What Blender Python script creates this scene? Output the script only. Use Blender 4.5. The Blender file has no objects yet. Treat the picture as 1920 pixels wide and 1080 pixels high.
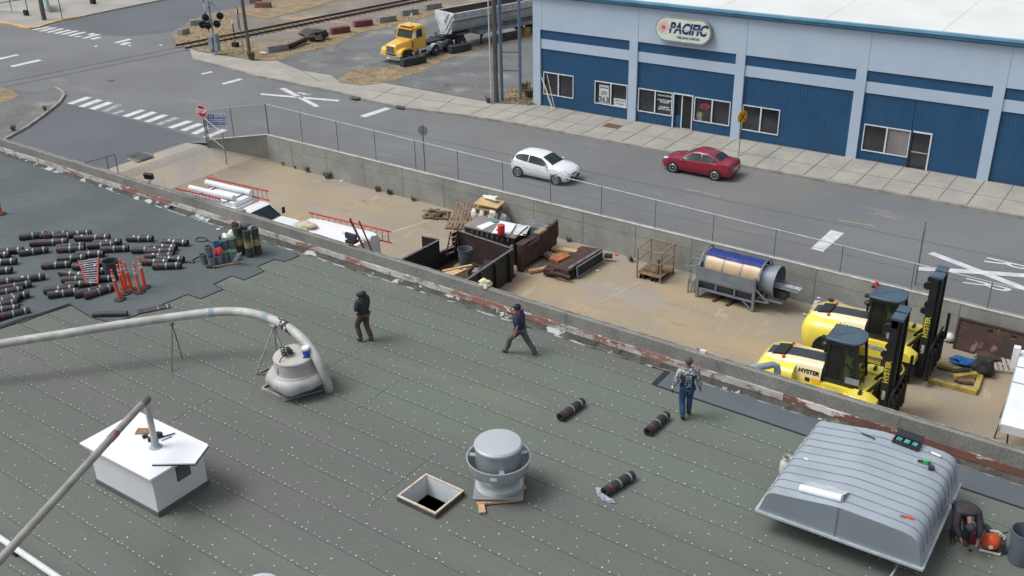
import bpy, math, random
from mathutils import Vector, Matrix
random.seed(7)
R = math.radians
scene = bpy.context.scene
COL = scene.collection
# ---------------- camera ----------------
F_PX, YAW, PITCH, ROLL = 1921.04, -0.608507, 0.454145, -0.0195117
CAM = Vector((37.2864, -57.0244, 19.5310))
_f = Vector((math.sin(YAW)*math.cos(PITCH), math.cos(YAW)*math.cos(PITCH), -math.sin(PITCH)))
_r0 = Vector((math.cos(YAW), -math.sin(YAW), 0)); _u0 = _r0.cross(_f)
_r = math.cos(ROLL)*_r0 + math.sin(ROLL)*_u0
_u = -math.sin(ROLL)*_r0 + math.cos(ROLL)*_u0
cd = bpy.data.cameras.new('camera'); cam = bpy.data.objects.new('camera', cd); COL.objects.link(cam)
cam.matrix_world = Matrix(((_r.x,_u.x,-_f.x,CAM.x),(_r.y,_u.y,-_f.y,CAM.y),(_r.z,_u.z,-_f.z,CAM.z),(0,0,0,1)))
cd.sensor_width = 36; cd.lens = F_PX*36/1920; cd.clip_start = .5; cd.clip_end = 3000
scene.camera = cam
# ---------------- light ----------------
SUN_EL, SUN_AZ = R(58), R(-130)      # azimuth measured from +Y towards +X
world = bpy.data.worlds.new('World'); scene.world = world; world.use_nodes = True
wn = world.node_tree; bg = wn.nodes['Background']
sky = wn.nodes.new('ShaderNodeTexSky'); sky.sky_type = 'NISHITA'; sky.sun_disc = False
sky.sun_elevation = SUN_EL; sky.sun_rotation = SUN_AZ; sky.dust_density = 4; sky.air_density = .8; sky.ozone_density = 1
hsv = wn.nodes.new('ShaderNodeHueSaturation'); hsv.inputs['Saturation'].default_value = .16
wn.links.new(sky.outputs[0], hsv.inputs['Color']); wn.links.new(hsv.outputs[0], bg.inputs['Color'])
bg.inputs['Strength'].default_value = .15
sd = bpy.data.lights.new('sun', 'SUN'); sd.energy = 1.4; sd.angle = R(24); sd.color = (1, .97, .92)
sun = bpy.data.objects.new('sun', sd); COL.objects.link(sun)
_sd = Vector((math.sin(SUN_AZ)*math.cos(SUN_EL), math.cos(SUN_AZ)*math.cos(SUN_EL), math.sin(SUN_EL)))
sun.rotation_euler = _sd.to_track_quat('Z', 'Y').to_euler()
scene.view_settings.view_transform = 'Standard'; scene.view_settings.look = 'None'
scene.view_settings.exposure = .22; scene.view_settings.gamma = 1
# ---------------- helpers ----------------
def at(px, py, z=0.0):
    "point of the horizontal plane z seen at photo pixel (px, py)"
    d = _f + _r*((px-960)/F_PX) + _u*((540-py)/F_PX)
    return CAM + d*((z-CAM.z)/d.z)
def lin(c):
    return tuple(((v/255)/12.92 if v/255 <= .04045 else ((v/255+.055)/1.055)**2.4) for v in c)
MATS = {}
def M(name, c, c2=None, rough=.75, metal=0, scale=2.0, thr=(.35,.65), fine=.12, fscale=40, bump=0.0, bscale=60, spec=None, alpha=None, stretch=None, world_co=False, stain=None, trans=0, wave=None):
    "procedural material: two-colour large noise, fine grain, optional bump / stains; colours given as sRGB 0-255"
    if name in MATS: return MATS[name]
    m = bpy.data.materials.new(name); m.use_nodes = True; nt = m.node_tree; N = nt.nodes; L = nt.links
    b = N['Principled BSDF']; b.inputs['Roughness'].default_value = rough; b.inputs['Metallic'].default_value = metal
    if spec is not None: b.inputs['Specular IOR Level'].default_value = spec
    if trans: b.inputs['Transmission Weight'].default_value = trans
    if alpha is not None: b.inputs['Alpha'].default_value = alpha
    a = lin(c); e = lin(c2) if c2 else tuple(v*.86 for v in a)
    if world_co: co = N.new('ShaderNodeNewGeometry').outputs['Position']
    else: co = N.new('ShaderNodeTexCoord').outputs['Object']
    mp = N.new('ShaderNodeMapping'); L.new(co, mp.inputs['Vector'])
    if stretch: mp.inputs['Scale'].default_value = stretch
    def noise(s, det=5, src=None, rgh=.55):
        n = N.new('ShaderNodeTexNoise'); n.inputs['Scale'].default_value = s; n.inputs['Detail'].default_value = det; n.inputs['Roughness'].default_value = rgh
        L.new(src or mp.outputs[0], n.inputs['Vector']); return n.outputs['Fac']
    def ramp(src, lo, hi):
        r = N.new('ShaderNodeMapRange'); r.inputs['From Min'].default_value = lo; r.inputs['From Max'].default_value = hi
        r.interpolation_type = 'SMOOTHSTEP'; L.new(src, r.inputs['Value']); return r.outputs['Result']
    def mix(fac, A, B, blend='MIX'):
        x = N.new('ShaderNodeMix'); x.data_type = 'RGBA'; x.blend_type = blend
        if isinstance(fac, (int, float)): x.inputs[0].default_value = fac
        else: L.new(fac, x.inputs[0])
        for i, v in ((6, A), (7, B)):
            if isinstance(v, tuple): x.inputs[i].default_value = (*v[:3], 1)
            else: L.new(v, x.inputs[i])
        return x.outputs[2]
    col = mix(ramp(noise(scale), *thr), a, e)
    if fine:
        g = ramp(noise(fscale, 3, co), .3, .7)
        col = mix(g, col, mix(1.0, col, (1-fine*1.6,)*3, 'MULTIPLY'))
    for st in (stain or []):     # (colour, scale, lo, hi, strength, stretch)
        src = mp.outputs[0]
        if st[5]:
            q = N.new('ShaderNodeMapping'); q.inputs['Scale'].default_value = st[5]; L.new(co, q.inputs['Vector']); src = q.outputs[0]
        r = ramp(noise(st[1], 6, src, .62), st[2], st[3])
        k = N.new('ShaderNodeMath'); k.operation = 'MULTIPLY'; k.inputs[1].default_value = st[4]; L.new(r, k.inputs[0])
        col = mix(k.outputs[0], col, lin(st[0]))
    L.new(col, b.inputs['Base Color'])
    if bump:
        bp = N.new('ShaderNodeBump'); bp.inputs['Strength'].default_value = bump; bp.inputs['Distance'].default_value = .02
        if wave:
            w = N.new('ShaderNodeTexWave'); w.inputs['Scale'].default_value = wave[0]; w.bands_direction = wave[1]; w.inputs['Distortion'].default_value = 0
            L.new(co, w.inputs['Vector']); L.new(w.outputs['Fac'], bp.inputs['Height'])
        else: L.new(noise(bscale, 4, co), bp.inputs['Height'])
        L.new(bp.outputs[0], b.inputs['Normal'])
    m.diffuse_color = (*a, 1); MATS[name] = m; return m
def glass(name, c=(60,75,80), rough=.06):
    return M(name, c, rough=rough, spec=.9, fine=0, scale=1)
class MB:
    "collects geometry for ONE mesh object"
    def __init__(s, xf=None): s.v = []; s.f = []; s.m = []; s.mats = []; s.xf = xf; s.sm = []
    def mi(s, m):
        if m not in s.mats: s.mats.append(m)
        return s.mats.index(m)
    def add(s, vs, fs, m, smooth=False):
        o = len(s.v); i = s.mi(m)
        s.v += [tuple(s.xf @ Vector(v)) if s.xf else tuple(v) for v in vs]
        for f in fs: s.f.append([a+o for a in f]); s.m.append(i); s.sm.append(smooth)
        return s
    def poly(s, pts, m): return s.add(pts, [list(range(len(pts)))], m)
    def box(s, c, d, m, rz=0, rx=0, ry=0, top=1.0):
        T = Matrix.Translation(c) @ Matrix.Rotation(rz,4,'Z') @ Matrix.Rotation(ry,4,'Y') @ Matrix.Rotation(rx,4,'X')
        x, y, z = d[0]/2, d[1]/2, d[2]/2; t = top
        vs = [(-x,-y,-z),(x,-y,-z),(x,y,-z),(-x,y,-z),(-x*t,-y*t,z),(x*t,-y*t,z),(x*t,y*t,z),(-x*t,y*t,z)]
        return s.add([T @ Vector(v) for v in vs], [(3,2,1,0),(4,5,6,7),(0,1,5,4),(1,2,6,5),(2,3,7,6),(3,0,4,7)], m)
    def b2(s, a, b, m): # box from min to max
        return s.box([(a[i]+b[i])/2 for i in range(3)], [abs(b[i]-a[i]) for i in range(3)], m)
    def hexa(s, vs, m): # 8 verts: bottom ccw, top ccw
        return s.add(vs, [(3,2,1,0),(4,5,6,7),(0,1,5,4),(1,2,6,5),(2,3,7,6),(3,0,4,7)], m)
    def bar(s, p, q, w, h, m, up=(0,0,1)):
        p = Vector(p); q = Vector(q); d = (q-p).normalized(); u = Vector(up)
        if abs(d.dot(u)) > .98: u = Vector((0,1,0))
        x = d.cross(u).normalized()*w/2; y = x.cross(d).normalized()*h/2
        vs = [p-x-y, p+x-y, p+x+y, p-x+y, q-x-y, q+x-y, q+x+y, q-x+y]
        return s.add(vs, [(3,2,1,0),(4,5,6,7),(0,1,5,4),(1,2,6,5),(2,3,7,6),(3,0,4,7)], m)
    def tube(s, pts, r, m, n=8, caps=True, closed=False):
        pts = [Vector(p) for p in pts]; k = len(pts); rr = r if isinstance(r, (list, tuple)) else [r]*k
        vs = []; fs = []; prev = None
        for i, p in enumerate(pts):
            a = pts[i-1] if i > 0 else (pts[-1] if closed else p); c = pts[(i+1) % k] if (i < k-1 or closed) else p
            d = (c-a).normalized()
            if prev is None:
                u = Vector((0,0,1)) if abs(d.z) < .9 else Vector((1,0,0)); x = d.cross(u).normalized()
            else: x = (prev - d*prev.dot(d)).normalized()
            prev = x; y = d.cross(x)
            for j in range(n):
                t = 2*math.pi*j/n; vs.append(p + (x*math.cos(t)+y*math.sin(t))*rr[i])
        for i in range(k if closed else k-1):
            for j in range(n):
                a = i*n+j; b = i*n+(j+1) % n; o = ((i+1) % k)*n
                fs.append((a, b, o+(j+1) % n, o+j))
        s.add(vs, fs, m, True)
        if caps and not closed:
            s.add(vs[:n], [list(range(n))[::-1]], m); s.add(vs[-n:], [list(range(n))], m)
        return s
    def cyl(s, p, q, r, m, r2=None, n=16, caps=True): return s.tube([p, q], [r, r if r2 is None else r2], m, n, caps)
    def lathe(s, prof, m, c=(0,0,0), n=24, T=None, smooth=True):
        vs = []; fs = []; k = len(prof)
        for (r, z) in prof:
            for j in range(n):
                t = 2*math.pi*j/n; v = Vector((r*math.cos(t), r*math.sin(t), z))
                if T: v = T @ v
                vs.append(v + Vector(c))
        for i in range(k-1):
            for j in range(n): fs.append((i*n+j, i*n+(j+1) % n, (i+1)*n+(j+1) % n, (i+1)*n+j))
        return s.add(vs, fs, m, smooth)
    def prism(s, pts, vec, m, smooth=False, caps=True): # extrude 3d polygon by vec
        k = len(pts); a = [Vector(p) for p in pts]; b = [p+Vector(vec) for p in a]
        fs = [(i, (i+1) % k, k+(i+1) % k, k+i) for i in range(k)]
        s.add(a+b, fs, m, smooth)
        if caps: s.add(a, [list(range(k))[::-1]], m); s.add(b, [list(range(k))], m)
        return s
    def loft(s, rings, m, smooth=True, closed=True, cap=True):
        k = len(rings[0]); vs = [Vector(p) for r in rings for p in r]; fs = []
        for i in range(len(rings)-1):
            for j in range(k if closed else k-1):
                fs.append((i*k+j, i*k+(j+1) % k, (i+1)*k+(j+1) % k, (i+1)*k+j))
        s.add(vs, fs, m, smooth)
        if cap: s.add(rings[0], [list(range(k))[::-1]], m); s.add(rings[-1], [list(range(k))], m)
        return s
    def sphere(s, c, r, m, n=12, k=7, sc=(1,1,1), T=None):
        rings = []
        for i in range(k+1):
            t = math.pi*i/k
            rings.append([Vector((math.sin(t)*math.cos(2*math.pi*j/n)*r*sc[0], math.sin(t)*math.sin(2*math.pi*j/n)*r*sc[1], -math.cos(t)*r*sc[2])) for j in range(n)])
        rings = [[(T @ v if T else v)+Vector(c) for v in q] for q in rings]
        return s.loft(rings, m, cap=False)
    def build(s, name, parent=None, bevel=0, solid=0, label=None, kind=None, sharp=35):
        me = bpy.data.meshes.new(name); me.from_pydata(s.v, [], s.f); me.validate()
        for m in s.mats: me.materials.append(m)
        if len(me.polygons) == len(s.f):
            me.polygons.foreach_set('material_index', s.m); me.polygons.foreach_set('use_smooth', s.sm)
        me.update()
        import bmesh
        b = bmesh.new(); b.from_mesh(me); bmesh.ops.remove_doubles(b, verts=b.verts, dist=.0004); bmesh.ops.recalc_face_normals(b, faces=b.faces) if s.sm else None
        b.to_mesh(me); b.free()
        me.set_sharp_from_angle(angle=R(sharp))
        o = bpy.data.objects.new(name, me); COL.objects.link(o)
        if parent is not None: o.parent = parent
        if bevel:
            q = o.modifiers.new('bevel', 'BEVEL'); q.width = bevel; q.segments = 2; q.limit_method = 'ANGLE'; q.angle_limit = R(40)
        if label: o['label'] = label
        if kind: o['kind'] = kind
        return o
def tag(o, label=None, cat=None, group=None, kind=None):
    if label: o['label'] = label
    if cat: o['category'] = cat
    if group: o['group'] = group
    if kind: o['kind'] = kind
    return o
def thing(name, label, cat, loc=(0,0,0), rz=0, group=None):
    o = bpy.data.objects.new(name, None); COL.objects.link(o); o.location = loc; o.rotation_euler = (0,0,rz)
    o.empty_display_size = .2
    return tag(o, label, cat, group)
KIDS = {}
def copy_tree(o, parent=None):
    c = o.copy(); COL.objects.link(c)
    if parent is not None: c.parent = parent
    for ch in [x for x in bpy.data.objects if x.parent == o]: copy_tree(ch, c)
    return c
def struct(mb, name, **k):
    return tag(mb.build(name, **k), kind='structure')
def text(name, body, size, m, loc, rot, parent=None, ext=.002, bold=0, align='CENTER', sx=1, shear=0, z_off=0):
    cu = bpy.data.curves.new(name, 'FONT'); cu.body = body; cu.size = size; cu.extrude = ext; cu.offset = bold
    cu.align_x = align; cu.align_y = 'CENTER'; cu.shear = shear; cu.resolution_u = 3
    t = bpy.data.objects.new(name+'_tmp', cu); COL.objects.link(t)
    me = bpy.data.meshes.new_from_object(t); bpy.data.objects.remove(t); me.name = name
    me.materials.clear(); me.materials.append(m)
    o = bpy.data.objects.new(name, me); COL.objects.link(o)
    o.location = loc; o.rotation_euler = rot; o.scale = (sx, 1, 1)
    if parent is not None: o.parent = parent
    return o
def pxs(z, pts, s=1, ox=0, oy=0): return [at(ox+x/s, oy+y/s, z) for x, y in pts]
# =============== materials of the setting ===============
ASPH = M('asphalt', (116,119,122), (105,108,112), scale=.12, thr=(.3,.7), fine=.12, fscale=9, world_co=True, rough=.92, bump=.15, bscale=30,
         stain=[((104,108,114), .35, .55, .75, .55, (1,.25,1)), ((143,143,143), .5, .58, .8, .5, (.3,1,1)), ((122,117,108), .07, .5, .75, .5, None), ((94,97,102), 1.1, .66, .74, .5, (.25,1,1)), ((96,98,100), .25, .64, .7, .35, None)])
ASPH_D = M('newer_asphalt', (97,102,109), (91,96,103), scale=.15, fine=.1, fscale=10, world_co=True, rough=.92, stain=[((116,120,126), .3, .58, .8, .5, (1,.3,1))])
ASPH_L = M('lot_asphalt', (112,114,116), (98,101,104), scale=.3, fine=.15, fscale=6, world_co=True, rough=.94, stain=[((146,143,134), .35, .5, .72, .7, None), ((88,90,93), .8, .62, .75, .5, None)])
CONC = M('sidewalk_concrete', (163,160,152), (150,148,142), scale=.5, fine=.1, fscale=12, world_co=True, rough=.9, stain=[((140,136,128), 1.2, .58, .72, .5, None)])
KERB = M('kerb_concrete', (160,157,150), (135,133,128), scale=1.2, fine=.15, world_co=True, rough=.9)
YEL_K = M('kerb_yellow_paint', (222,180,105), (190,160,110), scale=1.5, world_co=True)
YARD = M('yard_concrete', (162,147,124), (148,139,125), scale=.22, thr=(.35,.65), fine=.1, fscale=10, world_co=True, rough=.9, bump=.1, bscale=14,
         stain=[((172,146,110), .28, .52, .74, .5, (.6,1.4,1)), ((130,122,112), .5, .54, .72, .6, (.4,1.6,1)), ((146,142,138), .33, .55, .7, .65, (.7,1.3,1)), ((178,168,152), .6, .6, .78, .5, None), ((112,100,88), .9, .62, .76, .7, (.5,1.5,1)), ((92,86,82), .4, .66, .78, .75, (1,1.6,1)), ((166,118,78), 1.6, .70, .78, .5, None), ((184,172,150), .8, .6, .72, .45, (1.6,.5,1))])
DRIVE = M('driveway_concrete', (170,163,152), (158,154,147), scale=.35, fine=.1, fscale=10, world_co=True, rough=.9, stain=[((180,158,128), .3, .5, .72, .6, None)])
DIRT = M('rail_dirt', (138,131,122), (124,118,112), scale=.35, fine=.25, fscale=8, world_co=True, rough=1, stain=[((172,148,114), .25, .5, .68, .7, (.5,1,1)), ((95,90,84), .7, .6, .75, .5, None)])
DRYG = M('dry_ground', (158,140,110), (134,121,98), scale=.9, fine=.25, fscale=10, world_co=True, rough=1, stain=[((120,118,84), .8, .62, .75, .6, None)])
LINE = M('joint_dark', (104,100,94), world_co=True, fine=.2)
WPAINT = M('road_paint_white', (214,217,221), (190,193,198), scale=1.6, fine=.15, fscale=25, world_co=True, rough=.8, stain=[((136,138,142), 3.0, .64, .76, .5, None)])
WPAINT_F = M('road_paint_faded', (176,179,182), (140,143,147), scale=2.5, fine=.2, world_co=True, rough=.85)
YPAINT = M('road_paint_faded_yellow', (158,146,118), (134,132,126), scale=2, world_co=True)
WALLC = M('retaining_concrete', (158,160,156), (138,140,137), scale=.7, thr=(.3,.7), fine=.12, fscale=14, world_co=True, rough=.92, bump=.12, bscale=12,
          stain=[((120,120,112), 1.6, .55, .75, .6, (1,1,.25)), ((112,112,108), 2.5, .6, .75, .45, (1.6,1.6,.12)), ((176,176,172), .9, .6, .78, .5, None)])
WCAP = M('wall_cap_white', (206,206,202), (176,176,172), scale=2, world_co=True)

# =============== terrain ===============
def wallY(x): return -14.86 - .0290*(x+10.64)
# street and land north of the retaining wall and west of the ramp
g = MB()
g.poly([(-10.64,wallY(-10.64)+.05,0),(70,wallY(70)+.05,0),(400,-27,0),(400,420,0),(-400,420,0),(-400,-160,0),(-14.4,-160,0),(-14.4,-18,0),(-13.1,-17.35,0)], ASPH)
struct(g, 'ground')
g = MB()
g.poly([(-9.5,-14.7,-1.5),(-9.5,-160,-1.5),(400,-160,-1.5),(400,-27,-1.5),(70,wallY(70)+.1,-1.5)], YARD)
struct(g, 'yard_slab')
g = MB()
for i in range(6):
    x0 = -14.4+4.9*i/6; x1 = -14.4+4.9*(i+1)/6; s = lambda t: -1.5*(3*t*t-2*t**3)
    z0 = s(i/6); z1 = s((i+1)/6)
    g.poly([(x0,-60,z0),(x1,-60,z1),(x1,-14.6,z1),(x0,-14.6 if i > 1 else -17.2,z0)], DRIVE if i < 4 else YARD)
struct(g, 'driveway_ramp')
def rampz(x):
    t = min(1, max(0, (x+14.4)/4.9)); return -1.5*(3*t*t-2*t**3)
# pale driveway apron up to the street
g = MB(); ap = 0 and pxs(.006, [(224,322),(262,300),(340,270),(372,261),(404,257)])
# newer, darker asphalt of the side street
g = MB(); g.poly(pxs(.005, [(112,190),(200,213),(300,238),(380,261)])+[Vector((-14.6,-18.3,.005)),Vector((-14.45,-40,.005)),Vector((-22,-40,.005))]+pxs(.005, [(-60,290),(-30,272),(10,259),(50,237),(85,212)]), ASPH_D)
struct(g, 'side_street')
e1 = at(160,28,.005); e2 = at(300,0,.005); f1 = at(381,27,.005); f2 = at(500,3,.005)
g = MB(); g.poly(pxs(.005, [(60,52),(95,48)])+[e1, e2, e2+(e2-e1)*14, f2+(f2-f1)*8, f2]+pxs(.005, [(427,17),(381,27),(352,43),(325,58),(300,62),(245,68),(190,66),(120,57)]), ASPH_D)
struct(g, 'upper_street')
# pavement in the far left corner with a yellow kerb
def slab(name, pts, z, m, km=None, kw=.16, kz=None):
    g = MB(); g.prism([Vector((p.x,p.y,0.001)) for p in pts], (0,0,z), m); return struct(g, name)
def kerb(name, pts, z, m, w=.16):
    g = MB()
    for a, b in zip(pts[:-1], pts[1:]):
        g.bar((a.x,a.y,z/2), (b.x,b.y,z/2), w, z+.012, m)
    return struct(g, name)
kp = pxs(.12, [(-130,10),(0,41),(30,46),(45,50.5),(58,51.5),(70,50),(88,44),(118,36),(160,28.5)])
slab('far_pavement', kp+[at(300,0,.12), at(300,0,.12)+Vector((0,60,0)), Vector((-150,60,0)), Vector((-150,8,0))], .12, M('far_pavement_concrete', (162,160,154), (146,144,140), scale=.3, world_co=True, fine=.1))
kerb('yellow_kerb', kp, .13, YEL_K, .3)
# lower left island
kp = pxs(.12, [(-40,152),(0,162),(40,171),(75,172),(104,164),(116,170),(120,177),(112,190),(85,212),(50,237),(10,259),(-40,285)])
slab('corner_island', kp+[Vector((-60,-30,0)), Vector((-60,-16,0))], .12, ASPH_L)
kerb('island_kerb', kp[4:], .14, KERB, .2)
g = MB(); g.poly(pxs(.128, [(-60,172),(0,164),(22,168),(35,178),(20,188),(-10,196),(-60,200)]), DRYG); struct(g, 'island_dirt')
# land north of the street: verge, sidewalk, lots
kpx = [(322,62),(323,72),(335,82),(355,91),(361,110),(425,125),(480,141),(575,160),(660,177),(674,183),(750,200),(865,214),(890,218.5)]
kp = pxs(.12, kpx); kend = [Vector((0,-4.28,.12)), Vector((70,-4.28,.12))]
north = kp+kend+[Vector((70,90,.12)), Vector((-30,90,.12))]+[at(500,3,.12)]+pxs(.12, [(427,17),(381,27),(352,43),(330,55)])
slab('rail_land', north, .12, DIRT)
kerb('street_kerb', kp[4:]+kend, .135, KERB, .2)
up = pxs(.13, [(355,90),(372,97),(480,114),(519,114),(564,132),(620,141),(637,153),(719,155),(907,190)])
g = MB(); g.poly([Vector((p.x,p.y,.13)) for p in kp[3:]+kend]+[Vector((70,-.02,.13)), Vector((-.4,-.02,.13)), Vector((-3,.4,.13))]+up[::-1], CONC); struct(g, 'sidewalk')
g = MB()
for i in range(0, 45):
    x = -2.6+1.42*i
    if x < 62: g.box((x,-2.15,.134), (.035 if i % 2 else .055, 4.2, .004), LINE)
g.box((29,-2.35,.1345), (64,.03,.004), LINE)
for (a, b) in (((300,470),(430,545)),((920,585),(760,672)),((1130,620),(975,715)),((1330,650),(1200,738)),((760,600),(1500,720))):
    g.bar(at(480+a[0]/3.556, a[1]/3.556, .134), at(480+b[0]/3.556, b[1]/3.556, .134), .05, .004, LINE)
struct(g, 'sidewalk_joints')
c2 = lambda L, z: pxs(z, L, 3.556, 480, 0)
g = MB(); g.poly(c2([(140,405),(300,350),(520,300),(700,215),(1000,160),(1180,90),(1900,-60),(2300,-60),(2300,120),(1840,200),(1540,290),(1290,350),(960,430),(640,470),(560,545),(500,500),(300,470)], .136), ASPH_L); struct(g, 'truck_lot')
g = MB(); g.poly(c2([(850,549),(1080,480),(1300,380),(1560,310),(1840,250),(2000,240),(2000,700),(1560,690),(1520,670)], .142), ASPH_L); struct(g, 'side_lot')
g = MB()
_a = c2([(540,535),(640,470),(760,450),(980,440),(1290,350),(1540,290),(1840,200)], .148); _b = c2([(560,552),(700,568),(850,552),(1080,482),(1300,380),(1560,316),(1840,258)], .148)
for _i in range(6): g.poly([_a[_i], _a[_i+1], _b[_i+1], _b[_i]], DRYG)
g.poly(c2([(-40,400),(-10,290),(180,275),(500,215),(760,135),(1150,70),(1500,0),(1700,0),(1180,92),(1000,160),(700,215),(520,300),(300,350),(140,405)], .149), DRYG)
g.poly(c2([(1640,680),(1700,600),(1860,570),(1860,700),(1700,690)], .15), DRYG)
g.poly(pxs(.15, [(330,60),(352,48),(381,31),(430,22),(440,60),(480,100),(480,112),(430,104),(376,96),(345,85),(328,72)]), DRYG)
g.poly(pxs(.151, [(430,20),(511,4),(640,-22),(700,-20),(560,22),(500,35),(470,30)]), DRYG)
struct(g, 'dry_verge')
# markings
g = MB()
def quad(c, m=WPAINT, z=.010): g.poly([at(x, y, z) for x, y in c], m)
for i, (x, y, w, L, h, m) in enumerate([(500,775,42,150,51,0),(585,797,42,145,53,0),(665,815,45,142,52,0),(760,833,40,120,52,1),(828,853,32,80,28,1),(915,870,40,140,50,0),(995,889,45,143,53,0),(1075,910,45,145,53,0),(1162,931,40,145,53,1),(1252,955,45,150,52,0),(1347,975,45,135,52,0),(1430,1000,45,125,56,0),(1520,1027,45,145,60,0)]):
    quad([(x/4,y/4),((x+w)/4,(y+8)/4),((x+w+L)/4,(y+8-h)/4),((x+L)/4,(y-h)/4)], WPAINT_F if m else WPAINT)
for (x, y, L, h) in [(470,445,230,46),(575,466,220,56),(680,485,225,60),(785,503,230,58),(890,517,235,58),(1000,537,240,60),(1105,553,60,14),(1215,573,240,62),(1335,587,140,32),(1310,525,60,28)]:
    quad([(x/8,y/8),((x+70)/8,(y+4)/8),((x+70+L)/8,(y+4-h)/8),((x+L)/8,(y-h)/8)])
for L in ([(850,320),(880,323),(990,296),(965,290)],[(890,334),(930,339),(985,322),(945,315)],[(0,434),(0,447),(145,414),(125,407)],[(75,494),(95,503),(320,453),(285,446)],[(1505,552),(1520,558),(1600,542),(1580,534)],[(1660,625),(1680,634),(1825,596),(1795,588)],[(958,340),(975,346),(985,341),(970,336)],[(1188,336),(1205,342),(1222,338),(1205,333)],[(705,345),(715,353),(735,344),(725,340)]):
    quad([(x/4,y/4) for x, y in L])
for L in ([(690,773),(728,783),(903,724),(862,717)],[(30,622),(35,632),(550,677),(557,666)],[(155,590),(395,714),(426,708),(195,586)]):
    quad([(480+x/3.556,y/3.556) for x, y in L])
rx = lambda L: [(1640+x/4.911,400+y/4.911) for x, y in L]
quad([(1520,466),(1543,472),(1583,437),(1558,431)])
quad(rx([(490,372),(1500,760),(1560,740),(540,354)])); quad(rx([(392,524),(920,556),(1600,605),(1600,570),(900,520),(400,490)]), z=.013)
struct(g, 'road_markings')
g = MB()
for L in ([(1640,398),(1640,400),(1680,412),(1680,410)],[(1570,411),(1570,413),(1640,425),(1640,423)],[(1285,353),(1285,355),(1350,369),(1350,367)]):
    quad(L, YPAINT)
struct(g, 'centre_line')
for (px, py, s, rz) in ((1846,534,2.7,-90),(1884,494,2.7,-90),(572,176,1.8,90)):
    p = at(px, py, .008); tag(text('road_letter', 'R', s, WPAINT, p, (0,0,R(rz-3)), ext=.003, sx=.42), kind='structure')
g = MB()
for (px, py, r) in ((1148,237,.0),(838,160,.35),(262,293,.9),(665,183,.5),(750,200,.45),(208,151,.35)):
    if r: p = at(px, py, .14 if py < 240 and px > 600 else .012); g.box(p+Vector((0,0,.002)), (r*1.7, r, .006), M('iron_cover', (92,90,90), rough=.6, metal=.4))
struct(g, 'iron_covers')
g = MB(); p = at(1148,236,.14); g.box(p, (1.1,.8,.006), M('rust_plate', (112,80,74), (96,72,66))); struct(g, 'sidewalk_hatch')
# rails crossing the street, then standing on ties
RAILM = M('rail_steel_rust', (92,84,80), (70,60,56), metal=.3, rough=.6)
TIE = M('old_tie_wood', (88,80,72), (66,60,56), fine=.2)
ra = at(367,91,0); rb = at(816,0,0); rd = (rb-ra).normalized(); rn = Vector((-rd.y, rd.x, 0))
rt = thing('railway_track', 'pair of rusty rails on old wooden ties beside the truck lot', 'railway track')
g1 = MB()
for k, o in enumerate((0, 1.5)):
    g = MB()
    a = ra+rn*o-rd*1; b = ra+rn*o+rd*140
    g.bar(a+Vector((0,0,.17)), b+Vector((0,0,.17)), .14, .03, RAILM); g.bar(a+Vector((0,0,.22)), b+Vector((0,0,.22)), .03, .1, RAILM); g.bar(a+Vector((0,0,.28)), b+Vector((0,0,.28)), .075, .04, RAILM)
    g.build('rail', rt)
for i in range(150):
    p = ra+rd*(i*.62+.3)+rn*.75+Vector((0,0,.135)); 
    if i < 110: g1.box(p, (.24,2.5,.04), TIE, rz=math.atan2(rd.y, rd.x)+random.uniform(-.04,.04))
g1.build('ties', rt)
g = MB(); DARKL = M('flangeway', (92,96,102), (104,108,112), world_co=True)
for o in (0, 1.5, .12, 1.62): g.bar(ra+rn*o-rd*60+Vector((0,0,.008)), ra+rn*o-rd*.5+Vector((0,0,.008)), .05, .004, DARKL)
struct(g, 'rail_crossing')
# narrow gutter strip at the foot of the fence and tar seams in the street
g = MB(); g.poly([(-10.5,wallY(-10.5)+.3,.004),(70,wallY(70)+.3,.004),(70,wallY(70)+1.15,.004),(-10.5,wallY(-10.5)+.75,.004)], M('gutter_asphalt', (136,136,134), (118,119,120), scale=.6, world_co=True, fine=.15)); struct(g, 'gutter_strip')
g = MB()
TAR = M('tar_seam', (102,105,110), world_co=True)
for (a, b, w) in (((-8,-9.4),(60,-9.9),.05),((-8,-12.9),(60,-13.4),.03)):
    x = a[0]; P = []
    while x < b[0]:
        t = (x-a[0])/(b[0]-a[0]); P.append(Vector((x, a[1]+(b[1]-a[1])*t+random.uniform(-.06,.06), .009))); x += 1.3
    for i in range(len(P)-1): g.bar(P[i], P[i+1], w, .003, TAR)
struct(g, 'tar_seams')
# yard joints
g = MB()
JN = M('yard_joint', (140,128,112), (160,148,130), scale=2, world_co=True)
JW = M('yard_joint_patch', (186,180,166), (170,160,142), scale=1, world_co=True)
for (a, b, w, m) in (((1092,585),(1200,528),.07,JW),((900,560),(1092,700),.0,JN),((1200,528),(1300,470),.05,JW),((620,470),(850,400),.12,JW),((560,500),(690,440),.05,JN),((1090,585),(960,650),.05,JN)):
    if w: g.bar(at(*a, -1.494), at(*b, -1.494), w, .004, m)
struct(g, 'yard_joints')

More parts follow.
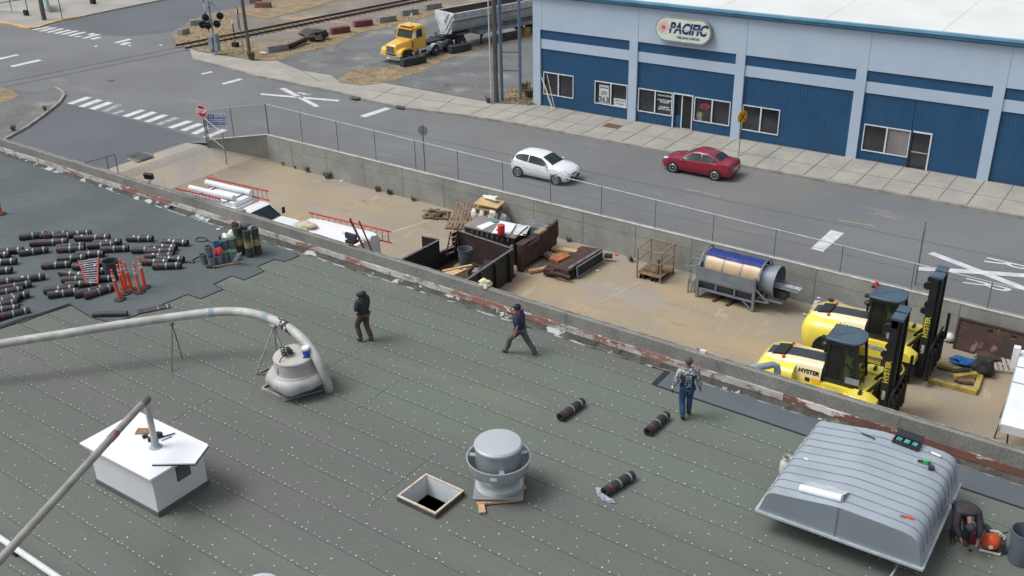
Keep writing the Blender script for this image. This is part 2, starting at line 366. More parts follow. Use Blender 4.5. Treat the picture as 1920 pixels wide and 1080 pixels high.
# =============== retaining wall with chain-link fence ===============
rw = thing('retaining_wall', 'long board-marked concrete retaining wall with white cap between yard and street', 'wall')
g = MB(); th = .3
A = Vector((-10.64, wallY(-10.64), 0)); Bq = Vector((-13.15,-17.35,0)); E2 = Vector((70, wallY(70), 0))
g.hexa([(A.x,A.y,-1.7),(E2.x,E2.y,-1.7),(E2.x,E2.y+th,-1.7),(A.x-.1,A.y+th,-1.7),(A.x,A.y,.27),(E2.x,E2.y,.27),(E2.x,E2.y+th,.27),(A.x-.1,A.y+th,.27)], WALLC)
g.hexa([(Bq.x,Bq.y,-1.2),(A.x,A.y,-1.7),(A.x-.1,A.y+th,-1.7),(Bq.x-.2,Bq.y+.2,-1.2),(Bq.x,Bq.y,.2),(A.x,A.y,.27),(A.x-.1,A.y+th,.27),(Bq.x-.2,Bq.y+.2,.2)], WALLC)
g.build('wall_body', rw)
g = MB()
x = A.x
while x < 68:
    L = random.uniform(2.2,4.5)
    g.hexa([(x,wallY(x)-.015,.27),(x+L-.02,wallY(x+L)-.015,.27),(x+L-.02,wallY(x+L)+.07,.27),(x,wallY(x)+.07,.27),(x,wallY(x)-.015,.305),(x+L-.02,wallY(x+L)-.015,.305),(x+L-.02,wallY(x+L)+.07,.31),(x,wallY(x)+.07,.31)], WCAP); x += L
g.bar((Bq.x,Bq.y,.215),(A.x,A.y,.285),.12,.03,WCAP)
g.build('cap', rw)
g = MB(); SEAM = M('wall_seam', (96,98,96), (120,120,116), scale=3, world_co=True)
x = A.x+2.2
while x < 60:
    g.box((x,wallY(x)-.002,-.62), (.03,.006,1.74), SEAM); x += 3.04
x = A.x+3
while x < 60:
    L = 6; g.hexa([(x,wallY(x)-.005,-.30),(x+L,wallY(x+L)-.005,-.32),(x+L,wallY(x+L)+.01,-.32),(x,wallY(x)+.01,-.30),(x,wallY(x)-.005,-.285),(x+L,wallY(x+L)-.005,-.305),(x+L,wallY(x+L)+.01,-.305),(x,wallY(x)+.01,-.285)], SEAM); x += L+.3
g.build('form_seams', rw)
GALV = M('galvanised_steel', (132,138,142), (112,118,122), metal=.5, rough=.5, fine=.1)
GALVL = M('galvanised_pale', (188,192,196), (165,170,175), metal=.4, rough=.45, fine=.08)
def mesh_mat(name, cell=.06, wire=.055, c=(128,134,140)):
    m = bpy.data.materials.new(name); m.use_nodes = True; N = m.node_tree.nodes; L = m.node_tree.links
    b = N['Principled BSDF']; b.inputs['Base Color'].default_value = (*lin(c),1); b.inputs['Metallic'].default_value = .3; b.inputs['Roughness'].default_value = .6
    tc = N.new('ShaderNodeTexCoord'); sep = N.new('ShaderNodeSeparateXYZ'); L.new(tc.outputs['Object'], sep.inputs[0])
    def op(o, a, b_=None):
        n = N.new('ShaderNodeMath'); n.operation = o
        for i, v in enumerate((a, b_)):
            if v is None: continue
            if isinstance(v, (int, float)): n.inputs[i].default_value = v
            else: L.new(v, n.inputs[i])
        return n.outputs[0]
    u = op('DIVIDE', sep.outputs[0], cell); w = op('DIVIDE', sep.outputs[2], cell)
    r = []
    for e in (op('ADD', u, w), op('SUBTRACT', u, w)):
        fr = op('FRACT', e); r.append(op('LESS_THAN', fr, wire))
    L.new(op('MAXIMUM', r[0], r[1]), b.inputs['Alpha']); return m
CHAIN = mesh_mat('chain_link')
fe = thing('chain_link_fence', 'grey chain-link fence with steel posts along the top of the concrete wall', 'fence')
ftop = lambda x: 2.28-.0186*(x+10.44)
pos = [Vector((-13.15,-17.3,0)), Vector((-12.05,-16.2,0))]+[Vector((-10.5+3.04*i, wallY(-10.5+3.04*i)+.12, 0)) for i in range(20)]
for i, q in enumerate(pos):
    g = MB(); z0 = rampz(q.x)-.1 if i == 0 else .2; dk = i in (0,2,4,6)
    g.tube([(q.x,q.y,z0),(q.x,q.y,ftop(q.x) if i > 1 else 2.1+.09*i)], .034 if i in (0,2) else .021, M('fence_post_dark', (102,108,112), metal=.3, rough=.5) if dk or i == 1 else GALV, 8); g.build('post', fe)
g = MB(); tp = [Vector((q.x,q.y,(ftop(q.x) if i > 1 else 2.1+.09*i)-.03)) for i, q in enumerate(pos)]
g.tube(tp, .024, GALVL, 6); g.build('top_rail', fe)
ms = MB()
for i in range(len(pos)-1):
    a, b = pos[i], pos[i+1]
    ms.poly([(a.x,a.y,.3 if i > 0 else -.3),(b.x,b.y,.3),(b.x,b.y,tp[i+1].z),(a.x,a.y,tp[i].z)], CHAIN)
ms.build('wire_mesh', fe)
# open gate leaf
gt = thing('fence_gate', 'open chain-link gate leaf sagging beside the NO ENTRY sign', 'gate', (-13.1,-17.45,0))
ga = Vector((0,0,-.35)); gb = Vector((1.85,-.25,-.95))
g = MB(); g.tube([ga, ga+Vector((0,0,2.0))], .03, GALV); g.tube([gb, gb+Vector((0,0,2.0))], .03, GALV)
g.tube([ga+Vector((0,0,2.0)), gb+Vector((0,0,2.0))], .025, GALVL); g.tube([ga+Vector((0,0,1.0)), gb+Vector((0,0,1.0))], .02, GALVL); g.build('gate_frame', gt)
g = MB(); g.poly([ga, gb, gb+Vector((0,0,2)), ga+Vector((0,0,2))], CHAIN); g.build('wire_mesh', gt)

# =============== blue shop building ===============
LB = M('pale_blue_paint', (172,189,208), (166,183,203), scale=.4, fine=.03, rough=.6, world_co=True, stain=[((150,166,192), .9, .6, .8, .35, (1,1,.3))])
DB = M('dark_blue_siding', (30,78,116), (26,72,109), scale=.6, fine=.05, rough=.5, world_co=True)
TRIM = M('teal_roof_trim', (74,124,158), (60,108,144), scale=.6, rough=.45, world_co=True)
ROOFW = M('white_roof', (210,213,213), (200,204,205), scale=.25, fine=.03, rough=.8, world_co=True, stain=[((190,196,200), .5, .62, .75, .4, (.3,1,1))])
WFR = M('white_window_frame', (212,218,226), fine=.03, rough=.5)
GLS = M('dark_shop_glass', (46,50,54), (34,38,42), scale=.8, rough=.1, spec=.8, fine=0)
bd = thing('shop_building', 'long pale and dark blue shop building with a white flat roof', 'building')
EX = 72.0; NB = 11
g = MB()  # core behind the panels
g.b2((-.3,.25,0), (EX,30,7.35), LB); g.build('wall', bd)
g = MB(); g.b2((-.36,0,5.22), (EX,.249,7.42), LB)
g.b2((-.36,.06,3.97), (EX,.249,4.6), LB); g.build('fascia', bd)
for i in range(NB):
    x = 7.1*i; g = MB(); g.b2((x-.36 if i == 0 else x-.22,-.02,.0), (x+.22 if i == 0 else x+.36,.2485,5.219), LB); g.build('pilaster', bd)
for i in range(NB):
    x = 7.1*i+.36; g = MB(); g.box((x,-.003,6.3), (.02,.01,2.15), M('joint_blue', (138,154,176))); g.build('panel_joint', bd)
openings = {0: [(.41,2.76,.9,2.43),(4.38,6.78,.85,2.35)], 1: [(7.57,9.96,.8,2.3),(10.01,11.38,.02,2.33),(11.46,13.83,.77,2.28)], 2: [(14.61,16.94,.7,2.25)], 3: [(21.88,24.44,.66,2.2),(24.46,25.58,.03,2.22)]}
for i in range(NB):
    x0 = 7.1*i+(.22 if i == 0 else .36); x1 = 7.1*(i+1)-.22
    g = MB(); g.b2((x0,.08,4.6), (x1,.2475,5.22), DB); g.build('upper_band', bd)
    g = MB(); ops = openings.get(i, []); xs = x0
    def rib(xa, xb, z0, z1):
        if xb-xa < .02 or z1-z0 < .02: return
        g.b2((xa,.13,z0), (xb,.2475,z1), DB); x = math.ceil(xa/.2)*.2
        while x < xb-.03: g.b2((x,.121,z0), (x+.02,.13,z1), DB); x += .2
    for (a, b, c, d) in ops:
        rib(xs, a, 0.13, 3.97); rib(a, b, .13, c) if c > .2 else None; rib(a, b, d, 3.97); xs = b
    rib(xs, x1, .13, 3.97); g.build('blue_panel', bd)
SIGNW = M('window_notice', (196,205,202), (180,190,190), fine=.05)
def window(a, b, c, d, split=True, curtain=None):
    w = MB(); t = .05
    w.b2((a,.07,c), (b,.125,c+t), WFR); w.b2((a,.07,d-t), (b,.125,d), WFR); w.b2((a,.07,c+t), (a+t,.125,d-t), WFR); w.b2((b-t,.07,c+t), (b,.125,d-t), WFR)
    if split: w.b2(((a+b)/2-.04,.068,c+t), ((a+b)/2+.04,.125,d-t), WFR)
    wo = w.build('window', bd); p = MB()
    p.poly([(a+t,.2,c+t),(b-t,.2,c+t),(b-t,.2,d-t),(a+t,.2,d-t)], GLS); p.b2((a+t,.2,c+t),(b-t,.3,d-t), GLS) if 0 else None
    p.build('pane', wo); return wo
g = MB()
for ops in openings.values():
    for (a, b, c, d) in ops: pass
for k, ops in openings.items():
    for j, (a, b, c, d) in enumerate(ops):
        if c > .2: window(a, b, c, d)
# recessed entrance with open door
dr = MB(); dr.b2((10.01,.06,.02), (10.08,.125,2.33), WFR); dr.b2((11.31,.06,.02), (11.38,.125,2.33), WFR); dr.b2((10.08,.06,2.26), (11.31,.125,2.33), WFR)
do = dr.build('entrance', bd)
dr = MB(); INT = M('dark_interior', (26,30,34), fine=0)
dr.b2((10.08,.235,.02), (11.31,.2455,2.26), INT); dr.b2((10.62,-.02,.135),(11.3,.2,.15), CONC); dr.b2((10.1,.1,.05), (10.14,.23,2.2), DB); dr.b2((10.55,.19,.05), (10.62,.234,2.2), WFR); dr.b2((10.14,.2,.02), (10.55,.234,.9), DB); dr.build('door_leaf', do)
dr = MB(); dr.b2((24.46,.05,.03), (24.56,.125,2.22), M('dark_door_frame', (36,38,50))); dr.b2((25.5,.07,.03), (25.58,.125,2.22), WFR); dr.b2((24.56,.07,2.14), (25.5,.125,2.22), WFR); dr.b2((24.56,.1,.03), (25.5,.12,.2), M('dark_door_frame', (36,38,50)))
do = dr.build('glass_door', bd)
dr = MB(); dr.b2((24.56,.15,.03), (25.5,.2,2.14), GLS); dr.build('pane', do)
dr = MB(); dr.b2((24.6,.08,1.02), (25.46,.11,1.08), GALVL); dr.build('push_bar', do)
w = MB(); w.b2((23.2,.15,.72), (24.36,.19,2.14), M('window_blind', (132,128,130), (118,114,116), scale=.8)); w.build('blind', bd)
# window notices and lettering
def notice(x, z, w_, h, txts, name='window_notice', base=SIGNW):
    q = MB(); q.b2((x-w_/2,.185,z-h/2), (x+w_/2,.195,z+h/2), base); o = q.build(name, bd)
    for (s, size, dz, m, bold) in txts: text('lettering', s, size, m, (x,.18,z+dz), (R(90),0,0), o, bold=bold)
    return o
INK = M('dark_ink', (40,58,66), fine=0); WINK = M('white_ink', (222,228,232), fine=0); NAVY = M('sign_navy', (28,40,96), fine=0); REDI = M('sign_red', (206,62,66), fine=0)
notice(5.02, 1.52, .72, 1.2, [('363', .5, -.38, INK, .012), ('Automotive', .13, .42, INK, .004), ('Welding\nServices', .13, .08, INK, .002)])
notice(6.2, 1.12, .9, .5, [('OPEN 7 TO 5', .12, .1, INK, .002), ('We fill cylinders', .09, -.08, INK, .001)])
q = thing
for s, size, z in (('WELDING SUPPLIES', .12, 2.02), ('MON-FRI 7:30AM\nTO 5:00 PM', .13, 1.66), ('SATURDAY\n8:00 TO 12 PM', .13, 1.22)):
    text('window_lettering', s, size, WINK, (9.38,.18,z), (R(90),0,0), bd, bold=.004)
q = MB(); q.lathe([(.30,0),(.30,.02),(.24,.02),(.24,0)], M('neon_red', (196,70,90), fine=0), (12.15,.17,1.75), 24, Matrix.Rotation(R(90),4,'X') @ Matrix.Diagonal((1,.55,1,1))); o = q.build('open_sign', bd); text('lettering', 'OPEN', .17, M('neon_red', (196,70,90)), (12.15,.17,1.75), (R(90),0,0), o)
q = MB(); q.b2((11.62,.18,.85), (12.0,.195,1.35), M('poster_mix', (150,150,130), (90,96,90), scale=9, thr=(.45,.55))); q.build('poster', bd)
# roof
g = MB()
g.poly([(-.6,-.05,7.72),(EX,-.05,7.72),(EX,30,8.4),(-.6,30,8.4)], ROOFW)
for x in range(1, 12): g.bar((x*6.3,.1,7.727),(x*6.3,29.9,8.402),.03,.01, M('roof_seam', (198,204,208)))
g.bar((-.5,9,7.93),(EX,9,7.93),.04,.012,M('roof_seam', (198,204,208)))
g.build('roof', bd)
g = MB(); g.b2((-.6,-.25,7.42), (EX,-.05,7.6), TRIM); g.b2((-.64,-.32,7.6), (EX,-.045,7.74), M('teal_trim_light', (116,166,192), (98,148,176), scale=.8)); g.b2((-.6,-.16,7.36), (EX,.0,7.419), M('soffit_blue', (48,84,112)))
g.build('gutter', bd)
# leaning poles
for k, (a, b) in enumerate((((.25,2.1),(1.5,.12)),((.36,2.0),(1.58,.12)),((.72,2.3),(1.72,.12)))):
    g = MB(); g.tube([(a[0],.03,a[1]),(b[0],-.55,b[1]+.02)], .02, M('pale_pole', (222,220,196))); tag(g.build('pole'), ['long pale pole leaning leftmost beside the first shop window','pale pole leaning close against the leftmost one by the shop window','steeper pale pole crossing in front of the first shop window'][k], 'pole', 'pale poles leaning on the blue wall')
# pill-shaped shop sign
sg = thing('shop_sign', 'pill-shaped white sign reading PACIFIC on the pale blue wall', 'sign', (10.62,-.2,6.28), 0)
def pill(w, h, y0, y1, m):
    P = []; r = h/2
    for i in range(17): t = R(-90+180*i/16); P.append((w/2-r+r*math.cos(t), y0, r*math.sin(t)))
    for i in range(17): t = R(90+180*i/16); P.append((-w/2+r+r*math.cos(t), y0, r*math.sin(t)))
    return MB().prism(P, (0, y1-y0, 0), m)
g = pill(3.66, 1.46, -.14, .12, M('sign_rim', (160,166,160), metal=.3)); g.build('sign_rim', sg)
g = pill(3.5, 1.3, -.16, -.139, M('sign_face', (218,226,216), (206,216,208), scale=1.5)); g.build('sign_face', sg)
t1 = text('lettering', 'PACIFIC', .88, NAVY, (.3,-.17,.1), (R(90),0,0), sg, bold=.035, shear=.3, sx=.78)
text('lettering', 'WELDING SUPPLIES', .2, NAVY, (.36,-.17,-.42), (R(90),0,0), sg, bold=.003, shear=.2, sx=.85)
g = MB(); g.b2((-1.0,-.185,.09), (1.6,-.174,.115), M('sign_face', (218,226,216))); g.build('white_stripe', sg)
g = MB()
g.lathe([(.0,0),(.14,0),(.14,.012),(0,.012)], M('sign_rose', (220,92,88), fine=0), (-1.28,-.163,.1), 18, Matrix.Rotation(R(90),4,'X'))
for i in range(16):
    t = 2*math.pi*i/16; L = .5 if i % 2 else .4
    g.prism([(-1.28+.2*math.cos(t-.1),-.163,.1+.2*math.sin(t-.1)),(-1.28+.2*math.cos(t+.1),-.163,.1+.2*math.sin(t+.1)),(-1.28+L*math.cos(t+.12),-.163,.1+L*math.sin(t+.12))], (0,-.01,0), M('sign_pink', (232,140,136), fine=0))
g.build('sunburst_logo', sg)
g = MB(); g.tube([(.1,.1,-.7),(.1,.15,-.95)], .02, GALV); g.build('conduit', sg)
# =============== our flat-roofed building ===============
RZ = 4.37
ROOFG = M('old_green_membrane', (99,108,101), (96,100,96), scale=.3, thr=(.38,.62), fine=.08, fscale=14, world_co=True, rough=.95, bump=.1, bscale=25,
          stretch=(.18,1.4,1), stain=[((86,94,88), .55, .56, .78, .42, (.4,1.8,1)), ((112,120,106), .5, .58, .75, .5, (.3,1.2,1)), ((104,100,102), .3, .53, .72, .75, (.1,1.3,1)), ((84,88,86), 2.6, .66, .76, .4, (1.5,.6,1)), ((124,130,122), 4.5, .7, .76, .4, None), ((78,84,82), 1.1, .66, .8, .3, (.7,1.3,1))])
ROOFN = M('new_black_membrane', (88,97,100), (80,89,92), scale=.4, fine=.1, fscale=14, world_co=True, rough=.9, stain=[((76,86,92), .7, .6, .75, .5, (1,.4,1)), ((112,122,124), 1.3, .66, .78, .4, None)])
ROOFS = M('new_strip_membrane', (92,100,106), (86,94,100), scale=.6, fine=.07, world_co=True, rough=.9)
EDGE = M('membrane_edge', (40,44,46), fine=.1)
PARA = M('parapet_concrete', (140,140,136), (124,124,120), scale=1.3, thr=(.3,.7), fine=.2, fscale=18, world_co=True, rough=.95, bump=.2, bscale=16, stain=[((96,94,88), 2.2, .58, .72, .6, (1,1,.35)), ((156,154,146), 1.7, .62, .76, .5, None), ((92,90,84), 3.2, .57, .7, .5, (1,1,.06))])
FLASH = M('painted_rusty_flashing', (180,182,182), (158,158,156), scale=1.2, fine=.08, world_co=True, rough=.7, stain=[((132,92,78), .9, .52, .585, .95, (.45,1,1.6)), ((96,84,74), 3.5, .56, .62, .8, (.6,1,1)), ((110,62,50), 4.0, .55, .65, .5, None), ((214,208,202), 5.0, .60, .63, .85, (1,1,2)), ((92,86,80), 7, .66, .7, .7, None)])
FLASHR = M('rust_flashing', (122,84,72), (104,76,68), scale=1.2, fine=.2, world_co=True, rough=.8, stain=[((198,192,188), 1.3, .53, .57, 1.0, (.5,1,1.6)), ((86,70,60), 2.4, .56, .64, .7, (.6,1,1)), ((92,58,48), 3.0, .6, .7, .6, None)])
TARB = M('tar_base', (66,64,60), (84,82,76), scale=3, fine=.25, fscale=14, world_co=True, rough=.85, bump=.5, bscale=9, stain=[((176,182,184), 1.1, .57, .60, .9, (1,1,1)), ((116,112,84), 1.5, .62, .68, .8, None), ((48,44,40), 4, .6, .65, .7, None)])
TARS = M('tar_streak', (170,176,177), (92,98,96), scale=2.4, thr=(.42,.5), world_co=True, rough=.8)
ob = thing('flat_roof_building', 'low building in front with a grey-green flat roof and rust-stained parapet', 'building', (24,-33.33,0), R(-1.55))
obm = Matrix.Translation((24,-33.33,0)) @ Matrix.Rotation(R(-1.55),4,'Z'); obi = obm.inverted()
def L2(x, y, z=RZ): return obi @ Vector((x,y,z))
hx0, hy0 = -0.02, 0
# roof deck with a real opening for the hatch
hc = [L2(23.80,-42.50), L2(24.90,-42.45), L2(24.88,-41.50), L2(23.80,-41.52)]
ux0 = sum(hc[i].x for i in (0,3))/2; ux1 = sum(hc[i].x for i in (1,2))/2; vy0 = sum(hc[i].y for i in (0,1))/2; vy1 = sum(hc[i].y for i in (2,3))/2
g = MB()
U0, U1, V0, V1 = -70, 30, -45, -.02
for (a, b, c, d) in ((U0,ux0,V0,V1),(ux1,U1,V0,V1),(ux0,ux1,V0,vy0),(ux0,ux1,vy1,V1)):
    g.poly([(a,c,RZ),(b,c,RZ),(b,d,RZ),(a,d,RZ)], ROOFG)
g.build('roof_membrane', ob)
g = MB(); g.b2((U0,V0,-1.8), (U1,V0+.2,RZ-.3), PARA); g.b2((U0,-.22,-1.8), (U1,0,RZ-.35), PARA); g.build('wall', ob)
def ptop(u): return 5.045+.0008*(u+20)+.010*math.sin(u*.7)
g = MB(); u = U0
while u < U1:
    n = 3.0; a, b = u, u+n
    g.hexa([(a,0,-1.8),(b,0,-1.8),(b,.2,-1.8),(a,.2,-1.8),(a,0,ptop(a)),(b,0,ptop(b)),(b,.2,ptop(b)),(a,.2,ptop(a))], PARA); u += n
g.build('parapet', ob)
g = MB(); u = U0
while u < U1:
    a, b = u, u+3
    g.bar((a,.165,ptop(a)+.012),(b,.165,ptop(b)+.012),.035,.03,M('parapet_edge_metal', (150,150,146), (112,110,104), scale=3, world_co=True)); u = b
g.build('edge_strip', ob)
random.seed(5)
g = MB(); u = U0
while u < U1:
    n = random.uniform(.5, .9); a, b = u, u+n; sag = random.uniform(-.008,.008)
    m = FLASHR if a > 5.6 else FLASH
    g.hexa([(a,-.05,4.47+sag),(b,-.05,4.47+sag),(b,-.004,4.47+sag),(a,-.004,4.47+sag),(a,-.03,4.665+sag),(b,-.03,4.665+sag),(b,-.004,4.675+sag),(a,-.004,4.675+sag)], m); u = b
g.build('flashing', ob)
g = MB(); u = U0; prev = .2
while u < U1:
    n = random.uniform(.18, .4); w = random.uniform(.15,.27); a, b = u, u+n
    g.hexa([(a,-prev,RZ+.004),(b,-w,RZ+.004),(b,-.004,RZ+.004),(a,-.004,RZ+.004),(a,-prev*.6,RZ+.05),(b,-w*.6,RZ+.05),(b,-.004,4.468),(a,-.004,4.468)], TARB); u = b; prev = w
g.build('tar_base', ob)
g = MB(); u = U0; prev = .25
while u < U1:
    n = random.uniform(.3, .7); w = .27+random.uniform(-.03,.05); a, b = u, u+n
    g.poly([(a,-prev-.05,RZ+.006),(b,-w-.05,RZ+.006),(b,-w+.03,RZ+.012),(a,-prev+.0,RZ+.012)], TARS)
    u = b; prev = w
g.build('tar_strip', ob)
# newer membrane areas
pts = [(11.16,-33.4),(11.51,-33.5),(11.42,-34.15),(10.96,-34.2),(10.9,-34.98),(11.4,-35.13),(11.34,-36.0),(10.72,-36.0),(10.7,-36.8),(11.3,-36.9),(11.21,-37.8),(10.57,-37.82),(10.48,-38.64),(10.38,-39.7),(10.2,-40.5),(9.24,-40.62),(7.78,-40.43),(7.66,-42.05),(7.35,-42.7),(6.6,-44.2),(4,-46.5),(-46,-48),(-46,-31.5),(-20,-32.16)]
P = [L2(x, y) for x, y in pts]; P = [Vector((p.x, min(p.y,-.03), 0)) for p in P]
g = MB(); g.prism([(p.x,p.y,RZ+.003) for p in P], (0,0,.012), ROOFN); g.build('new_membrane', ob)
g = MB()
for a, b in zip(P[:19], P[1:20]): g.bar((a.x,a.y,RZ+.012),(b.x,b.y,RZ+.012),.03,.022,EDGE)
SEAMN = M('new_membrane_seam', (74,82,86), (84,93,96), scale=3, world_co=True)
random.seed(11)
for k in range(15):
    v = -1-.92*k; u = -40
    while u < -13.2:
        n = random.uniform(2,5)
        if random.random() < .55: g.bar((u,v,RZ+.0155),(min(u+n,-13.2),v+.02,RZ+.0155),.018,.005,SEAMN)
        if random.random() < .4: g.bar((u,v,RZ+.0155),(u,v-.9,RZ+.0155),.018,.005,SEAMN)
        u += n
g.build('membrane_edges', ob)
s0_ = L2(26.44,-34.55); g = MB()
g.poly([(s0_.x,s0_.y,RZ+.01),(U1,s0_.y-.02,RZ+.01),(U1,-.1,RZ+.01),(s0_.x-.05,-.28,RZ+.01)], ROOFS)
g.bar((s0_.x,s0_.y,RZ+.012),(U1,s0_.y-.02,RZ+.012),.045,.02,EDGE); g.bar((s0_.x-.02,s0_.y,RZ+.014),(s0_.x-.05,-.28,RZ+.014),.16,.02,EDGE)
g.build('membrane_strip', ob)
# lap seams and fastener plates of the old membrane
SEAMO = M('old_seam', (76,82,78), (90,97,91), scale=2, world_co=True)
DOT = M('fastener_plate', (196,204,200), (172,182,178), scale=9, fine=0, world_co=True, rough=.6)
def inP(x, y):
    c = False; j = len(P)-1
    for i in range(len(P)):
        if (P[i].y > y) != (P[j].y > y) and x < (P[j].x-P[i].x)*(y-P[i].y)/(P[j].y-P[i].y)+P[i].x: c = not c
        j = i
    return c
BLOCK = [(23.55,25.15,-42.75,-41.25),(17.0,19.55,-46.1,-44.4),(25.1,26.2,-41.6,-40.6)]
def blocked(u, v):
    if v > -.5 or inP(u, v) : return True
    if u > s0_.x-.1 and v > s0_.y-.05: return True
    w = obm @ Vector((u,v,0))
    return any(a < w.x < b and c < w.y < d for a, b, c, d in BLOCK)
g = MB(); d = MB()
def dot(u, v):
    if blocked(u, v): return
    r = random.uniform(.014,.023); o = len(d.v); t0 = random.random()
    d.add([(u+r*math.cos(t0+t*math.pi/3), v+r*math.sin(t0+t*math.pi/3), RZ+.011) for t in range(6)]+[(u,v,RZ+.017)], [(i,(i+1)%6,6) for i in range(6)], DOT)
v00 = L2(25.5,-40.0).y
random.seed(3)
for k in range(-8, 12):
    v = v00-.915*k
    if v > -.7: continue
    u = -26.0
    a = None
    while u < 16:
        n = .6
        if not blocked(u, v) and not blocked(u+n, v): g.bar((u,v+.008*math.sin(u*1.7+k),RZ+.004),(u+n,v+.008*math.sin((u+n)*1.7+k),RZ+.004),.012,.007,SEAMO)
        u += n
    u = -26+random.random()*.3
    while u < 16:
        if random.random() < .96: dot(u+random.uniform(-.035,.035), v+.05+random.uniform(-.02,.02))
        u += (.245 if k < 1 else .215+.03*math.sin(u*.3))*random.uniform(.8,1.25)
    for off, sp in ((.33,.95),(.63,1.1)):
        u = -26+random.random()
        while u < 16:
            dot(u+random.uniform(-.15,.15), v-off+random.uniform(-.06,.06)); u += sp*random.uniform(.8,1.2)
u = -12.4
while u < s0_.x-.1: dot(u, -.62+random.uniform(-.01,.01)) ; u += .27
for (x, y0, y1) in ((20.2,-40.0,-38.2),(16.4,-43.6,-41.8),(18.0,-38.9,-37.1),(27.6,-46,-43.6),(23.3,-43.0,-40.6)):
    a = L2(x,y0); b = L2(x,y1); n = int(abs(y1-y0)/.2)
    g.bar((a.x,a.y,RZ+.003),(b.x,b.y,RZ+.003),.012,.006,SEAMO) if not blocked(a.x,a.y) else 0
    for i in range(n): dot(a.x+random.uniform(-.09,.09), a.y+(b.y-a.y)*i/n)
g.build('lap_seams', ob); d.build('fastener_plates', ob, kind='stuff')
# hatch
ht = thing('roof_hatch', 'open square roof hatch with white lined shaft and pale wood rim', 'hatch', (24,-33.33,0), R(-1.55))
WOODR = M('hatch_rim_wood', (212,202,190), (194,178,160), scale=5, fine=.15); HW = M('white_liner', (206,212,216), (198,206,212), scale=1, fine=.03); HBL = M('hatch_curb_dark', (84,82,76), (64,62,58), scale=3)
g = MB(); t = .05; z1 = RZ+.13
def ring(g, a, b, c, d_, z0, z1, w, m):
    g.b2((a-w,c-w,z0),(b+w,c,z1),m); g.b2((a-w,d_,z0),(b+w,d_+w,z1),m); g.b2((a-w,c,z0),(a,d_,z1),m); g.b2((b,c,z0),(b+w,d_,z1),m)
ring(g, ux0, ux1, vy0, vy1, RZ-.02, z1, .055, HBL); g.build('curb', ht)
g = MB(); ring(g, ux0, ux1, vy0, vy1, z1, z1+.035, .05, WOODR); g.build('wood_rim', ht)
g = MB(); a, b, c, e = ux0+.002, ux1-.002, vy0+.002, vy1-.002; zb = RZ-.42
g.poly([(a,c,z1),(b,c,z1),(b,c,zb),(a,c,zb)], HW); g.poly([(a,e,z1),(b,e,z1),(b,e,zb),(a,e,zb)], HW); g.poly([(a,c,z1),(a,e,z1),(a,e,zb),(a,c,zb)], HW); g.poly([(b,c,z1),(b,e,z1),(b,e,zb),(b,c,zb)], HW); g.build('liner', ht)
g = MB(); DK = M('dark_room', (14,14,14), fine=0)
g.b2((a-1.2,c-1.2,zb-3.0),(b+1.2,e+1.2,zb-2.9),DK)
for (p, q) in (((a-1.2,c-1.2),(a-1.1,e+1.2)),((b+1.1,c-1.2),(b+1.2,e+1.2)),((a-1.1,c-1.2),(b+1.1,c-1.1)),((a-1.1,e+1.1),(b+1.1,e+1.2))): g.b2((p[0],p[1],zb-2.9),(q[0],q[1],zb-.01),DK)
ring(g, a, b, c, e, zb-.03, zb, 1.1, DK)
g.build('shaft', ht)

# =============== things on the roof ===============
def onroof(px, py, z=RZ): return at(px, py, z)
BLK = M('roll_black', (52,54,60), (42,44,48), scale=4, fine=.15, rough=.55); BLK2 = M('roll_charcoal', (66,66,70), (52,52,56), scale=4, rough=.6)
SIL = M('silver_band', (176,182,188), (140,146,152), scale=9, rough=.35, metal=.3); MAR = M('maroon_label', (116,54,66), (84,48,56), scale=6, fine=.1); WST = M('white_sticker', (226,228,228), fine=0)
RENDB = M('roll_end_dark', (22,22,24), fine=0); COREC = M('roll_core', (70,66,62))
def make_roll(var=0):
    t = thing('roofing_roll', '', 'roofing roll')
    g = MB(); r = .122; n = 18
    m = BLK if var != 2 else BLK2
    rr = [r*(1+.03*math.sin(3*a)) for a in (0,1,2,3,4)]
    g.tube([(-.5,0,r),(-.46,0,r),(0,0,r),(.46,0,r),(.5,0,r)], [r*.97,r,r*1.01,r,r*.96], m, n, caps=False)
    # spiral ends with a hollow core
    for s in (-1, 1):
        g.lathe([(r*.96,0),(r*.8,-.008),(r*.62,-.004),(r*.4,-.012),(r*.36,-.1),(0,-.1)], RENDB, (s*.5,0,r), n, Matrix.Rotation(R(90*s),4,'Y'))
    g.build('membrane', t)
    for x in (-.02, .34):
        b = MB(); b.tube([(x-.022,0,r),(x+.022,0,r)], [r*1.025]*2, SIL, n, caps=False); b.build('tape_band', t)
    if var in (0, 2):
        b = MB(); b.tube([(-.36,0,r),(-.27,0,r)], [r*1.02]*2, MAR, n, caps=False); b.build('label_band', t)
    if var == 1:
        b = MB(); b.box((-.2,-.045,r*1.93), (.07,.05,.012), WST, rx=R(22)); b.build('sticker', t)
    return t
protos = [make_roll(v) for v in (0,1,2,3)]
used = [False]*4
def place_roll(a, b, var, label, group, z=RZ+.015, flip=False):
    c = (a+b)/2; d = b-a; az = math.atan2(d.y, d.x)
    if flip: az += math.pi
    t = protos[var] if not used[var] else copy_tree(protos[var]); used[var] = True
    t.location = (c.x, c.y, z); t.rotation_euler = (0,0,az); t['label'] = label; t['group'] = group
    return t
LC = lambda x, y: (x/4.91, 400+y/4.91)
RC = lambda x, y: (180+x/6, 420+y/6)
